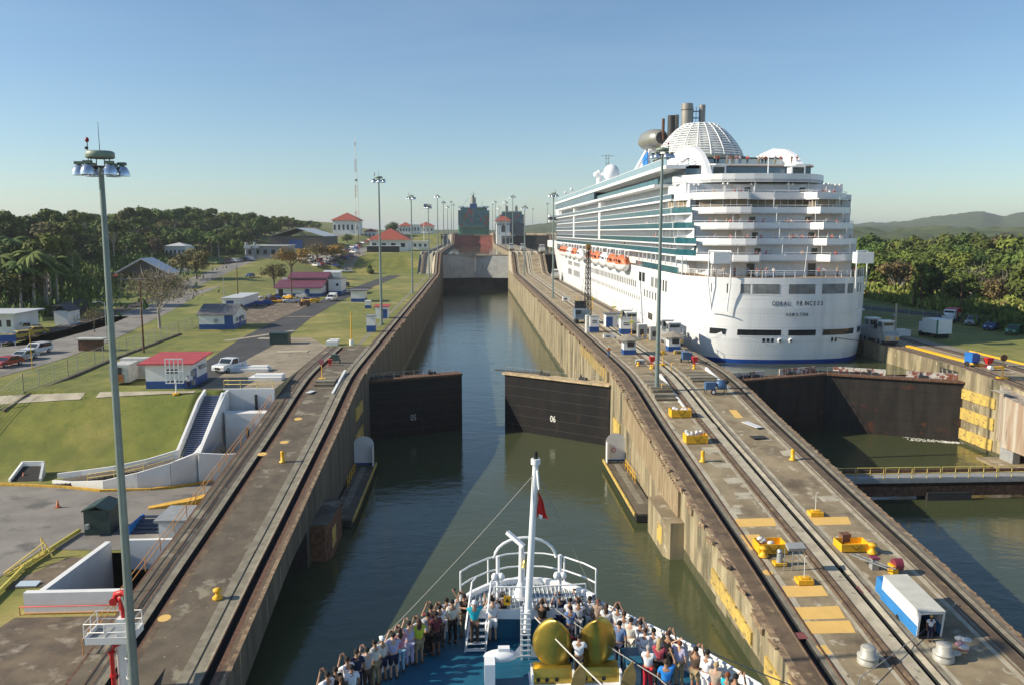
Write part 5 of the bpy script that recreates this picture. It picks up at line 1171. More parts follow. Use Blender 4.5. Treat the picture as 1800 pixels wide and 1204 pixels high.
# flag on its pole
FP=thing('flagpole','white flagpole with a red, white and blue flag between the skyline houses','flagpole',(-31.5,560,20))
q=MB(); q.cyl((-31.5,560,19),(-31.5,560,47),.22,.14,WHITE,6); q.build('pole',FP,True)
q=MB(); 
for i in range(2):
    for j in range(2): q.b2((-31.4+i*2.6,560,44.6+j*1.5),(-28.8+i*2.6,560.1,46.1+j*1.5),(WHITE,REDP,BLUEP,WHITE)[(i+2*j)%4] if not (i==0 and j==0) else BLUEP)
q.build('flag',FP,True)
# fences
FEN=mat('fence_wire',(.36,.38,.36),.6,.1,3)
def fence(label,pts,h=2.2,every=3.,rails=5):
    t=thing('fence',label,'fence',(*pts[0],gh(*pts[0])))
    q=MB(); w=MB()
    for a,c in zip(pts,pts[1:]):
        L_=math.hypot(c[0]-a[0],c[1]-a[1]); k=max(1,int(L_/every))
        for i in range(k+1):
            x,y=lerp(a[0],c[0],i/k),lerp(a[1],c[1],i/k); z=gh(x,y); q.cyl((x,y,z-.2),(x,y,z+h),.045,.045,FEN,5)
        k2=max(1,int(L_/6)); P=[(lerp(a[0],c[0],i/k2),lerp(a[1],c[1],i/k2)) for i in range(k2+1)]
        for j in range(rails+1): w.tube([(x,y,gh(x,y)+.05+(h-.1)*j/rails) for x,y in P],.014 if 0<j<rails else .03,FEN,3)
        k3=int(L_/.5)
        for i in range(k3): x,y=lerp(a[0],c[0],i/k3),lerp(a[1],c[1],i/k3); z=gh(x,y); w.bar((x,y,z),(x,y,z+h),.012,.012,FEN)
    q.build('posts',t,True); w.build('wire',t,True); return t
fence('chain link fence climbing the lawn between the inner lawn and the wide left road',xp((-60,790),(0,722),(42,692),(120,661),(195,629),(314,586),(349,574)))
fence('chain link fence in the distance along the upper main road',[(-84,225),(-91,290),(-97,350)],every=4)
q=MB(); P=xp((0,726),(42,696),(120,664),(195,632),(314,588)); 
for a,c in zip(P,P[1:]): q.bar((a[0]+.4,a[1],gh(*a)+.12),(c[0]+.4,c[1],gh(*c)+.12),.35,.25,CONCL)
tag(q.build('kerb'),'dark concrete edging under the near chain link fence','kerb')
# poles and lamps
def pole(label,px,py,topy,r0=.16,m=None,arm=None,name='utility_pole',cat='pole'):
    x,y=X(px,py); z=gh(x,y); zt=H+ray(px,topy)[2]/ray(px,topy)[1]*y
    t=thing(name,label,cat,(x,y,z)); q=MB(); q.cyl((0,0,-.2),(0,0,zt-z),r0,r0*.6,m or PALE,8); q.build('pole',t)
    if arm: q=MB(); q.tube([(0,0,zt-z-.2),(arm*.5,0,zt-z+.15),(arm,0,zt-z+.1)],.05,STEEL,5); q.build('arm',t); q=MB(); q.box((arm*1.1,0,zt-z+.05),(.7,.3,.16),STEEL); q.build('lamp_head',t)
    return t
pole('tall timber pole left of the red roofed hut in the lawn',253,620,494,.17,RUST)
pole('tall timber pole by the inner road behind the grey roofed hut',419,537,470,.17,RUST,-1.5)
pole('tall timber pole in front of the maroon workshop',513,523,455,.17,RUST)
pole('thin metal lamp post at the edge of the main road near the queue',188,597,532,.1,STEEL,-1.6,'street_lamp','street lamp')
pole('thin metal lamp post beside the far main road',394,520,484,.12,STEEL,-1.6,'street_lamp','street lamp')
pole('short thin post with an orange lamp by the queue of cars',57,650,585,.06,YEL,None,'post','post')
pole('grey utility pole beside the parked cars in the middle distance',574,478,440,.17,RUST)
pole('slim distant pole in front of the hilltop house',631,450,400,.17,RUST)
pole('yellow signal post by the bend of the left track, white footing',618,607,548,.13,YEL,None,'signal_post','post')
x,y=X(618,607); q=MB(); q.cyl((x,y,10.45),(x,y,11.4),.4,.35,WHITE,12); tag(q.build('footing',org=(x,y,10.45)),'white cylindrical footing around the yellow signal post','footing')
q=MB(); q.cyl((x,y,0),(x,y,.001),.1,.1,WHITE,3)
SB=thing('road_sign','small blue and white board on two legs by the railway','sign',(*X(15,612),gh(*X(15,612))),.3)
q=MB(); q.b2((-1.2,-.04,1.),(1.2,.04,2.1),BLUEP); q.build('board',SB)
for x in(-1.,1.): q=MB(); q.b2((x-.06,-.05,-.1),(x+.06,.05,1.),WHITE); q.build('leg',SB)
# dark wagon beside the railway
x,y=X(124,556); q=MB(); z=gh(x,y); q.b2((x-1.5,y-8,z+.6),(x+1.5,y+8,z+3.),BLK); q.b2((x-1.2,y-7,z+.1),(x+1.2,y+7,z+.6),DARK); o=tag(q.build('freight_wagon',org=(x,y,z)),'black low freight wagon parked beside the railway','wagon'); o.rotation_euler=(0,0,.16)
# planter box, yard clutter
x,y=X(163,617); q=MB(); z=gh(x,y); q.b2((x-2.2,y,z),(x+1.4,y+1,z+1.8),RUST); q.b2((x-2.6,y-.4,z+1.8),(x+1.8,y+1.6,z+2.),MT['dirty_white']); tag(q.build('roadside_kiosk',org=(x,y,z)),'low rusty kiosk with a pale lid at the edge of the wide road','kiosk')
rr=random.Random(5); CL=[(BLUEP,'blue'),(RUST,'rusty brown'),(YEL,'yellow'),(WHITE,'white'),(GREY,'grey')]
for i in range(16):
    m,cn=CL[i%5]; px=lerp(462,545,(i%8)/7)+rr.uniform(-3,3); py=(536 if i<8 else 524)+rr.uniform(-4,4); x,y=X(px,py)
    if y>242: y=240-rr.random()*4
    L_=rr.uniform(1.5,5) ; hh=rr.uniform(.4,1.5); q=MB(); q.box((0,0,hh/2),(L_,1.3,hh*.6),m); q.box((L_*.2,0,hh*.8),(L_*.4,1.,hh*.4),m)
    for s in(-1,1): q.cyl((s*L_*.35,-.7,.25),(s*L_*.35,.7,.25),.25,.25,BLK,8)
    o=q.build('yard_equipment'); o.location=(x,y,10.5); o.rotation_euler=(0,0,rr.uniform(-.4,.4)); tag(o,f'{cn} equipment on the work yard, {ORD[i%8]} from the left in the {"nearer" if i<8 else "farther"} row','equipment','equipment on the work yard')
# ================================================================= FLOODLIGHT MASTS
MASTG=mat('mast_green_grey',(.2,.25,.24),.45,.12,.6,metal=.25); CHR=mat('polished_reflector',(.75,.76,.78),.18,metal=.9)
def hs_(q,h,k=.66):
    q.v=[(x*k,y*k,h+(z-h)*k) for x,y,z in q.v]; return q
def mast_proto(r=.26):
    t=thing('floodlight_mast','x','floodlight mast'); q=MB(); h=29.; q.cyl((0,0,-.3),(0,0,h),r,r*.5,MASTG,14); q.build('pole',t)
    q=MB(); q.cyl((0,0,-.02),(0,0,.25),r*1.7,r*1.7,MASTG,12); q.build('base_plate',t)
    q=MB(); q.lathe([(.95,h+.6),(1.05,h+.65),(1.05,h+1.05),(.9,h+1.15),(0,h+1.2)],(0,0,0),mat('cap_green',(.22,.28,.22),.5),18); q.lathe([(0,h+.62),(.95,h+.6)],(0,0,0),DARK,18)
    for i in range(4): a=i*PI/2; q.cyl((.7*cos(a),.7*sin(a),h-.1),(.7*cos(a),.7*sin(a),h+.65),.04,.04,DARK,5)
    hs_(q,h).build('head_cap',t)
    q=MB(); q.lathe([(.95,h-.15),(1.1,h-.15),(1.1,h),(.95,h),(.95,h-.15)],(0,0,0),DARK,18)
    for i in range(6): a=i*PI/3+.3; q.bar((0,0,h),(1.5*cos(a),1.5*sin(a),h),.06,.06,DARK)
    hs_(q,h).build('ring',t)
    for i in range(6):
        a=i*PI/3+.3; c=(1.5*cos(a),1.5*sin(a),0); q=MB(); q.lathe([(.14,h+.1),(.34,h-.02),(.5,h-.3),(.56,h-.6),(.56,h-.68)],c,CHR,16); q.lathe([(0,h-.62),(.54,h-.66)],c,DARK,14); q.b2((c[0]-.3,c[1]-.2,h+.12),(c[0]+.3,c[1]+.2,h+.34),mat('ballast_green',(.1,.14,.11),.5)); hs_(q,h).build('floodlight',t)
    q=MB(); q.cyl((0,0,h+1.2),(0,0,h+3.3),.03,.015,DARK,4); q.cyl((-1.,.2,h),(-1.,.2,h+1.9),.035,.035,DARK,5); q.ell((-1.,.2,h+2.),(.16,.16,.2),mat('beacon_red',(.3,.01,.03),.3),8,6); q.ell((-1.08,.2,h+1.4),(.16,.14,.12),DARK,8,5); hs_(q,h).build('beacon',t)
    return t
MP=mast_proto()
ML=[(-18.9,44,'very tall green grey floodlight mast rising in front of the left lock wall'),(-18.4,169,'tall floodlight mast on the left bank beside the narrow blue and white cabinet'),(-18.1,255,'floodlight mast on the left bank, second beyond the cabinet'),(-17.9,352,'floodlight mast just below the first ramp on the left'),(-18.2,457,'floodlight mast just above the first ramp on the left'),(-18.,548,'distant left floodlight mast, second above the first ramp'),(-18.2,652,'distant left floodlight mast, third above the first ramp'),(-18.3,779,'distant left floodlight mast beside the container ship stern'),(-18.,864,'farthest left floodlight mast beside the container ship'),
(23.2,101,'tall grey floodlight mast on the centre wall in front of the cruise ship'),(23.4,236,'floodlight mast on the centre wall below the cruise ship bridge'),(23.,357,'distant floodlight mast on the centre wall below the ramp'),(22.9,457,'distant floodlight mast on the centre wall above the ramp'),(22.8,548,'distant floodlight mast on the centre wall, second above the ramp'),(22.6,668,'distant floodlight mast beside the white control tower'),(22.8,779,'distant floodlight mast between the two container ships, right one'),(22.,850,'distant floodlight mast between the two container ships, left one'),
(76,828,'distant floodlight mast left of the cruise ship bridge on the far right wall'),(75.5,1019,'thin farthest floodlight mast right of the second container ship')]
for i,(x,y,l) in enumerate(ML):
    z=zw(y)
    if i==0: MP.location=(x,y,z); MP['label']=l; MP.scale=(1,1,1.02); MP['group']='floodlight masts along the locks'
    else: dup(MP,(x,y,z),.4*i,l,'floodlight masts along the locks',scale=(1.15 if y<300 else 1.35,1.15 if y<300 else 1.35,1))
# ================================================================= CONTAINER SHIPS
SG_=mat('ship_green',(.03,.13,.07),.5,.15,.1); SN=mat('ship_navy',(.02,.035,.05),.5,.15,.1)
CT=[mat('container_'+k,c,.6,.15,.3) for k,c in dict(teal=(.05,.17,.19),darkteal=(.035,.11,.13),green=(.04,.15,.1),red=(.3,.06,.05),blue=(.04,.09,.18)).items()]; CN=['teal','dark teal','green','red','blue']
def container_ship(label,cx,y0,z0,zd,m,ncol,nrow,seed,which):
    t=thing('container_ship',label,'container ship',(cx,y0,z0)); q=MB()
    q.prism([(cx-16,y0+4),(cx-15,y0+.5),(cx-12,y0),(cx+12,y0),(cx+15,y0+.5),(cx+16,y0+4),(cx+16,y0+190),(cx,y0+235),(cx-16,y0+190)],z0-2,zd,m); q.build('hull',t,True)
    for i in range(8): 
        q=MB(); x=cx-13.5+i*3.5; q.b2((x,y0-.1,zd-3.3),(x+2.3,y0+.05,zd-1.6),WIN); q.build('mooring_port',t,True)
    h=2.62; w=2.44
    base=[]
    r=random.Random(seed)
    for c in range(ncol):
        for k in range(nrow):
            if (c in(0,ncol-1)) and k>=nrow-1: continue
            j=r.choices(range(5),[10,8,4,3,1])[0]
            if which not in CPR: CPR[which]={}
            x=cx+(c-(ncol-1)/2)*w*1.01; z=zd+.4+k*h
            if j not in CPR[which]:
                q=MB(); q.b2((-w/2+.05,0,0),(w/2-.05,12.2,h-.08),CT[j]); q.b2((-.04,-.05,.1),(.04,0,h-.2),DARK); q.b2((-w/2+.1,-.03,.1),(-w/2+.2,0,h-.2),DARK); o=q.build('shipping_container'); CPR[which][j]=o
            else: o=CPR[which][j].copy(); COL.objects.link(o)
            o.location=(x,y0+3,z); tag(o,f'{CN[j]} container on the {which} ship, {ORD[c]} column from left, {ORD[k]} tier up','container',f'containers on the {which} ship')
    # the rest of the deck load, built as one block of further stacks
    q=MB()
    for s in range(11): 
        if s in(1,): continue
        yy=y0+18+s*15
        for c in range(ncol): q.b2((cx+(c-ncol/2)*w*1.01+.05,yy,zd+.4),(cx+(c+1-ncol/2)*w*1.01-.05,yy+12,zd+.4+h*(nrow-1)-.4),CT[(c*3+s)%3])
    q.build('deck_load',t,True)
    return t
CPR={}
t=container_ship('green hulled container ship stacked with teal containers in the upper left chamber',2.9,850,25,35.,SG_,13,7,4,'green'); cx,y0=2.9,850
q=MB(); q.b2((cx-12,y0+34,35),(cx+12,y0+42,55.5),SHIPW); q.b2((cx-16,y0+34,54),(cx-10,y0+38,56.2),SHIPW); q.b2((cx+10,y0+34,54),(cx+16,y0+38,56.2),SHIPW); q.b2((cx-11.8,y0+33.9,53),(cx+11.8,y0+34.02,54.4),WIN); q.build('bridge',t,True)
q=MB(); q.b2((cx-4,y0+30,53),(cx+3.5,y0+38,58.5),BLUEP); q.cyl((cx-.5,y0+34,58),(cx-.5,y0+34,65),3.2,2.9,FUN,14); q.cyl((cx-.5,y0+34,65),(cx-.5,y0+34,67.5),1.3,1.,DARK,8); q.build('funnel',t,True)
q=MB(); q.cyl((cx,y0+40,55),(cx,y0+40,72),.35,.15,DARK,5); q.bar((cx-3,y0+40,69),(cx+3,y0+40,69),.3,.3,DARK); q.bar((cx-12,y0+36,56),(cx-6,y0+36,64),.4,.4,WHITE); q.cyl((cx+9,y0+36,56),(cx+9,y0+36,65),.3,.2,WHITE,5); q.build('mast',t,True)
text('stern_name','EVER  SUMMIT' if 0 else '— —  — — —',1.3,WHITE,None) if 0 else None
t=container_ship('second dark hulled container ship at right, half hidden by the white control tower',51.5,1040,24,40.,SN,12,5,9,'dark'); cx,y0=51.5,1040
q=MB(); q.b2((cx-13,y0+16,40),(cx+13,y0+24,55.),mat('pale_green_super',(.45,.55,.48),.5)); 
for s in(-6,6): q.b2((cx+s-1.6,y0+14,53),(cx+s+1.6,y0+20,60.5),FUN); q.cyl((cx+s,y0+17,60),(cx+s,y0+17,62),1,1,DARK,8)
q.build('bridge',t,True)
# ================================================================= CONTROL TOWER and things on the centre wall
CTW=thing('control_tower','white lock control tower with a red tile roof on the centre wall','control tower',(27,708,19.2))
q=MB(); q.b2((21.5,702,18),(32.5,716,38.2),WHITE); q.build('wall',CTW,True)
q=MB(); q.prism([(20.5,701),(33.5,701),(33.5,717),(20.5,717)],36.6,37.4,WHITE); q.add([(19.8,700,38.2),(34.2,700,38.2),(34.2,718,38.2),(19.8,718,38.2),(24.5,708,42.4),(29.5,708,42.4)],[(0,1,5,4),(1,2,5),(2,3,4,5),(3,0,4),(3,2,1,0)],ROOFT); q.build('roof',CTW,True)
q=MB(); q.b2((25.5,701.9,29),(29,702.05,33),WIN); q.lathe([(0,0),(1.75,0)],(27.25,701.9,33),WIN,14); q.add([(27.25+1.75*cos(t*PI/10),701.9,33+1.75*sin(t*PI/10)) for t in range(11)],[tuple(range(11))],WIN); q.build('arched_window',CTW,True)
for x in(22.2,24.3,26.4,28.5,30.6): q=MB(); q.b2((x,701.9,34.6),(x+1.1,702.05,36.1),WIN); q.build('window',CTW,True)
hut('white flat roofed gallery on columns below the control tower',24,655,33,668,19.2,7,'flat',WHITE,0,1.2,wall=GREY,name='gallery',wins=[('f',.1,.35,1,5),('f',.45,.65,1,5),('f',.75,.92,1,5)],cat='building')
hut('small white U shaped block left of the gallery below the control tower',20.5,660,23,664,19.2,7.5,'flat',WHITE,0,.1,name='block',cat='block')
# towing locomotives
def loco_proto():
    t=thing('towing_locomotive','x','locomotive'); LG=mat('loco_grey',(.4,.41,.4),.45,.12,1.2,metal=.25)
    q=MB(); q.ext([(-4.8,.6),(-4.8,1.5),(-3.6,2.1),(3.6,2.1),(4.8,1.5),(4.8,.6)],'x',-1.25,1.25,LG); q.build('body',t)
    q=MB(); q.b2((-1.15,-4.5,.15),(1.15,4.5,.6),DARK); 
    for y in(-3.2,-1.6,1.6,3.2):
        for s in(-1,1): q.cyl((s*.95,y,.42),(s*1.2,y,.42),.42,.42,STEEL,12)
    q.build('bogies',t)
    for s in(-1,1):
        q=MB(); q.ext([(s*1.5,2.1),(s*1.55,3.7),(s*3.2,3.7),(s*3.55,2.1)],'x',-1.,1.,LG); q.b2((-1.1,s*2.35-.95,3.7),(1.1,s*2.35+.95,3.85),WHITE); c=q.build('cab',t)
        q=MB(); q.b2((-1.02,s*2.35-.6,2.7),(1.02,s*2.35+.6,3.5),GLASS); q.b2((-.8,s*2.4-.95,2.75),(.8,s*2.4+.95,3.5),GLASS); q.build('window',t)
        for x in(-.8,.8): q=MB(); q.cyl((x,s*4.75,1.),(x,s*4.95,1.),.24,.24,YEL,10); q.build('buffer',t)
        q=MB(); q.cyl((0,s*.6,2.1),(0,s*.6,2.9),.5,.5,DARK,12); q.ell((.4,s*.9,3.1),(.35,.35,.25),WHITE,10,6); q.build('winch',t)
    q=MB(); 
    for x in(-1.2,1.2):
        for y in(-4.6,-3.9,3.9,4.6): q.cyl((x,y,1.5),(x,y,2.7),.04,.04,STEEL,5)
        q.tube([(x,-4.6,2.7),(x,-3.7,2.7)],.04,STEEL,5); q.tube([(x,3.7,2.7),(x,4.6,2.7)],.04,STEEL,5)
    q.build('handrails',t); return t
LP_=loco_proto(); LL=[(33.7,138,0,'grey towing locomotive on the centre wall beside the cruise ship stern, nearest the ship'),(30.,156,0,'grey towing locomotive behind the floodlight mast on the centre wall'),(34.5,404,0,'towing locomotive parked at the top of the centre wall ramp'),(33.6,330,0,'pale towing locomotive at the foot of the centre wall ramp'),(27.5,440,0,'small distant towing locomotive above the centre ramp, middle one'),(22.,452,0,'small distant towing locomotive above the centre ramp, left one'),(70.6,139,0,'grey towing locomotive on the right wall beside the cruise ship stern')]
for i,(x,y,rz,l) in enumerate(LL):
    z=zw(y)+.02
    if i==0: LP_.location=(x,y,z); LP_['label']=l; LP_['group']='towing locomotives'
    else: dup(LP_,(x,y,z),rz,l,'towing locomotives')
q=MB(); q.cyl((73.5,139,10.5),(73.5,139,17.),.22,.18,PALE,8); q.b2((73,138.7,14.8),(73.4,139,15.2),GREY); tag(q.build('post',org=(73.5,139,10.5)),'brown post standing behind the locomotive on the right wall','post')
def P(px,py): x,y=onwall(px,py); return (x,y,zw(y)+.01)
def PRt(px,py): x,y=onwall(px,py,zr); return (x,y,zr(y)+.01)
def at(o,p,label,cat,rz=0,group=None): o.location=p; o.rotation_euler=(0,0,rz); return tag(o,label,cat,group)
# crane
CR=thing('crawler_crane','blue grey crawler crane with a dark lattice boom on the centre wall','crane',P(1022,568)); q=MB()
for s in(-1,1): q.ext([(-1.7,.1),(-1.5,0),(1.5,0),(1.7,.1),(1.7,.8),(-1.7,.8)],'x',s*1.1-.3,s*1.1+.3,BLK)
q.build('tracks',CR); q=MB(); q.b2((-1.5,-1.8,.9),(1.4,2.6,2.9),mat('crane_blue',(.16,.22,.28),.5,.2,1)); q.b2((-1.5,-1.9,2.),(-.3,-1.75,2.8),GLASS); q.build('house',CR); q=MB(); q.b2((-1.2,1,2.9),(1.1,2.2,4.4),DARK); q.build('gantry',CR)
q=MB(); A=Vector((1.2,-.6,1.6)); B_=Vector((2.,5.,15.6))
def lat(q,A,B_,w,n,m,r=.07):
    d=(B_-A).normalized(); u=d.orthogonal().normalized(); v=d.cross(u); C=[]
    for i in range(n+1):
        s=w*(1-.55*(i/n)); c=A.lerp(B_,i/n); C.append([c+(u*a+v*b_)*s for a,b_ in((1,1),(1,-1),(-1,-1),(-1,1))])
    for i in range(n):
        for k in range(4): q.bar(C[i][k],C[i+1][k],r,r,m); q.bar(C[i][k],C[i+1][(k+1)%4],r*.6,r*.6,m); q.bar(C[i][k],C[i][(k+1)%4],r*.6,r*.6,m)
lat(q,A,B_,.55,13,BLK,.14); q.build('boom',CR); q=MB(); q.box(B_,(1.,.8,1.2),mat('boom_tip',(.35,.2,.05),.6)); q.build('boom_head',CR); q=MB(); q.tube([(0,1.8,4.4),B_],.03,DARK,4); q.build('pendant',CR)
# cabinets, cylinder, huts
def wbcab(px,py,w,h,label,d=1.6):
    t=thing('cabinet',label,'cabinet',P(px,py)); q=MB(); q.b2((-w/2,0,1.),(w/2,d,h),WHITE); q.b2((-w/2-.05,-.05,h),(w/2+.05,d+.05,h+.12),GREY); q.build('body',t); q=MB(); q.b2((-w/2-.02,-.02,0),(w/2+.02,d+.02,1.),BLUEP); q.build('plinth',t)
    q=MB(); q.b2((-w*.25,-.03,h*.72),(w*.25,.0,h*.78),DARK); q.b2((-w*.25,-.03,h*.6),(w*.25,.0,h*.66),DARK); q.build('vent',t)
wbcab(1045,584,1.7,2.9,'white and blue cabinet beside the white standing cylinder'); wbcab(1101,588,2.2,2.8,'white and blue cabinet with a grey side behind the left roofed booth')
q=MB(); q.cyl((0,0,0),(0,0,3.3),.42,.42,mat('cylinder_white',(.6,.6,.56),.5,.15,2),14); at(q.build('standing_cylinder'),P(1032,585),'upright pale cylinder next to the crane','cylinder')
t=thing('hut','blue and white hut with a flat grey roof close to the cruise ship side','hut',P(1082,575)); q=MB(); q.b2((-1.9,0,0),(1.9,3,2.5),WHITE); q.build('wall',t); q=MB(); q.b2((-2.3,-.4,2.5),(2.3,3.3,2.7),ROOFG); q.build('roof',t); q=MB(); q.b2((-1.95,-.05,0),(-.6,0,2.),BLUEP); q.b2((.3,-.05,0),(1.9,0,2.),BLUEP); q.build('door',t)
def booth(px,py,label):
    t=thing('booth',label,'booth',P(px,py)); q=MB(); q.b2((-.95,-.95,0),(.95,.95,2.3),WHITE); q.build('wall',t); q=MB(); q.b2((-.98,-.98,0),(.98,.98,.75),BLUEP); q.build('plinth',t); q=MB(); q.b2((-.4,-1,1.2),(.7,-.94,2.),WIN); q.build('window',t)
    q=MB(); n=8; q.add([(2.1*cos(k*PI/4+.39),2.1*sin(k*PI/4+.39),2.25) for k in range(8)]+[(2.1*cos(k*PI/4+.39),2.1*sin(k*PI/4+.39),2.35) for k in range(8)]+[(0,0,3.1)],[(k,(k+1)%8,8+(k+1)%8,8+k) for k in range(8)]+[(8+k,8+(k+1)%8,16) for k in range(8)]+[tuple(range(8))[::-1]],mat('shingle',(.27,.24,.19),.85,.2,3)); q.build('roof',t)
booth(1105,622,'white and blue booth with a wide pointed grey roof, left of the mast'); booth(1183,616,'white and blue booth with a wide pointed grey roof, right of the mast')
for (px,py,w,d,h,m,l) in((1080,567,3,.5,.7,WHITE,'low white board with a pale blue side on the far part of the centre wall'),(1070,594,2,.8,.6,WHITE,'white barrels lying near the left roofed booth'),(1128,596,1.6,1.5,2.6,GREY,'grey machine cabinet behind the floodlight mast'),(1150,598,1.6,1.3,2.4,GREY,'second grey machine cabinet behind the floodlight mast'),(995,529,2,1.3,1.1,WHITE,'small white box by the floodlight mast below the cruise ship bridge'),(1125,640,1.3,.6,.6,GREY,'grey crate left of the red bin'),(1195,622,1.8,.8,.5,mat('ochre',(.4,.26,.05),.7,.2,2),'ochre wooden crate in front of the right roofed booth')):
    q=MB(); q.box((0,0,h/2),(w,d,h),m); q.box((0,0,h+.04),(w*.9,d*.9,.08),GREY if m is not GREY else WHITE); q.b2((-w*.3,-d/2-.03,h*.3),(w*.1,-d/2,h*.7),DARK); at(q.build('equipment_box'),P(px,py),l,'box')
def bin_(p,label,m,s=1.):
    s*=.85
    q=MB(); q.add([(-.3*s,-.3*s,.45*s),(.3*s,-.3*s,.45*s),(.3*s,.3*s,.45*s),(-.3*s,.3*s,.45*s),(-.5*s,-.5*s,1.3*s),(.5*s,-.5*s,1.3*s),(.5*s,.5*s,1.3*s),(-.5*s,.5*s,1.3*s)],[(0,1,5,4),(1,2,6,5),(2,3,7,6),(3,0,4,7),(4,5,6,7),(3,2,1,0)],m); q.b2((-.08,-.08,0),(.08,.08,.5*s),m); q.b2((-.3*s,-.3*s,0),(.3*s,.3*s,.06),m); at(q.build('bin'),p,label,'bin')
bin_(P(1146,640),'red bin just left of the floodlight mast on the centre wall',REDP); bin_(P(1221,640),'red bin right of the blue machine on the centre wall',REDP); bin_(P(580,642),'red bin next to the checkered post on the left lock wall',REDP,.8); bin_(PRt(1737,645),'red bin on the right wall',REDP,1.2)
def gen(p,label,m,rz=0,s=1.):
    t=thing('machine',label,'machine',p,rz); q=MB(); q.b2((-.7*s,-.5*s,.45*s),(.7*s,.5*s,1.45*s),m); q.b2((-.75*s,-.55*s,1.45*s),(.2*s,.55*s,1.6*s),m); q.build('body',t)
    for sx in(-1,1): q=MB(); q.cyl((sx*.72*s,.1,.3*s),(sx*.86*s,.1,.3*s),.3*s,.3*s,BLK,12); q.build('wheel',t)
    q=MB(); q.bar((0,-.5*s,.5*s),(0,-1.3*s,.3*s),.08,.08,DARK); q.build('tow_bar',t)
MBL=mat('machine_blue',(.05,.12,.25),.45,.1,2)
gen(P(1207,637),'blue wheeled machine by the red bin on the centre wall',MBL); gen(PRt(1708,643),'bright blue wheeled machine on the right wall',MT['bright_blue'],.4,1.2); gen(P(590,638),'green and blue wheeled machine on the left lock wall',mat('machine_green',(.07,.11,.09),.5,.1,2),0,.8)
t=thing('concrete_mixer','dark blue concrete mixer on small wheels in the middle of the centre wall','mixer',P(1260,692)); q=MB(); q.b2((-1.5,-.4,.6),(-.3,.4,1.5),MBL); q.build('engine',t); q=MB(); q.ell((.5,0,1.15),(.75,.6,.6),MBL,14,8,Matrix.Rotation(.5,3,'Y')); q.cyl((.9,0,1.4),(1.35,0,1.7),.42,.3,DARK,12); q.build('drum',t)
for x in(-.6,): q=MB(); q.cyl((x,-.65,.35),(x,-.5,.35),.35,.35,BLK,14); q.cyl((x,-.67,.35),(x,-.64,.35),.2,.2,WHITE,10); q.build('wheel',t)
q=MB(); 
for x in(-1.4,1.1): q.bar((x,-.3,1),(x-.1,-.4,0),.08,.08,DARK); q.bar((x,.3,1),(x-.1,.4,0),.08,.08,DARK)
q.build('legs',t)
# yellow skips
BAG=mat('bag_white',(.6,.6,.58),.7,.25,4)
def skip(px,py,label,load=None,w=2.3,d=1.5,h=.85,open_=False,rz=.0):
    t=thing('yellow_skip',label,'skip',P(px,py),rz); q=MB()
    for a,b_ in(((-w/2,-d/2,0),(w/2,-d/2+.07,h)),((-w/2,d/2-.07,0),(w/2,d/2,h)),((-w/2,-d/2+.07,0),(-w/2+.07,d/2-.07,h)),((w/2-.07,-d/2+.07,0),(w/2,d/2-.07,h)),((-w/2+.07,-d/2+.07,.03),(w/2-.07,d/2-.07,.12))): q.b2(a,b_,YEL)
    q.build('body',t); q=MB()
    for s in(-1,1): q.bar((s*.42,-d/2-.015,h-.08),(s*.04,-d/2-.015,.15),.06,.02,BLK)
    q.build('chevron',t)
    r=random.Random(px)
    if load:
        for i in range(load): q=MB(); x=r.uniform(-w*.38,w*.38); y=r.uniform(-d*.3,d*.3); z=h*.75+r.uniform(0,.35); (q.cyl((x,y-.2,z),(x,y+.2,z),.2,.2,BAG,10) if load>8 else q.ell((x,y,z),(.3,.22,.17),BAG,8,6)); o=tag(q.build('load_item',org=tuple(Vector(P(px,py))*0)),None); o.parent=t; o.name='load_item'
    return t
skip(1195,731,'yellow skip heaped with white bags, farthest of the four on the centre wall',8); skip(1222,776,'yellow skip filled with shiny white drums',12); skip(1353,967,'large yellow skip with a few pale bags in its right corner',4,2.2,1.5,.75); skip(1497,963,'low open yellow skip holding a brown crate, right of the large one',None,2.3,1.5,.6)
q=MB(); q.b2((-.35,-.3,0),(.35,.3,.6),mat('brown_crate',(.15,.08,.05),.8,.3,2)); q.b2((-.38,-.33,.6),(.38,.33,.65),RUST); x,y,z=P(1493,955); at(q.build('crate'),(x-.3,y+.2,z+.13),'brown crate standing inside the low open yellow skip','crate',.1)
# bollards
def bol_tall(p,label):
    q=MB(); q.lathe([(.34,0),(.34,.07),(.19,.12),(.19,.98),(.21,1.05),(.0,1.12)],(0,0,0),YEL,16); at(q.build('bollard'),p,label,'bollard')
def bol_spool(p,label,s=1.):
    q=MB(); q.lathe([(.34*s,0),(.36*s,.1*s),(.16*s,.28*s),(.15*s,.42*s),(.3*s,.55*s),(.3*s,.68*s),(.0,.74*s)],(0,0,0),YEL,16); at(q.build('bollard'),p,label,'bollard')
bol_tall(P(497,812),'tall yellow bollard on the left lock wall'); bol_tall(P(1235,811),'tall yellow bollard in the left lane of the centre wall'); bol_tall(P(1393,808),'tall yellow bollard in the right lane of the centre wall')
bol_spool(P(383,1052),'short yellow spool bollard on the left lock wall'); bol_spool(P(1342,978),'yellow spool bollard in front of the large yellow skip',1.1); bol_spool(P(1533,972),'yellow spool bollard right of the low open skip',1.1)
bol_spool(P(1122,643),'small yellow bollard left of the red bin on the centre wall',.8); bol_spool(P(1220,648),'small yellow bollard under the right red bin',.8); bol_spool(P(1145,648),'small yellow bollard under the left red bin',.8)
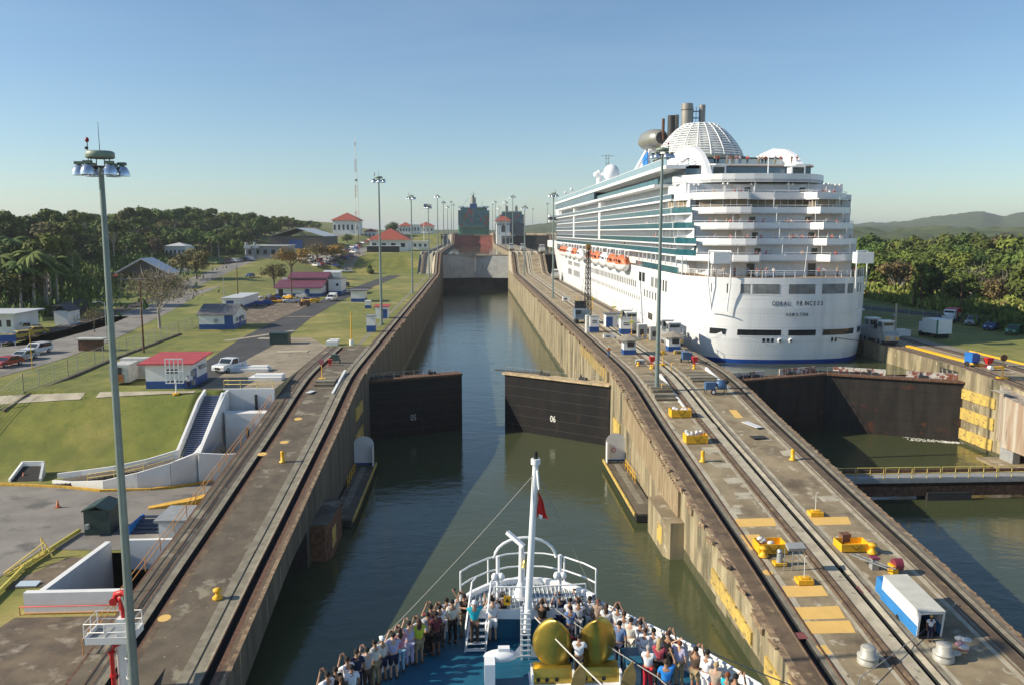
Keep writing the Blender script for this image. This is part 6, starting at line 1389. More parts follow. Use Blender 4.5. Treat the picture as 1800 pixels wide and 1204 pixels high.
# round grey fairleads on yellow pads
for px,py,l in((1525,1165,'grey mooring fairlead on a yellow pad, left one'),(1658,1160,'grey mooring fairlead on a yellow pad, right one')):
    q=MB(); q.lathe([(.62,0),(.62,.25),(.56,.3),(.56,.38),(.64,.42),(.64,.5),(.45,.56),(.45,.98),(.4,1.05),(0,1.08)],(0,0,0),mat('fairlead_grey',(.42,.41,.37),.5,.12,2,metal=.2),22); at(q.build('fairlead'),P(px,py),l,'fairlead')
# yellow footed lamp posts
for px,py,l,h in((1433,905,'thin hooked lamp on a yellow block in the right lane',1.9),(1413,1024,'thin rod lamp on a yellow block in the left lane',1.9)):
    t=thing('lamp_post',l,'lamp',P(px,py)); q=MB(); q.b2((-.55,-.45,0),(.55,.45,.32),YEL); q.b2((-.3,-.25,.32),(.3,.25,.42),YEL); q.build('foot',t); q=MB(); q.tube([(0,0,.4),(0,0,h),(.12,0,h+.12),(.25,0,h)],.025,WHITE,5); q.build('rod',t)
for px,py,l,m in((1092,580,'first','t'),(1079,560,'second','t'),(1110,590,'third','t'),(1041,543,'fourth','t'),(1014,548,'fifth','t')):
    q=MB(); q.cyl((0,0,0),(0,0,3.6),.06,.05,YEL,6); q.b2((-.55,-.04,2.3),(.55,.04,2.6),mat('sign_lime',(.55,.6,.05),.5)); q.b2((-.2,-.2,0),(.2,.2,.3),YEL); at(q.build('sign_post'),P(px,py),f'slim yellow post with a lime board on the centre wall, {l} from the nearest','sign post',0,'posts with lime arrow boards')
def signlamp(p,label,m,s=1.):
    t=thing('signal_post',label,'signal post',p); q=MB(); q.b2((-.5*s,-.4*s,0),(.5*s,.4*s,.18),YEL); q.build('foot',t); q=MB(); q.cyl((0,0,.1),(0,0,2.2*s),.07,.05,YEL,8); q.build('post',t); q=MB(); q.cyl((0,-.12,2.3*s),(0,.12,2.3*s),.36*s,.36*s,m,16); q.build('disc',t)
signlamp(P(566,667),'yellow post with a red and white round disc on the left lock wall',mat('disc_red',(.4,.12,.13),.5,.4,4)); signlamp(PRt(1762,665),'yellow post with a dark disc on the right wall',RUST,1.2); signlamp(P(1197,615) if 0 else P(1165,642),'yellow post beside the foot of the floodlight mast',YEL,.8)
for px,py,l in((1152,655,'yellow rail stub at the steps by the mast'),(1185,652,'yellow rail hoop left of the right white rim'),(1163+5,690,'yellow rail hoop behind the mixer'),(1133,600,'little yellow frame by the left roofed booth')):
    q=MB(); q.tube([(-.4,0,0),(-.4,0,1.1),(.4,0,1.1),(.4,0,0)],.05,YEL,6); at(q.build('hoop_rail'),P(px,py),l,'rail')
# pump, ladder and frame group
t=thing('instrument_stand','grey instrument stand with thin legs by the large skip','stand',P(1392,1002)); q=MB()
for x in(-.6,.0,.45): q.cyl((x,0,0),(x,0,1.7),.03,.03,STEEL,5)
q.build('legs',t); q=MB(); q.box((.2,0,1.8),(1.3,.7,.25),GREY,rx=.3); q.build('panel',t)
q=MB(); q.cyl((0,0,.2),(0,0,.9),.24,.2,GREY,12); q.b2((-.45,-.35,0),(.45,.35,.2),YEL); q.cyl((0,-.1,.9),(0,.1,1.05),.2,.2,STEEL,10); at(q.build('pump'),P(1370,992),'small grey pump on a yellow base','pump')
t=thing('ladder_trolley','leaning metal ladder and a maroon winch on a trolley ahead of the white box trailer','trolley',P(1562,1008)); q=MB()
for s in(0,.5): q.bar((-2.2+s,1.6,.9),(-.3+s,-.6,.6),.06,.06,STEEL)
for i in range(8): a=Vector((-2.2,1.6,.9)).lerp(Vector((-.3,-.6,.6)),i/7); q.bar(a,a+Vector((.5,0,0)),.04,.04,STEEL)
q.build('ladder',t); q=MB(); q.b2((-1.,.5,0),(-.5,1.,.9),GREY); q.b2((-1.05,.45,.9),(-.45,1.05,1.),mat('maroon',(.2,.03,.05),.5)); q.build('cabinet',t); q=MB(); q.cyl((.3,0,.7),(.9,0,.7),.45,.45,mat('maroon',(.2,.03,.05),.5),12); q.b2((.1,-.4,0),(.5,.4,.7),YEL); q.build('winch',t)
# white box trailer
a=Vector(P(1590,1118)); t=thing('box_trailer','white and blue box trailer with its rear end open on the centre wall','trailer',(29.1,49.3,3.62),-.0); L_=6.6; W_=2.1; Hh=2.35; sl=(zw(56)-zw(49.5))/6.5; t.rotation_euler=(math.atan(sl),0,.03); t.scale=(.8,.68,.78); t.location=(29.1,48.5,3.56)
q=MB(); q.b2((-W_/2,0.,1.1),(-W_/2+.06,L_,Hh),WHITE); q.b2((W_/2-.06,0,1.1),(W_/2,L_,Hh),WHITE); q.b2((-W_/2,L_-.06,1.1),(W_/2,L_,Hh),WHITE); q.b2((-W_/2-.04,-.03,Hh),(W_/2+.04,L_+.04,Hh+.08),mat('trailer_roof',(.55,.54,.48),.6,.08,.8)); q.build('body',t)
q=MB(); TB=mat('trailer_blue',(.03,.2,.5),.5,.08,1); q.b2((-W_/2-.01,0,.1),(-W_/2+.06,L_,1.1),TB); q.b2((W_/2-.06,0,.1),(W_/2+.01,L_,1.1),TB); q.b2((-W_/2,L_-.06,.1),(W_/2,L_+.01,1.1),TB); q.build('lower_panels',t)
q=MB(); q.b2((-W_/2+.06,.05,.1),(W_/2-.06,L_-.06,.16),DARK); q.b2((-W_/2-.02,-.04,.1),(-W_/2+.14,0.,Hh),WHITE); q.b2((W_/2-.14,-.04,.1),(W_/2+.02,0.,Hh),WHITE); q.b2((-W_/2+.14,-.04,Hh-.15),(W_/2-.14,0,Hh),WHITE); q.build('door_frame',t)
q=MB(); q.b2((-W_/2+.02,L_+.02,.3),(W_/2-.3,L_+1.2,1.7),TB); q.build('nose',t)
for x in(-1,1): q=MB(); q.cyl((x*(W_/2-.2),L_*.5,.05),(x*(W_/2+.02),L_*.5,.05),.3,.3,BLK,14); q.build('wheel',t)
t=thing('bag_pile','pile of white and pink bags beside the right fairlead','bags',P(1687,1150)); r=random.Random(2)
for i in range(9): q=MB(); q.ell((r.uniform(-.5,.5),r.uniform(-.4,.5),.15+i*.09),(.32,.24,.15),BAG if i%3 else mat('bag_pink',(.6,.3,.33),.7),8,6); q.build('bag',t)
for (p,w,d,m,l,rz) in((P(1322,748),.9,2.6,mat('white_panel',(.65,.67,.7),.4),'white sheet lying by the right lane edge',.35),(P(1333,770),1.6,1.,DARK,'dark sheet with yellow stripes below the white sheet',.1),(P(538+8,690),.7,1.2,mat('white_panel'+'',(.65,.67,.7)),'small white panel lying by the steps on the left lock wall',-.4),(PRt(1760,690) ,1.2,2.,SLAB if 0 else PALE,'pale slab on the right wall below the signal post',.2)):
    q=MB(); q.box((0,0,.12),(w,d,.05),m,rx=.04); q.box((0,0,.05),(w*.8,d*.8,.08),DARK); at(q.build('sheet_panel'),p,l,'sheet',rz)
# right wall things
t=thing('box_truck','white box truck seen from behind beyond the right wall','truck',(84,142,10.5),.15); q=MB(); q.b2((-1.5,-.2,.8),(1.5,3.8,3.3),WHITE); q.b2((-1.52,-.25,.8),(-1.35,0,3.3),mat('truck_green',(.02,.2,.15),.5)); q.build('box',t); q=MB(); q.b2((-.9,3.8,.6),(.9,5.4,2.5),WHITE); q.build('cab',t); q=MB(); q.cyl((-1.3,.6,.45),(1.3,.6,.45),.45,.45,BLK,12); q.cyl((-1.3,4.5,.45),(1.3,4.5,.45),.45,.45,BLK,12); q.build('axle_wheels',t)
q=MB(); q.b2((-1.4,-.6,0),(1.4,.6,1.1),WHITE); q.b2((-1.5,-.7,1.1),(.8,.7,1.2),WHITE); at(q.build('white_crate'),(78.5,146,10.5),'low white crate left of the white box truck','crate')
q=MB(); q.b2((71.8,112,10.46),(72.6,132,10.75),YEL); tag(q.build('yellow_beam',org=(72,120,10.5)),'long yellow beam lying along the right wall track','beam')
q=MB(); q.b2((76.,112,10.46),(79,112.3,10.6),PALE); q.b2((78.9,108,10.46),(79.2,126,10.7),YEL); tag(q.build('yellow_kerb',org=(79,110,10.5)),'thin yellow edging at the outer side of the right wall','kerb')
q=MB(); q.b2((-.9,-.3,.2),(.9,.3,.5),YEL); q.cyl((-.9,-.35,.3),(-.9,.35,.3),.28,.28,WHITE,10); at(q.build('yellow_trolley'),PRt(1752,650),'yellow trolley with a white wheel by the red bin on the right wall','trolley')
# right road, fence, trucks
rd=[(82,262),(90,232),(97,205),(104,186),(112,168),(124,150),(150,118)]
ribbon('road',rd,7,ASPH,.05)
def RG(px,py): x,y=X(px,py); return (x,y,gh(x,y)+.05)
fence('long chain link fence on the shaded slope beyond the right wall',[(82,240),(88,205),(95,180),(103,160),(115,142),(135,120)],every=3.5)
t=thing('dump_truck','dump truck with a red tipper body and white cab on the right road','truck',RG(1672,566),2.4); q=MB(); q.ext([(-3.6,1.),(-3.8,2.7),(.6,2.7),(.4,1.)],'x',-1.2,1.2,REDP); q.build('tipper',t); q=MB(); q.ext([(.8,.7),(.8,2.6),(2.1,2.6),(2.4,1.7),(3.6,1.5),(3.6,.7)],'x',-1.1,1.1,WHITE); q.build('cab',t); q=MB(); q.b2((-1.12,1.2,1.8),(1.12,2.,2.45),GLASS); q.b2((-.95,2.15,1.75),(.95,2.3,2.4),GLASS); q.build('window',t)
for y in(-2.6,-1.4,2.6): q=MB(); q.cyl((-1.15,y,.5),(1.15,y,.5),.5,.5,BLK,12); q.build('wheel',t)
t=car('pickup','silver',*RG(1711,572)[:2],2.3,'pale pickup right behind the red tipper truck on the right road','pickup_truck','pickup truck'); car('car','blue',*RG(1742,580)[:2],2.3,'blue grey car on the right road behind the pale pickup'); car('suv','green',*RG(1782,588)[:2],2.3,'last car in the line on the right road near the frame edge')
pole('dark utility pole at the foot of the right jungle, left of a close pair',1606,540,480,.2,RUST); pole('dark utility pole at the foot of the right jungle, right of a close pair',1617,541,482,.2,RUST); pole('dark utility pole behind the red tipper truck',1687,560,492,.2,RUST); pole('pale short post at the right edge beside the road',1791,580,560,.25,PALE)

FM=thing('fire_monitor_tower','white caged platform with a red fire monitor beside the nearest floodlight mast','fire monitor',(-20.3,45.4,zw(45.4)))
zb=zw(45.4)
q=MB(); q.cyl((-20.15,45.5,zb),(-20.15,45.5,6.4),.24,.24,WHITE,14); q.b2((-20.5,45.2,zb),(-19.8,45.9,zb+.1),WHITE); q.build('column',FM,True)
q=MB(); q.tube([(-20.55,45.2,zb),(-20.55,45.2,5.7),(-20.4,45.2,6.05),(-20.0,45.3,6.2),(-19.9,45.5,6.4),(-19.9,45.5,8.35)],.13,REDP,10)
for z in(zb+.3,4.2,5.6): q.cyl((-20.55,45.2,z),(-20.55,45.2,z+.1),.2,.2,REDP,12)
q.build('red_pipe',FM,True)
q=MB(); q.b2((-21.8,44.8,6.4),(-19.3,46.5,6.5),GREY); 
for a_,c_ in(((-21.85,44.75,6.35),(-19.25,44.82,6.75)),((-21.85,46.48,6.35),(-19.25,46.55,6.75)),((-21.87,44.75,6.35),(-21.8,46.55,6.75)),((-19.3,44.82,6.35),(-19.23,46.48,6.75))): q.b2(a_,c_,WHITE)
q.build('platform',FM,True)
q=MB()
for z in(7.05,7.55): q.tube([(-19.5,44.8,z),(-21.82,44.8,z),(-21.82,46.5,z),(-19.28,46.5,z),(-19.28,45.3,z)],.03,WHITE,6)
for x,y in((-21.82,44.8),(-20.7,44.8),(-19.5,44.8),(-21.82,45.65),(-21.82,46.5),(-20.5,46.5),(-19.28,46.5),(-19.28,45.3)): q.cyl((x,y,6.4),(x,y,7.55),.035,.035,WHITE,6)
q.build('guard_rail',FM,True)
q=MB(); q.cyl((-19.9,45.5,8.1),(-19.9,45.5,8.6),.22,.22,REDP,14); q.ell((-19.9,45.5,8.75),(.28,.28,.25),REDP,12,8); q.tube([(-20.3,45.5,8.6),(-20.25,45.5,9.),(-19.8,45.4,9.15),(-19.5,45.3,8.95)],.17,REDP,10); q.cyl((-20.35,45.3,8.6),(-20.35,45.7,8.6),.22,.22,REDP,12); q.build('monitor_body',FM,True)
q=MB(); q.cyl((-19.75,45.3,8.9),(-19.2,44.6,8.15),.15,.11,mat('nozzle_grey',(.08,.1,.1),.45,.1,3),12); q.cyl((-19.2,44.6,8.15),(-19.12,44.5,8.05),.15,.15,BLK,12); q.build('nozzle',FM,True)
q=MB(); q.b2((-20.2,45.2,6.5),(-19.75,45.7,7.6),WHITE); q.build('control_box',FM,True)
q=MB()
for x in(-19.65,-19.3): q.cyl((x,45.0,zb),(x,45.,7.5),.025,.025,WHITE,6)
for i in range(13): q.cyl((-19.65,45.,zb+.25+i*.28),(-19.3,45.,zb+.25+i*.28),.018,.018,WHITE,5)
for z in(4.3,5.5): q.tube([(-19.7,45.,z),(-19.6,44.7,z),(-19.35,44.7,z),(-19.25,45.,z)],.03,WHITE,5)
q.build('ladder',FM,True)
q=MB(); r=random.Random(4)
for i in range(320): t=r.random()**1.5; q.ell((68.2-6*t+r.gauss(0,.2),110.2-.9*r.random()*(1+1.5*t)+3.3*t,.015),(r.uniform(.05,.16),r.uniform(.03,.09),.02),WHITE,5,3)
tag(q.build('foam'),'white foam and spray where water leaks past the right lock gate','foam',kind='stuff')
# ================================================================= THE BOW WE STAND ABOVE
DZ=13.8; DKB=mat('deck_blue',(.01,.12,.21),.5,0,.9,col2=(.007,.085,.15)); over(DKB,(.03,.19,.28),.6,.6,.72); over(DKB,(.1,.16,.2),3,.68,.74)
BS=thing('ship_bow','bow of the ship we stand on, with a blue deck and white bulwark','ship',(2,20,DZ))
HB=[(7.9,20),(7.75,22.5),(7.2,24.5),(6.1,26.5),(4.95,28.1),(3.8,29.6),(2.6,31.2),(1.3,32.6),(0,33.2)]
bl=[(2-w,y) for w,y in HB]+[(2+w,y) for w,y in HB[::-1][1:]]; full=[(-6.8,-30),(-6.5,5)]+bl+[(10.5,5),(10.8,-30)]
q=MB(); q.add([(x,y,DZ) for x,y in full],[tuple(range(len(full)))[::-1]],DKB); q.build('deck',BS,True)
q=MB(); band(q,full[::1],DZ-.1,DZ+1.02,SHIPW,.08) ; q.build('bulwark',BS,True)
q=MB(); q.tube([(x,y,DZ+1.06) for x,y in full],.05,SHIPW,6); q.build('cap_rail',BS,True)
q=MB(); n_=len(full)
zz=[DZ-.1,9,4,-3]; kk=[1.,.86,.66,.5]
rows=[[(2+(x-2)*k,(y if y<15 else 15+(y-15)*(.55+.45*k)),z) for x,y in full] for z,k in zip(zz,kk)]
for a,c in zip(rows,rows[1:]): q.add(a+c,[(i,n_+i,n_+i+1,i+1) for i in range(n_-1)],SHIPW,True)
q.build('hull',BS,True)
# forward platform with grating, fascia, railing
PZ=15.0; PA=[(-.5,30.6),(-.1,31.2),(.6,31.9),(1.4,32.3),(2.1,32.4),(2.9,32.3),(3.7,31.9),(4.4,31.2),(4.8,30.6)]
GRT=mat('deck_grating',(.42,.46,.46),.6,0,40,col2=(.1,.12,.12),stretch=(1,.05,1),detail=0,contrast=(.45,.55))
q=MB(); q.add([(x,y,PZ) for x,y in PA]+[(4.3,29.95,PZ),(2.1,29.75,PZ),(-.1,29.95,PZ)],[tuple(range(len(PA)+3))[::-1]],GRT); q.build('platform_grating',BS,True)
q=MB(); edge=[(4.8,30.6),(4.3,29.95),(2.1,29.75),(-.1,29.95),(-.5,30.6)][::-1]; band(q,edge,PZ-.34,PZ+.03,SHIPW,.06); band(q,PA[::-1],PZ-.4,PZ+.22,SHIPW,.16); q.build('platform_edge',BS,True)
q=MB()
for i in range(26): x=-.1+i*.17; q.b2((x,30.,PZ+.005),(x+.03,31.2+.9*math.sin(PI*min(1,max(0,(x+.3)/4.9))),PZ+.03),SHIPW)
q.build('grating_bars',BS,True)
def rl(pts,h,name='platform_rail',mids=(.55,),r=.035,every=1.):
    q=MB()
    for f in (1,)+tuple(mids): q.tube([(x,y,PZ+h*f) for x,y in pts],r,SHIPW,6)
    for x,y in pts[::2]: q.cyl((x,y,PZ),(x,y,PZ+h),r,r,SHIPW,6)
    return q.build(name,BS,True)
rl(PA,1.25); 
q=MB(); e2=[(.8,29.85),(2.1,29.75),(4.3,29.95)]; q.tube([(x,y,PZ+.95) for x,y in e2],.03,SHIPW,6); q.tube([(x,y,PZ+.5) for x,y in e2],.02,SHIPW,5)
for x,y in e2+[(3.2,29.85),(1.4,29.8)]: q.cyl((x,y,PZ),(x,y,PZ+.95),.03,.03,SHIPW,6)
q.build('platform_rail',BS,True)
q=MB(); q.tube([(2.1+1.25*cos(t*PI/12),31.9,PZ+1.25+.85*sin(t*PI/12)) for t in range(13)],.06,SHIPW,8); q.build('arch_rail',BS,True)
for x in(.95,3.35):
    q=MB(); q.cyl((x,30.4,PZ-.3),(x,30.4,PZ+1.95),.075,.075,SHIPW,8); q.build('lamp_pole',BS,True)
    for s in(-.13,.13): q=MB(); q.ell((x+s,30.3,PZ+1.15),(.13,.12,.16),SHIPW,10,8); q.build('lamp_globe',BS,True)
q=MB(); q.cyl((1.9,31.,PZ-.2),(1.9,31.,PZ+2.1),.14,.1,SHIPW,10); q.cyl((1.9,31.,PZ),(1.9,31.,PZ+.6),.36,.14,SHIPW,12); q.bar((1.35,31.35,PZ+2.55),(1.98,30.9,PZ+2.12),.17,.14,SHIPW); q.build('radar_post',BS,True)
q=MB(); q.lathe([(.0,.3),(.07,.28),(.1,.12),(.16,0)],(2.02,30.75,PZ+1.35),mat('brass',(.6,.45,.15),.3,metal=.9),12); q.build('bell',BS,True)
q=MB(); q.b2((1.15,29.73,PZ+.25),(1.42,29.76,PZ+.62),YEL); q.build('warning_sign',BS,True)
q=MB(); q.add([(1.285,29.725,PZ+.55),(1.2,29.725,PZ+.38),(1.37,29.725,PZ+.38)],[(0,1,2)],BLK); q.build('warning_symbol',BS,True)
q=MB(); q.b2((-.3,29.95,DZ),(4.5,30.3,PZ-.34),DKB); q.build('forecastle_front',BS,True)
# ladder to the platform
q=MB()
for x0,x1 in((-.32,-.05),(.42,.68)): q.bar((x0,28.95,DZ),(x1,30.1,PZ+.1),.06,.14,SHIPW); q.tube([(x0,28.9,DZ+.1),(x0+.03,29.,DZ+1.),(x1,30.1,PZ+1.05),(x1+.15,30.5,PZ+1.05)],.035,SHIPW,6)
for i in range(7): t=i/7+.05; q.b2((-.32+.27*t+.02,28.95+1.15*t-.09,DZ+1.25*t),(.42+.26*t,28.95+1.15*t+.09,DZ+1.25*t+.03),SHIPW)
q.build('ladder',BS,True)
# foremast
q=MB(); q.cyl((1.95,28.5,DZ+1.),(2.25,28.55,21.1),.14,.105,SHIPW,14); q.cyl((2.25,28.55,21.1),(2.25,28.55,21.3),.17,.17,SHIPW,12); q.cyl((2.25,28.55,21.3),(2.25,28.55,21.55),.08,.07,BLK,8); q.bar((2.3,28.4,20.9),(2.36,28.45,20.2),.06,.06,SHIPW); q.build('foremast',BS,True)
q=MB()
for x in(1.72,1.98): 
    for y in(28.3,28.6): q.b2((x,y,DZ),(x+.07,y+.07,DZ+1.9),SHIPW)
for k in range(9): q.b2((1.7,28.28,DZ+.15+k*.2),(2.07,28.32,DZ+.2+k*.2),SHIPW)
for s in(-1,1): q.add([(1.9+s*.2,28.5,DZ+.5),(1.9+s*.55,28.5,DZ+.01),(1.9+s*.2,28.5,DZ+.01)],[(0,1,2)],SHIPW); 
q.build('mast_foot',BS,True)
FLR=mat('flag_red',(.7,.015,.01),.7)
fl=MB(); vs=[];N=8
for i in range(N):
    t=i/(N-1)
    for j in range(5):
        s=j/4; vs.append((2.33+s*.4*(.15+.85*t)+.03*sin(6*t),28.5+.07*sin(s*9+t*2),20.1-.95*t-.08*s))
fl.add(vs,[(i*5+j,i*5+j+1,(i+1)*5+j+1,(i+1)*5+j) for i in range(N-1) for j in range(4)],FLR,True); fl.add([(2.36,28.4,19.3),(2.5,28.4,19.25),(2.46,28.4,19.1),(2.36,28.4,19.15)],[(0,1,2,3)],WHITE); tag(fl.build('flag',org=(2.3,28.5,19)),'red flag hanging limp from the white foremast','flag')
# propeller blades
GOLD=mat('bronze_gold',(.62,.42,.07),.32,0,.9,col2=(.42,.3,.06),metal=.75); over(GOLD,(.3,.2,.06),2.5,.58,.8,(1,1,.3))
def blade(x,label,mirror=1,curve=.35):
    t=thing('propeller_blade',label,'propeller blade',(x,26.9,DZ)); q=MB(); vs=[]; N=22; K=8
    for side in(0,1):
        for i in range(N+1):
            v=i/N; z=.55+1.75*v; w=.72*max(0.02,math.sin(PI*(.13+.87*v)))**.55*(1-.12*v)
            for j in range(K+1):
                u=-1+2*j/K; xx=u*w+.05*mirror*v; vs.append((xx,(-.06 if side else .06)+curve*u*u*w-.28*v*mirror*u*.5-.15*v,z-.16*u*mirror*(1-v)))
    m=(N+1)*(K+1); F=[]
    for i in range(N):
        for j in range(K):
            a=i*(K+1)+j; F.append((a,a+1,a+K+2,a+K+1)); F.append((m+a,m+a+K+1,m+a+K+2,m+a+1))
        a=i*(K+1); F.append((a,a+K+1,m+a+K+1,m+a)); a+=K; F.append((a,m+a,m+a+K+1,a+K+1))
    a=N*(K+1); F+=[(a+j,a+j+1,m+a+j+1,m+a+j) for j in range(K)]
    q.add(vs,F,GOLD,True); q.build('blade',t)
    q=MB(); q.ext([(-.32,.0),(-.32,.3),(-.2,.55),(.15,.62),(.35,.5),(.45,0)],'x',-.66,.66,GOLD); o=q.build('root',t)
    for xx in(-.5,-.2,.14): q=MB(); q.cyl((xx,-.34,.2),(xx,-.3,.2),.075,.075,BLK,12); q.build('bolt_hole',t)
    q=MB(); q.b2((-.8,-.6,0),(.8,.5,.05),SHIPW); q.b2((-.75,-.5,.05),(-.68,.3,.5),SHIPW); q.b2((.68,-.5,.05),(.75,.3,.5),SHIPW); q.build('cradle',t); return t
blade(2.72,'golden bronze propeller blade stowed on deck, left one facing the camera'); blade(4.35,'golden bronze propeller blade stowed on deck, right one half in shadow',-1,.6)
for x,l in((3.35,'thin brown blade edge standing between the two golden blades'),(5.05,'thin brown blade edge standing right of the two golden blades')):
    q=MB(); pts=[(0,0),(.5,0),(.62,.7),(.5,1.25),(.22,.85)]; q.ext([(a*1.,b_) for a,b_ in pts],'y',-.05,.05,mat('bronze_dull',(.3,.21,.08),.5,.2,2,metal=.4)); o=q.build('propeller_blade'); at(o,(x-.2,25.9,DZ),l,'propeller blade',-.2)
# deck fittings
q=MB(); q.cyl((.55,26.9,DZ),(.55,26.9,DZ+.75),.17,.17,SHIPW,12); q.b2((.36,26.3,DZ+.2),(.72,26.9,DZ+.95),SHIPW); 
q.ell((.95,27.1,DZ+.85),(.62,.3,.2),SHIPW,16,8); q.b2((.85,27.,DZ+.9),(1.25,27.25,DZ+1.15),SHIPW); q.build('deck_vent',BS,True)
q=MB(); q.b2((5.3,26.4,DZ),(5.75,27.4,DZ+.8),mat('locker_blue',(.12,.25,.33),.5)); q.b2((5.25,26.35,DZ+.8),(5.8,27.45,DZ+.86),DKB); q.build('deck_locker',BS,True)
q=MB(); q.lathe([(.2,0),(.2,.1),(.12,.2),(.12,.4),(.2,.5),(0,.52)],(7.2,23.3,DZ),SHIPW,12); q.build('bitt',BS,True)
# wires
def wire(name,pts,r,m,label,cat='wire',par=None):
    q=MB(); P_=[]
    for a,c in zip(pts,pts[1:]):
        a=Vector(a); c=Vector(c)
        for i in range(12): t=i/12; p=a.lerp(c,t); p.z-= (a-c).length*.012*4*t*(1-t); P_.append(p)
    P_.append(Vector(pts[-1])); q.tube(P_,r,m,5); o=q.build(name,par,True) if par else q.build(name,org=pts[-1]); 
    return o if par else tag(o,label,cat)
WIRE=mat('wire',(.3,.29,.26),.6); HAW=mat('hawser',(.55,.52,.45),.8)
wire('mast_stay',[(2.2,28.5,20.75),(-3.6,27.4,DZ+1.)],.014,WIRE,'','',BS); wire('mast_stay',[(2.35,28.55,20.75),(5.1,28.5,DZ+1.)],.014,WIRE,'','',BS)
wire('tow_cable',[(4.6,30.4,15.2),(18.9,38.,5.6),(22.5,44.,3.6),(33.,52,4.2)],.03,WIRE,'long towing cable running from the bow across the right channel edge to the centre wall')
wire('hawser',[(2.2,28.,15.6),(4.6,23.2,15.),(6,20.5,14.6)],.03,HAW,'','',BS); wire('hawser',[(3.1,29.4,15.2),(6.,25.,14.9),(7.5,22.,14.6)],.022,WIRE,'','',BS)
# ================================================================= PEOPLE
def skinmesh(pts,edges,sub=1):
    """grow one continuous surface round a skeleton: pts = name:(x,y,z,rx,ry)"""
    names=list(pts); me=bpy.data.meshes.new('sk'); me.from_pydata([pts[n][:3] for n in names],[(names.index(a),names.index(b)) for a,b in edges],[])
    o=bpy.data.objects.new('sk',me); COL.objects.link(o); m=o.modifiers.new('s','SKIN'); m.use_smooth_shade=True
    for i,n in enumerate(names): d=me.skin_vertices[0].data[i]; d.radius=(pts[n][3],pts[n][4] if len(pts[n])>4 else pts[n][3]); d.use_root=(i==0)
    if sub: s=o.modifiers.new('u','SUBSURF'); s.levels=sub; s.render_levels=sub
    bpy.context.view_layer.update(); r=bpy.data.meshes.new_from_object(o.evaluated_get(bpy.context.evaluated_depsgraph_get()))
    vs=[tuple(v.co) for v in r.vertices]; fs=[tuple(p.vertices) for p in r.polygons]
    bpy.data.objects.remove(o); bpy.data.meshes.remove(me); bpy.data.meshes.remove(r); return vs,fs
POSE={ # elbow, wrist for left(+x) and right(-x)
'camera':((.30,.16,1.26),(.11,.30,1.56),(.30,.16,1.26),(.11,.30,1.56)),
'rail':((.24,.19,1.14),(.17,.42,1.08),(.24,.19,1.14),(.17,.42,1.08)),
'down':((.25,-.02,1.13),(.24,.07,.88),(.25,-.02,1.13),(.24,.07,.88)),
'high':((.27,.12,1.62),(.14,.22,1.86),(.26,.02,1.13),(.22,.22,1.0)),
'hold':((.36,.05,1.5),(.40,.25,1.72),(.36,.05,1.42),(.44,.22,1.36)),
'brow':((.25,-.02,1.13),(.24,.07,.88),(.36,.06,1.5),(.13,.16,1.66))}
def skel(pose,stout=1.):
    eL,wL,eR,wR=POSE[pose]; k=stout
    P={'pel':(0,0,.95,.15*k,.115*k),'sp':(0,0,1.12,.135*k,.1*k),'ch':(0,.01,1.31,.165*k,.11*k),'nb':(0,0,1.44,.085,.07),'nk':(0,.005,1.51,.052),'hd':(0,.02,1.6,.078,.088),'tp':(0,.02,1.68,.07,.078)}
    E=[('pel','sp'),('sp','ch'),('ch','nb'),('nb','nk'),('nk','hd'),('hd','tp')]
    for s,e,w in((1,eL,wL),(-1,eR,wR)):
        n='L' if s>0 else 'R'; e=Vector((s*e[0],e[1],e[2])); w=Vector((s*w[0],w[1],w[2])); d=(w-e).normalized(); pm=w+d*.07
        P['sh'+n]=(s*.175*k,0,1.40,.058); P['el'+n]=(*e,.042); P['wr'+n]=(*w,.027); P['pa'+n]=(*pm,.036,.02)
        E+=[('ch','sh'+n),('sh'+n,'el'+n),('el'+n,'wr'+n),('wr'+n,'pa'+n)]
        sd=Vector((s,0,0)); up=sd.cross(d); 
        if up.length<.1: up=Vector((0,0,1))
        lat=d.cross(up).normalized(); bend=up.normalized()*(-.018)
        for i,(off,L_) in enumerate(((-.03,.062),(-.01,.075),(.01,.07),(.03,.055))):
            a=pm+lat*off+d*.03; m=a+d*L_*.55+bend*.6; t=m+d*L_*.4+bend*1.6
            P[f'f{i}a{n}']=(*a,.0095); P[f'f{i}b{n}']=(*m,.0088); P[f'f{i}c{n}']=(*t,.0075); E+=[('pa'+n,f'f{i}a{n}'),(f'f{i}a{n}',f'f{i}b{n}'),(f'f{i}b{n}',f'f{i}c{n}')]
        th=w+d*.03-lat*.034; P['ta'+n]=(*th,.012); P['tb'+n]=(*(th+d*.035-lat*.018),.0095); E+=[('wr'+n,'ta'+n),('ta'+n,'tb'+n)]
        P['hp'+n]=(s*.09,0,.88,.088*k); P['kn'+n]=(s*.1,.025,.49,.058); P['an'+n]=(s*.105,-.01,.09,.04); P['to'+n]=(s*.12,.13,.04,.042,.03)
        E+=[('pel','hp'+n),('hp'+n,'kn'+n),('kn'+n,'an'+n),('an'+n,'to'+n)]
    return P,E
SKN=[mat('skin_'+k,c,.55,.06,6) for k,c in dict(light=(.55,.33,.22),tan=(.36,.19,.11),brown=(.17,.085,.05)).items()]
PM={}
def pmesh(name,parts):
    me=bpy.data.meshes.new(name); V=[];F=[];K=[]; 
    for (vs,fs,k) in parts: o=len(V); V+=vs; F+=[tuple(i+o for i in f) for f in fs]; K+=[k]*len(fs)
    me.from_pydata(V,[],F); me.polygons.foreach_set('use_smooth',[True]*len(F)); me.polygons.foreach_set('material_index',K)
    for _ in range(max(K)+1): me.materials.append(SKN[0])
    me.update(); return me
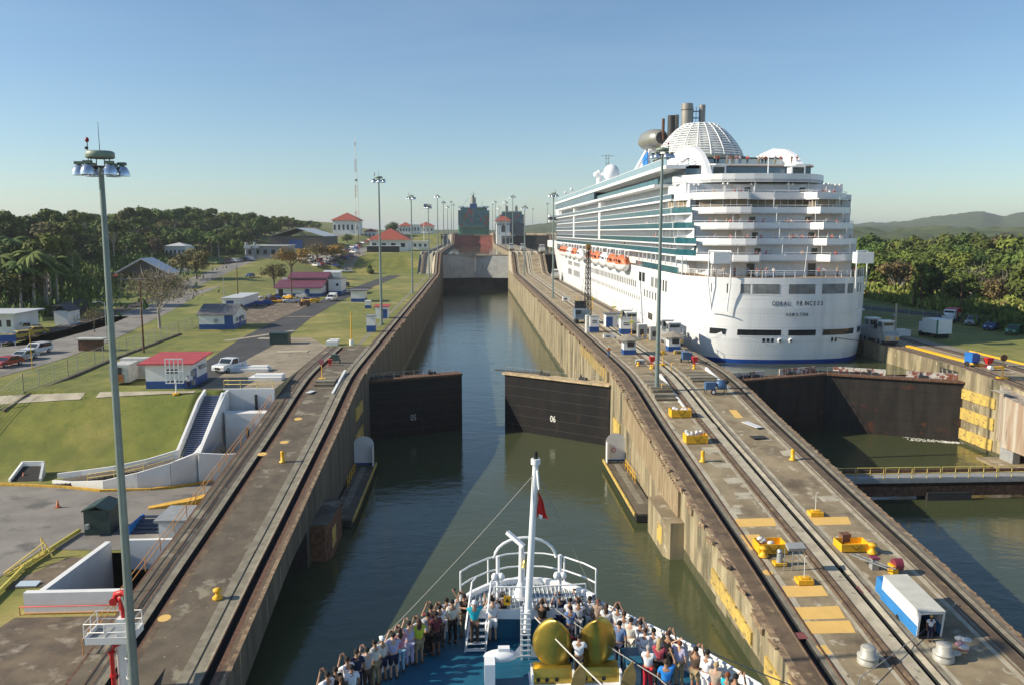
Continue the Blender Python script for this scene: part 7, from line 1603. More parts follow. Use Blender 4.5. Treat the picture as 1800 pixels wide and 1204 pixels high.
def scaled(P,keys,g,clip=None):
    return {k:(*P[k][:3],*(r*g+.012 for r in (P[k][3],P[k][4] if len(P[k])>4 else P[k][3]))) for k in keys}
def ellp(c,r,n=10,k=7,zmin=None):
    q=MB(); q.ell(c,r,WHITE,n,k); return q.v,q.f
def person_meshes(pose):
    if pose in PM: return PM[pose]
    P,E=skel(pose); d={}
    vs,fs=skinmesh(P,E,1); parts=[(vs,fs,0)]
    for s in(-1,1): v,f=ellp((s*.078,.01,1.61),(.014,.024,.034),6,5); parts.append((v,f,0)); v,f=ellp((s*.03,.097,1.635),(.011,.008,.007),6,4); parts.append((v,f,1))
    v,f=ellp((0,.112,1.605),(.014,.02,.022),6,5); parts.append((v,f,0)); v,f=ellp((0,.1,1.562),(.024,.008,.006),6,4); parts.append((v,f,2))
    d['body']=pmesh('person_body_'+pose,parts)
    k=['pel','sp','ch','nb','shL','elL','shR','elR']; C=scaled(P,k,1.08)
    for n in 'LR': a=Vector(P['sh'+n][:3]); b_=Vector(P['el'+n][:3]); C['el'+n]=(*a.lerp(b_,.72),.066,.066)
    C['nb']=(0,0,1.45,.075,.06); C['pel']=(0,0,.9,.165,.13)
    vs,fs=skinmesh(C,[('pel','sp'),('sp','ch'),('ch','nb'),('ch','shL'),('shL','elL'),('ch','shR'),('shR','elR')],1); d['shirt']=pmesh('shirt_'+pose,[(vs,fs,0)])
    for nm,end,r in(('trousers',.1,.068),('shorts',.5,.095)):
        C=scaled(P,['pel','hpL','knL','hpR','knR'],1.06); C['pel']=(0,0,.93,.16,.12)
        ed=[('pel','hpL'),('hpL','knL'),('pel','hpR'),('hpR','knR')]
        for n,s in(('L',1),('R',-1)):
            C['kn'+n]=(s*.1,.02,.49 if end<.4 else end,.075 if end<.4 else r,.075 if end<.4 else r)
            if end<.4: C['an'+n]=(s*.105,-.005,end,r*.85,r*.85); ed.append(('kn'+n,'an'+n))
        vs,fs=skinmesh(C,ed,1); d[nm]=pmesh(nm+'_'+pose,[(vs,fs,0)])
    PM[pose]=d; return d
def hairmesh(kind):
    if kind in PM: return PM[kind]
    q=MB(); n=14; vs=[]
    R0=.098 if kind!='cap' else .104
    for j in range(8):
        p=PI*.62*j/7 if kind!='long' else PI*.7*j/7
        for i in range(n):
            t=2*PI*i/n; fr=max(0,sin(t)); cut=1-.42*fr if kind!='cap' else 1-.2*fr; a=p*cut; vs.append((R0*.93*sin(a)*cos(t),.012+R0*1.1*sin(a)*sin(t),1.635+R0*1.0*cos(a)))
    fs=[(j*n+i,(j+1)*n+i,(j+1)*n+(i+1)%n,j*n+(i+1)%n) for j in range(7) for i in range(n)]; q.add(vs,fs,WHITE,True)
    parts=[(q.v,q.f,0)]
    if kind=='long': v,f=ellp((0,-.075,1.5),(.085,.045,.17),10,7); parts.append((v,f,0))
    if kind=='cap': v,f=ellp((0,.12,1.66),(.07,.08,.012),10,4); parts.append((v,f,0))
    PM[kind]=pmesh('hair_'+kind,parts); return PM[kind]
def shoemesh():
    if 'shoe' not in PM:
        parts=[]
        for s in(-1,1): v,f=ellp((s*.115,.055,.045),(.052,.14,.045),10,6); parts.append((v,f,0))
        PM['shoe']=pmesh('shoes',parts)
    return PM['shoe']
def mobj(name,me,mats,parent=None):
    o=bpy.data.objects.new(name,me); COL.objects.link(o)
    for i,m in enumerate(mats): o.material_slots[i].link='OBJECT'; o.material_slots[i].material=m
    if parent: o.parent=parent
    return o
CLOTH={}
def cloth(c):
    k=tuple(round(x,2) for x in c)
    if k not in CLOTH: CLOTH[k]=mat('cloth_%d'%len(CLOTH),c,.85,.12,9)
    return CLOTH[k]
EYE=mat('eye_dark',(.02,.015,.01),.3); LIP=mat('lip',(.3,.1,.08),.5)
C_=dict(white=(.72,.73,.76),cream=(.6,.58,.52),grey=(.36,.37,.4),lilac=(.42,.4,.58),navy=(.015,.018,.05),black=(.012,.012,.015),maroon=(.12,.02,.03),khaki=(.3,.23,.13),brown=(.08,.05,.035),turquoise=(.01,.4,.5),lime=(.42,.5,.03),pink=(.5,.2,.28),sky=(.22,.4,.55),blue=(.02,.22,.65),red=(.5,.015,.03),denim=(.12,.2,.4),orange=(.75,.2,.03),tan=(.45,.34,.26),stripe=(.35,.05,.08),green=(.05,.3,.12),gold=(.45,.28,.06))
HC=dict(dark=(.012,.009,.008),brown=(.06,.03,.018),auburn=(.2,.06,.02),blond=(.42,.3,.15),grey=(.35,.34,.33))
def person(loc,rz,pose,shirt,legs,short,hair,hk,skin,label,cat='person',h=1.,group=None,shoes='brown'):
    M_=person_meshes(pose); b_=mobj('person',M_['body'],[SKN[skin],EYE,LIP]); b_.location=loc; b_.rotation_euler=(0,0,rz); b_.scale=(h,h,h); tag(b_,label,cat,group)
    mobj('shirt',M_['shirt'],[cloth(C_[shirt])],b_); mobj('shorts' if short else 'trousers',M_['shorts' if short else 'trousers'],[cloth(C_[legs])],b_)
    if hk: mobj('hair' if hk!='cap' else 'cap',hairmesh(hk),[cloth(HC[hair] if hair in HC else C_[hair])],b_)
    mobj('shoes',shoemesh(),[cloth(C_[shoes])],b_); return b_
# heads in the picture -> feet on the deck
PP=[(574,1186,'camera','white','navy',1,'dark','short',1,'at lower left corner of the crowd, white top'),(590,1177,'rail','black','brown',0,'dark','short',1,'second from the lower left, black top'),(600,1192,'rail','brown','navy',0,'brown','long',1,'with long brown hair low in the left corner'),(609,1160,'camera','white','navy',1,'dark','short',1,'arms bent up, third along the left rail'),(618,1172,'down','white','navy',1,'dark','short',1,'in a white tee standing behind the left rail, nearest front'),
(627,1148,'down','navy','navy',0,'dark','short',1,'all in navy on the left rail'),(645,1140,'camera','grey','brown',0,'dark','short',0,'bald looking with arms raised in grey tee, left rail'),(659,1130,'rail','cream','khaki',0,'dark','short',1,'in cream shirt and khaki trousers, left rail'),(672,1121,'rail','cream','navy',1,'white','cap',1,'in a white cap and navy shorts, left rail'),(691,1117,'camera','lilac','navy',1,'dark','short',0,'in pale lilac tee and navy shorts'),
(703,1107,'camera','pink','sky',0,'brown','long',0,'in pink flowered top and light blue trousers'),(719,1096,'camera','lilac','lilac',0,'dark','short',0,'all in lavender with both hands at the camera'),(736,1093,'camera','lime','khaki',1,'brown','long',1,'in a lime yellow top and khaki shorts'),(752,1080,'rail','grey','black',0,'dark','short',1,'in grey, between the lime top and the maroon shirts'),(757,1070,'camera','maroon','brown',0,'dark','short',1,'in maroon with hands up, holding a white sheet'),
(766,1080,'down','maroon','black',1,'dark','short',2,'in dark maroon shirt and black shorts, left of the ladder'),(773,1066,'camera','white','brown',0,'dark','short',1,'in white tee behind the maroon shirts'),(785,1057,'rail','white','white',0,'dark','short',1,'in white shirt and white trousers left of the ladder'),(795,1060,'high','cream','black',0,'dark','short',1,'raising a camera overhead left of the ladder'),(816,1050,'camera','black','khaki',0,'dark','short',1,'in black top and khaki trousers just left of the ladder'),
(834,1063,'hold','turquoise','brown',0,'white','cap',1,'in turquoise shirt and white cap on the ladder'),(866,1057,'camera','white','white',1,'dark','short',0,'in white tee and white shorts right of the ladder'),(883,1050,'camera','black','khaki',0,'dark','short',1,'in black tee and khaki trousers right of the ladder'),(953,1057,'camera','black','navy',0,'dark','short',1,'in black just right of the white mast'),(983,1050,'camera','navy','navy',0,'dark','short',1,'in navy under the right lamp globe'),
(1002,1053,'high','white','grey',0,'dark','short',1,'in white raising both hands beyond the blades'),(1017,1056,'camera','white','grey',0,'dark','short',1,'in white tee above the gap between the gold blades'),(1003,1067,'rail','denim','navy',0,'dark','short',1,'in blue denim shirt behind the left gold blade'),(1037,1050,'down','white','white',0,'dark','short',2,'in white with black hair facing the bow rail'),(1051,1055,'down','tan','brown',0,'auburn','short',1,'with auburn hair and tan top'),
(1066,1064,'rail','white','khaki',0,'brown','long',0,'in white with a brown ponytail'),(1018,1122,'rail','white','black',0,'dark','short',1,'in white shirt between the two gold blades'),(1000,1108,'down','maroon','black',0,'dark','short',1,'in maroon half hidden by the left gold blade'),(1086,1066,'camera','white','white',0,'dark','short',1,'in white with a camera beyond the right gold blade'),(1097,1080,'rail','white','cream',0,'brown','short',1,'in white, second beyond the right gold blade'),
(1089,1099,'down','denim','navy',0,'dark','short',1,'in denim close to the right gold blade'),(1109,1089,'rail','cream','cream',0,'dark','short',0,'in long cream clothes on the right side'),(1126,1094,'camera','white','white',0,'dark','short',1,'in white shirt at the middle of the right rail'),(1134,1106,'rail','white','white',0,'brown','short',1,'in white shirt and long white trousers, right side'),(1149,1107,'rail','white','sky',0,'dark','short',1,'in white with pale blue trousers, right rail'),
(1140,1138,'rail','white','red',0,'grey','short',0,'with grey hair, white tee and red trousers'),(1159,1130,'rail','stripe','black',0,'blond','long',0,'blond in a striped maroon top'),(1175,1114,'camera','black','black',0,'brown','short',1,'in black patterned shirt on the right rail'),(1195,1129,'brow','lilac','khaki',0,'auburn','short',0,'in lilac shirt shading the eyes, right rail'),(1171,1166,'high','blue','navy',0,'brown','short',1,'in bright blue with one arm raised, lower right'),
(1223,1143,'camera','brown','khaki',1,'dark','short',1,'in brown shirt and khaki shorts, right rail'),(1243,1150,'rail','white','white',0,'dark','short',1,'broad, all in white, lower right'),(1259,1170,'rail','tan','red',0,'blond','short',0,'blond in a grey top, lower right'),(1279,1184,'rail','turquoise','navy',0,'auburn','short',1,'in turquoise at the lower right end'),(1293,1193,'camera','black','navy',0,'dark','short',1,'in dark clothes last at the lower right')]
rp=random.Random(11)
for (px,py,pose,sh,lg,st,hr,hk,sk_,lb) in PP:
    p=G(px,py,DZ+1.6); side=(px-925)/360; rz=-side*.75+rp.uniform(-.2,.2); hh=rp.uniform(.95,1.03)
    z=DZ+.005
    if px==834: p=G(834,1063,DZ+1.75); z=DZ+.17
    # keep everyone inside the bulwark
    wmax=prof([(a[1],a[0]) for a in HB],p.y)-.42
    p.x=max(2-wmax,min(2+wmax,p.x))
    person((p.x,p.y,z),rz,pose,sh,lg,st,hr,hk,sk_,'person '+lb,h=hh,group='passengers crowding the bow')
    if pose in('camera','high') and rp.random()<.6:
        q=MB(); q.b2((-.055,-.02,-.035),(.055,.02,.035),BLK); q.cyl((0,.02,0),(0,.05,0),.022,.022,DARK,8); o=q.build('camera_device'); 
        lo=Vector((0,.375,1.6)) if pose=='camera' else Vector((.14,.3,1.96)); o.location=Vector((p.x,p.y,z))+Matrix.Rotation(rz,3,'Z')@(lo*hh); o.rotation_euler=(0,0,rz); tag(o,'small black camera held by the person '+' '.join(lb.split()[:8]),'camera')
for (px,py,c,l) in((627,1152,'black','black backpack on the back of the person in navy on the left rail'),(1126,1100,'grey','grey backpack worn at the middle of the right rail'),(1243,1156,'khaki','tan shoulder bag behind the broad person in white'),(757,1078,'denim','blue backpack among the maroon shirts')):
    p=G(px,py,DZ+1.3); q=MB(); q.ell((0,0,0),(.15,.09,.2),cloth(C_[c]),10,8); q.box((0,-.07,-.05),(.2,.06,.16),cloth(C_[c])); o=q.build('backpack'); o.location=(p.x,p.y-.2,DZ+1.22); tag(o,l,'backpack')
# people ashore
x,y,z=P(1070,628); person((x,y,z),.3,'down','orange','denim',0,'white','cap',2,'worker in an orange vest walking on the centre wall')
person((29.05,48.25,zw(48.25)+.02),PI-.2,'down','white','navy',0,'gold','cap',2,'worker in a yellow helmet and white shirt in the open trailer doorway')
person((-34.2,99.8,10.5),.4,'down','white','navy',0,'dark','short',2,'person in white bending by the top of the blue stairs')
# passengers on the cruise ship terraces: one small mesh per person, in a few colour sets
def small_person(pose,shirt,legs,skin,hair):
    k=('small',pose,shirt,legs,skin)
    if k in PM: return PM[k]
    P_,E_=skel(pose); P_={a:b_ for a,b_ in P_.items() if not (a[0]=='f' and a[1].isdigit()) or a.startswith('f1')}; E_=[e for e in E_ if e[0] in P_ and e[1] in P_]
    vs,fs=skinmesh(P_,E_,1); d=person_meshes(pose); parts=[(vs,fs,0)]
    for nm,i in(('shirt',1),('trousers',2)): me=d[nm]; parts.append(([tuple(v.co) for v in me.vertices],[tuple(p.vertices) for p in me.polygons],i))
    hm=hairmesh('short'); parts.append(([tuple(v.co) for v in hm.vertices],[tuple(p.vertices) for p in hm.polygons],3))
    me=pmesh('passenger',parts)
    for i,m in enumerate((SKN[skin],cloth(C_[shirt]),cloth(C_[legs]),cloth(HC[hair]))): me.materials[i]=m
    PM[k]=me; return me
VAR=[(p,s,l,k,h) for p,s,l,k,h in(('rail','white','khaki',0,'brown'),('rail','red','navy',0,'grey'),('down','white','denim',0,'grey'),('camera','pink','white',0,'blond'),('rail','navy','khaki',1,'dark'),('rail','stripe','white',0,'brown'),('camera','sky','khaki',0,'grey'),('down','red','black',1,'dark'),('rail','tan','navy',0,'blond'))]
SN_={'white':'white','red':'red','pink':'pink','navy':'navy','stripe':'dark red','sky':'pale blue','tan':'tan'}
TERR=[(21.9,131.15,'open stern promenade',[-12.4,-11.2,-9.6,-7.6,-6.1,-5.4,-4.6,-3.4,4.2,5.1,7.6,11.6]),(24.55,133.,'lowest terrace',[-12.3,-10.9,-9.9,-4.6,-3.9,-3.0,-2.2,3.2,8.2]),(27.2,134.6,'second terrace',[-11.6,-9.4,-7.,-6.6,-4.1,-3.4,-1.,1.6,2.1,2.7,3.8,5.2,6.2,7.3,8.1,10.,12.8]),(29.85,136.2,'third terrace',[-12.,-11.2,-9.6,-8.9,-7.4,-5.,-4.2,-2.6,1.1,1.8,2.4,5.3,5.9,7.6,9.9,11.7]),(35.,140.4,'bar deck',[-12.,-10.6,-7.2,-6.6,-6.1,8.6,9.2,10.4,11.6]),(41.3,152.2,'sun deck below dome',[-9.5,-7.4,-6.8,-5.1,-4.6,-4.1,-3.4,-2.7,-1.3,.8,1.5,2.1,3.9,4.9,7.,8.])]
k=0
for z,y0,nm,xs_ in TERR:
    for i,s in enumerate(xs_):
        v=VAR[(k*5+i*3)%len(VAR)]; o=bpy.data.objects.new('person',small_person(*v)); COL.objects.link(o)
        if nm.startswith('sun'): loc=(CX+s,y0-.55+0*s,z-.02) if 0 else (CX+s,151.2,39.3+1.95)
        elif nm.startswith('open'): a=outpt(s,y0,-.45); loc=(a[0],a[1],z)
        else:
            a=outpt(s,y0,-.5); yy=a[1]+(3.0 if -5.3<s<6.9 else .1); loc=(a[0],yy,z+.02)
        if nm.startswith('sun'): loc=(CX+s,152.9,41.6)
        o.location=loc; o.rotation_euler=(0,0,PI+rp.uniform(-.6,.6)); tag(o,f'passenger in {SN_[v[1]]}, {ordn(i)} from left, cruise ship {nm}','person','passengers watching from the cruise ship'); k+=1
for i,yv in enumerate((150,163,171,186,196,214,231,248)):
    z=(25.26,27.26,29.91,32.56)[i%4]; v=VAR[i]; o=bpy.data.objects.new('person',small_person(*v)); COL.objects.link(o); o.location=(XP+.5,yv+1.3,z); o.rotation_euler=(0,0,PI/2); tag(o,f'passenger in {SN_[v[1]]} on a side balcony, {ORD[i]} forward from the stern','person','passengers watching from the cruise ship')
# ================================================================= VEGETATION
def leafmat(name,a,b_,v=.55):
    m=mat(name,a,.75,0,.35,col2=b_,objrand=v,spec=.25,contrast=(.35,.65)); return m
LM={'dark':leafmat('leaf_dark',(.12,.165,.03),(.06,.09,.02)),'mid':leafmat('leaf_mid',(.11,.165,.03),(.055,.09,.02)),'lime':leafmat('leaf_lime',(.17,.225,.035),(.09,.13,.025),.3),'olive':leafmat('leaf_olive',(.19,.16,.055),(.1,.09,.035),.5),'gold':leafmat('leaf_gold',(.42,.26,.04),(.17,.15,.035),.3)}
BARK=mat('bark',(.12,.1,.075),.9,.3,3); BARKP=mat('pale_bark',(.34,.3,.25),.85,.25,2)
def crown(r,h,W_,n,leaf,m,lobes=9,flat=.7,gap=.0,hollow=.55,z0=None):
    """leaf-sized faces spread over a cluster of lobes; returns mesh builder centred on the trunk, base of the crown at z=z0"""
    q=MB(); L=[]
    for i in range(lobes):
        a=r.uniform(0,2*PI); d=W_*r.uniform(.15,.72)*(1 if i else 0); R_=W_*r.uniform(.32,.52); z=z0+h*r.uniform(.25,.95)*(1-.45*(d/W_)**2)
        L.append((d*cos(a),d*sin(a),z,R_))
    vs=[];fs=[]
    for i in range(n):
        x,y,z,R_=L[i%lobes]
        u=r.uniform(-.75,1); t=r.uniform(0,2*PI); s=math.sqrt(1-u*u); rr=R_*(hollow+(1-hollow)*r.random()**.6)*(1+.16*math.sin(5*t+i%lobes)+.12*math.sin(9*u*3))
        c=Vector((x+rr*s*cos(t),y+rr*s*sin(t),z+rr*u*flat))
        nrm=Vector((s*cos(t)+r.gauss(0,.45),s*sin(t)+r.gauss(0,.45),u+.35+r.gauss(0,.45))).normalized()
        a=nrm.orthogonal().normalized(); b=nrm.cross(a); ang=r.uniform(0,PI); a,b=a*cos(ang)+b*sin(ang),b*cos(ang)-a*sin(ang)
        l=leaf*r.uniform(.6,1.35); k=len(vs); vs+=[c-a*l-b*l*.5,c+a*l*.2-b*l*.62,c+a*l+b*l*.1,c+b*l*.6]; fs.append((k,k+1,k+2,k+3))
    q.add(vs,fs,m); return q,L
def trunk(r,L,z0,rad,bark,name='trunk',twigs=0):
    q=MB(); top=z0*.75
    q.tube([(0,0,-.6),(r.uniform(-.1,.1),r.uniform(-.1,.1),top*.5),(r.uniform(-.2,.2),r.uniform(-.2,.2),top)],rad,bark,7,rs=[rad*1.35,rad,rad*.8])
    for (x,y,z,R_) in L:
        mid=(x*.45+r.uniform(-.3,.3),y*.45+r.uniform(-.3,.3),lerp(top,z,.55)); q.tube([(0,0,top*.95),mid,(x,y,z)],rad*.4,bark,5,rs=[rad*.55,rad*.36,rad*.14])
        for _ in range(twigs):
            a=r.uniform(0,2*PI); u=r.uniform(-.1,1); e=Vector((cos(a)*(1-u*u)**.5,sin(a)*(1-u*u)**.5,u))*R_*r.uniform(.7,1.15); p=Vector((x,y,z)); q.tube([Vector(mid).lerp(p,r.random()),p+e*.6,p+e+Vector((0,0,r.uniform(0,.5)))],rad*.1,bark,3,rs=[rad*.16,rad*.09,rad*.04],cap=False)
    return q
def mk_tree(seed,H_,W_,m,n=1700,leaf=.42,lobes=10,flat=.7,zfrac=.4,bark=BARK,rad=.3,twigs=0,name='broadleaf_tree',hollow=.55):
    r=random.Random(seed); z0=H_*zfrac; q,L=crown(r,(H_-z0)*.8,W_,n,leaf,m,lobes,flat,z0=z0,hollow=hollow)
    t=thing(name,'x','tree',(0,0,-500)); trunk(r,L,z0,rad,bark,twigs=twigs).build('trunk',t); q.build('crown',t); return t
def mk_palm(seed,H_,m,bark=BARKP):
    r=random.Random(seed); t=thing('palm_tree','x','palm tree',(0,0,-500)); q=MB(); q.tube([(0,0,-.5),(.2,.1,H_*.5),(.4,.1,H_)],.2,bark,6,rs=[.3,.2,.16]); q.build('trunk',t)
    q=MB(); 
    for i in range(22):
        a=i*2.4; e=r.uniform(-.35,.95); L_=r.uniform(2.8,3.9); prev=None; vs=[];fs=[]
        for k in range(7):
            s=k/6; x=L_*s*cos(e*.8); z=L_*s*sin(e*.8)-1.9*s*s*1.1; w=.55*math.sin(PI*min(1,.12+s*.88))+.03; c=Vector((.4+x*cos(a),.1+x*sin(a),H_+z)); sd=Vector((-sin(a),cos(a),0))*w; dn=Vector((0,0,-w*.55)); vs+=[c+sd+dn,c,c-sd+dn]
        for k in range(6):
            o=k*3
            if k%1==0: fs+=[(o,o+1,o+4,o+3),(o+1,o+2,o+5,o+4)]
        q.add(vs,fs,m)
    q.build('crown',t); return t
TP={}
for i in range(4): TP['dark%d'%i]=mk_tree(10+i,13,6.2,LM['dark'],2300,.5,11,.72,.22,rad=.3)
for i in range(4): TP['mid%d'%i]=mk_tree(20+i,13,6.6,LM['mid'],2300,.5,11,.68,.22,rad=.3)
for i in range(2): TP['lime%d'%i]=mk_tree(30+i,13,6.,LM['lime'],2000,.5,9,.7,.22)
for i in range(2): TP['olive%d'%i]=mk_tree(40+i,12,6.4,LM['olive'],1100,.42,10,.7,.25,bark=BARKP,twigs=6)
for i in range(2): TP['tall%d'%i]=mk_tree(50+i,19,5.4,LM['dark'],2000,.5,9,.6,.6,bark=BARKP,rad=.3)
for i in range(2): TP['palm%d'%i]=mk_palm(60+i,9.5,leafmat('palm_leaf',(.12,.17,.035),(.065,.1,.02),.4))
NAT=dict(dark=13,mid=13,lime=13,olive=12,tall=19,palm=12)
DESC=dict(dark='dark rounded tree',mid='mid green tree',lime='light green tree',olive='brownish sparse tree',tall='bare-trunked tall tree',palm='palm tree')
def put(k,x,y,h,label,group,rz=None,z=None):
    base=k.rstrip('0123456789'); s=h/NAT[base]; o=dup(TP[k],(x,y,(gh(x,y) if z is None else z)-.2),rnd.uniform(0,6.28) if rz is None else rz,label,group,scale=(s*rnd.uniform(.9,1.12),s*rnd.uniform(.9,1.12),s)); return o
SKY=[(-120,362),(0,362),(60,366),(110,360),(130,364),(190,372),(240,360),(290,366),(330,362),(400,368),(440,370),(480,381),(505,378),(530,386),(560,388),(590,400)]
def forest(px0,px1,basef,sky,rows,side,dY=13,dX=9.5,kinds=None,hmin=7,hmax=19,seed=1,bmax=9999):
    r=random.Random(seed); n=0
    Y0={}
    for row in range(rows):
        px=px0+r.uniform(0,8)
        while px<px1:
            x,y=X(px,basef(px)); y+=row*dY+r.uniform(-4,4); a,b,c=ray(px,500); x=a/b*y
            g=gh(x,y); top=H+(408-prof(sky,px))/F_*y                     # height of the skyline seen here
            k=r.choice(kinds); base=k.rstrip('0123456789'); h=NAT[base]*r.uniform(.75,1.15)
            if row==rows-1: h=top-g+r.uniform(-1.,.8)
            elif row==rows-2: h=min(max(h,top-g-4),top-g-1.5)
            h=min(h,top-g-.6 if row<rows-1 else 30); 
            if base=='palm' and row==rows-1: k='dark1'
            if h>4.5 and px<bmax: put(k,x,y,min(h,hmax+row),f'{DESC[k.rstrip("0123456789")]} {(["front edge","front part","mid slope","upper part","near skyline"][min(4,row*5//rows)] if row<rows-1 else "skyline")} of the {side}, {["far left","left","centre","right","far right"][min(4,max(0,int((px-px0)/(px1-px0)*5)))]}',f'trees of the {side}'); n+=1
            px+=dX/y*F_*r.uniform(.75,1.25)
    return n
BL=[(-150,566),(0,557),(108,547),(112,482),(200,470),(290,452),(420,446),(470,424),(500,410),(600,404)]
K1=['dark0','dark1','dark2','dark3','mid0','mid1','mid2','olive0','palm0','palm1','tall0','dark0','mid3','tall1']
n1=forest(-110,575,lambda p:prof(BL,p),SKY,11,'left jungle',dY=11,dX=8.2,kinds=K1,seed=4)
SKR=[(1480,404),(1520,404),(1540,408),(1570,412),(1600,407),(1640,402),(1700,405),(1760,402),(1800,408),(1900,404)]
BR=[(1450,508),(1520,512),(1600,532),(1700,545),(1760,552),(1800,556),(1950,575)]
K2=['mid0','mid1','mid2','mid3','lime0','lime1','dark0','dark2','olive0','olive1','mid1','lime0']
n2=forest(1490,1930,lambda p:prof(BR,p),SKR,9,'right jungle',dY=13,dX=8.,kinds=K2,seed=9)
print('trees',n1,n2)
# undergrowth along the jungle foot and tall grass on the right
def bushes(name,label,pts,n,m,w,h,leaf,seed,cat):
    r=random.Random(seed); q=MB(); vs=[];fs=[]
    for i in range(n):
        t=r.random()*(len(pts)-1); k=int(t); f=t-k; x=lerp(pts[k][0],pts[k+1][0],f)+r.gauss(0,w); y=lerp(pts[k][1],pts[k+1][1],f)+r.gauss(0,w); z=gh(x,y)+h*r.random()**1.3*(.6+.4*math.sin(x*.7)*math.cos(y*.5))
        a=r.uniform(0,2*PI); l=leaf*r.uniform(.6,1.4); d=Vector((cos(a),sin(a),0))*l*.35; up=Vector((r.gauss(0,.3),r.gauss(0,.3),1)).normalized()*l; c=Vector((x,y,z)); j=len(vs)
        vs+=[c-d,c+d,c+d*.6+up,c-d*.6+up]; fs.append((j,j+1,j+2,j+3))
    q.add(vs,fs,m); o=q.build(name); tag(o,label,cat,kind='stuff'); return o
TG=mat('tall_grass_blades',(.27,.3,.07),.8,0,.15,col2=(.13,.17,.035),spec=.2); over(TG,(.36,.3,.12),.4,.55,.65)
bushes('tall_grass','band of tall yellow green grass at the foot of the right jungle',[(X(*p)[0]+4,X(*p)[1]+3) for p in ((1500,516),(1600,536),(1700,552),(1800,562),(1900,575))],34000,TG,3.,3.3,1.1,5,'tall grass')
bushes('undergrowth','dark shrubs and weeds along the foot of the left jungle',[X(-60,562),X(60,556),X(130,545)],9000,LM['mid'],2.5,2.2,.7,6,'undergrowth')
bushes('undergrowth','low shrubs below the right jungle at the right edge',[X(1735,566),X(1800,578),X(1880,590)],9000,LM['dark'],2.6,3.2,.8,8,'undergrowth')
bushes('undergrowth','tangled low vegetation between the red roofed shed and the left jungle',[X(112,545),X(118,500),X(160,490),X(200,476),X(290,452),X(420,444)],26000,LM['mid'],3.5,2.6,.5,15,'undergrowth')
bushes('undergrowth','dense lower foliage under the crowns of the left jungle',[(-122,185),(-135,215),(-140,250),(-140,290),(-145,330)],34000,LM['dark'],15,6.5,.9,16,'undergrowth')
# single trees one can point to
def single(px,py,top,W_,m,label,seed,**k):
    x,y=X(px,py); g=gh(x,y); zt=H+ray(px,top)[2]/ray(px,top)[1]*y; t=mk_tree(seed,zt-g,W_,m,**k); t.location=(x,y,g-.1); tag(t,label,'tree'); return t
single(281,578,470,8.5,LM['olive'],'nearly bare tree with sparse olive twigs beside the chain link fence',71,n=2600,leaf=.16,lobes=13,flat=.55,zfrac=.45,bark=BARKP,rad=.26,twigs=26)
single(346,492,432,8.2,LM['olive'],'broad dark olive tree right of the pale roofed hangar',72,n=4200,leaf=.4,lobes=11,flat=.6,zfrac=.3)
single(482,504,456,5.8,LM['olive'],'small branching tree left of the yellow flowering tree',73,n=1500,leaf=.28,lobes=9,twigs=14,zfrac=.35)
single(513,486,432,7.5,LM['gold'],'tree with yellow orange blossom above the maroon workshop',74,n=2600,leaf=.3,lobes=9,flat=.55,twigs=10,zfrac=.45)
single(558,464,426,7,LM['olive'],'light airy tree right of the yellow flowering tree',75,n=1400,leaf=.3,lobes=8,twigs=10,zfrac=.4)
single(592,462,428,7.5,LM['gold'],'low wide yellowish tree behind the parked cars',76,n=2200,leaf=.34,lobes=10,flat=.5,twigs=6,zfrac=.3)
single(412,450,418,5,LM['lime'],'small bright green tree by the silo towers',77,n=1500,leaf=.4,zfrac=.15,lobes=7,flat=1.)
single(690,414,390,9,LM['mid'],'round isolated tree on the skyline between the red roofed houses',78,n=2200,leaf=.5,zfrac=.15,lobes=9,flat=.8)
single(610,428,408,6,LM['mid'],'small tree in front of the hilltop house',79,n=900,leaf=.4,zfrac=.2,lobes=7)
single(1718,545,478,9,LM['olive'],'leafless pale tree standing in front of the right jungle',80,n=500,leaf=.2,lobes=13,flat=.6,zfrac=.4,bark=BARKP,rad=.4,twigs=30)
single(166,585,545,4,LM['olive'],'thin leaning young tree beside the main road',81,n=260,leaf=.16,lobes=6,twigs=16,zfrac=.5,rad=.09)
single(650,482,466,2.6,LM['dark'],'small dark bush at the foot of the steep path',82,n=700,leaf=.35,zfrac=.05,lobes=5,flat=1.)
for i,(px,py,h) in enumerate(((12,552,17),(38,556,15),(60,554,18),(84,552,14),(102,548,16),(128,505,14),(225,468,13),(372,452,12),(385,455,13),(30,520,20),(75,515,18),(-20,560,16))):
    x,y=X(px,py); put('palm%d'%(i%2),x,y,h,'tall palm in front of the left jungle','trees of the left jungle')
for k in TP.values():
    for c in kids(k): bpy.data.objects.remove(c)
    bpy.data.objects.remove(k)
# far wooded hills
HM=mat('wooded_hill',(.1,.12,.035),.95,0,.02,col2=(.04,.06,.02),bump=1.,detail=10); HM.node_tree.nodes['Bump'].inputs['Distance'].default_value=6
def hills(name,P,Y,depth,seed,m,base=5,step=7):
    q=MB(); xs_=[]; x=P[0][0]
    while x<P[-1][0]: xs_.append(x); x+=step/Y*F_
    vs=[]; R_=15
    for i,px in enumerate(xs_):
        for j in range(R_):
            t=j/(R_-1); y=Y+depth*(t); a,b,c=ray(px,408); X_=a/b*y; top=H+(408-prof(P,px))/F_*(Y+depth)
            z=lerp(base,top,math.sin(t*PI/2)**.8)+noise.fractal(Vector((X_*.012,y*.012,seed)),1,2,5)*9*min(1,.25+t*.4)*(0.3 if j==R_-1 else 1)+noise.noise(Vector((X_*.06,y*.06,seed+5)))*5*t
            vs.append((X_,y,z))
    q.add(vs,[(i*R_+j,(i+1)*R_+j,(i+1)*R_+j+1,i*R_+j+1) for i in range(len(xs_)-1) for j in range(R_-1)],m,True)
    o=q.build(name); tag(o,kind='structure'); return o
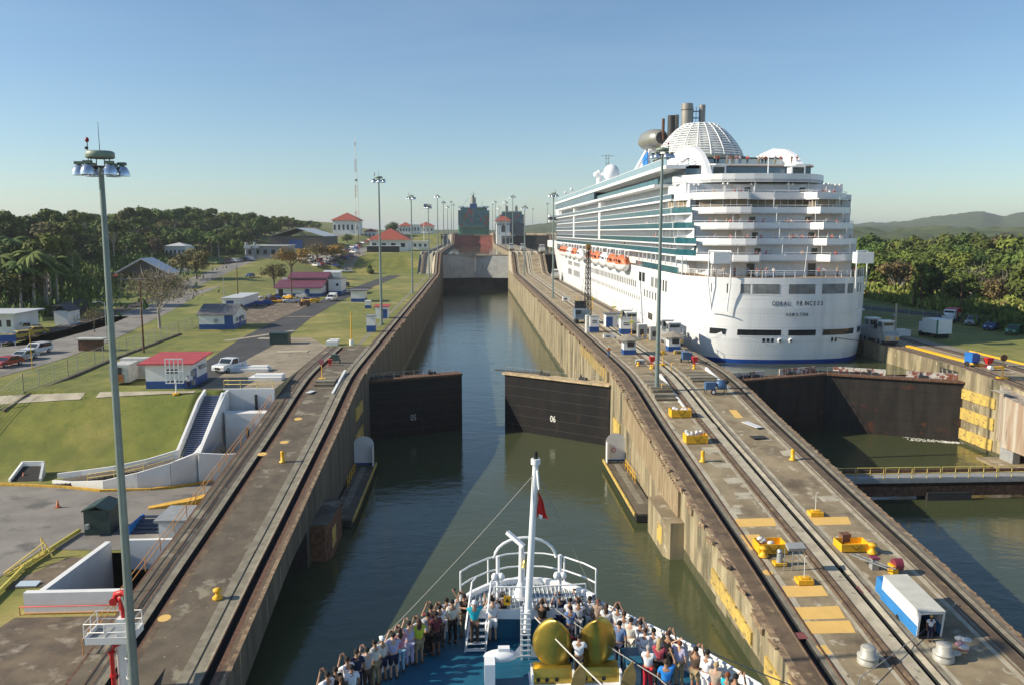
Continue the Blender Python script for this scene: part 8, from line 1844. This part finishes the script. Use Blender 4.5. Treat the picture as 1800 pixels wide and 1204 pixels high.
hills('hills',[(1380,404),(1460,400),(1520,394),(1560,392),(1600,388),(1640,382),(1680,377),(1725,373),(1760,381),(1800,374),(1900,366),(2100,380),(2300,396)],2100,900,3,HM)
hills('far_shore',[(400,400),(560,402),(700,405),(800,405),(900,404),(930,397),(960,394),(1000,396),(1200,398),(1500,398),(1800,400)],1900,200,8,HM,base=24,step=30)
hills('wooded_rise',[(1380,405),(1500,402),(1560,404),(1620,402),(1700,401),(1800,403),(1900,399),(2100,400)],760,260,12,HM,base=14,step=4)
# short grass blades on the near bank and lawns
r=random.Random(21); q=MB(); vs=[];fs=[]
for i in range(60000):
    x=r.uniform(-62,-32); y=85+55*r.random()**1.7
    if y<88 or (-40.5<x<-33 and 99<y<108) or (x>-34 and y>99) or (y>98 and x>-44 and y<99.5) or (x>-42.5 and y>128) or (-46<x<-41 and 102<y<109): continue
    if y<99 and x>-33.2: continue
    z=gh(x,y)-.02; a=r.uniform(0,PI); l=r.uniform(.04,.12); d=Vector((cos(a),sin(a),0))*l*.3; c=Vector((x,y,z)); u=Vector((r.gauss(0,.05),r.gauss(0,.05),l*.55)); j=len(vs); vs+=[c-d,c+d,c+u]; fs.append((j,j+1,j+2))
GB_=mat('grass_blade',(.2,.22,.045),.9,0,.6,col2=(.1,.13,.028)); q.add(vs,fs,GB_); tag(q.build('grass'),'rough short grass on the near bank and lawn','grass',kind='stuff')
# ================================================================= HAZE
b=MB(); b.b2((-6100,-420,-5.5),(6100,9100,112),MAT_H:=bpy.data.materials.new('haze_air')); o=b.build('haze'); tag(o,'pale blue haze filling the air over the whole canal','haze',kind='stuff')
MAT_H.use_nodes=True; n=MAT_H.node_tree; n.nodes.clear(); v=n.nodes.new('ShaderNodeVolumePrincipled'); mo=n.nodes.new('ShaderNodeOutputMaterial'); n.links.new(v.outputs[0],mo.inputs['Volume'])
v.inputs['Color'].default_value=(.86,.91,1,1); v.inputs['Density'].default_value=.00012; v.inputs['Anisotropy'].default_value=.2
# every thing its own label: look-alikes are told apart by their order from left to right
D={}
for o in bpy.data.objects:
    if o.parent is None and o.get('label'): D.setdefault(o['label'],[]).append(o)
for l,os_ in D.items():
    if len(os_)>1:
        os_.sort(key=lambda o:o.location.x/max(1,o.location.y))
        for i,o in enumerate(os_): o['label']=f'{l}, {ordn(i)} from left'
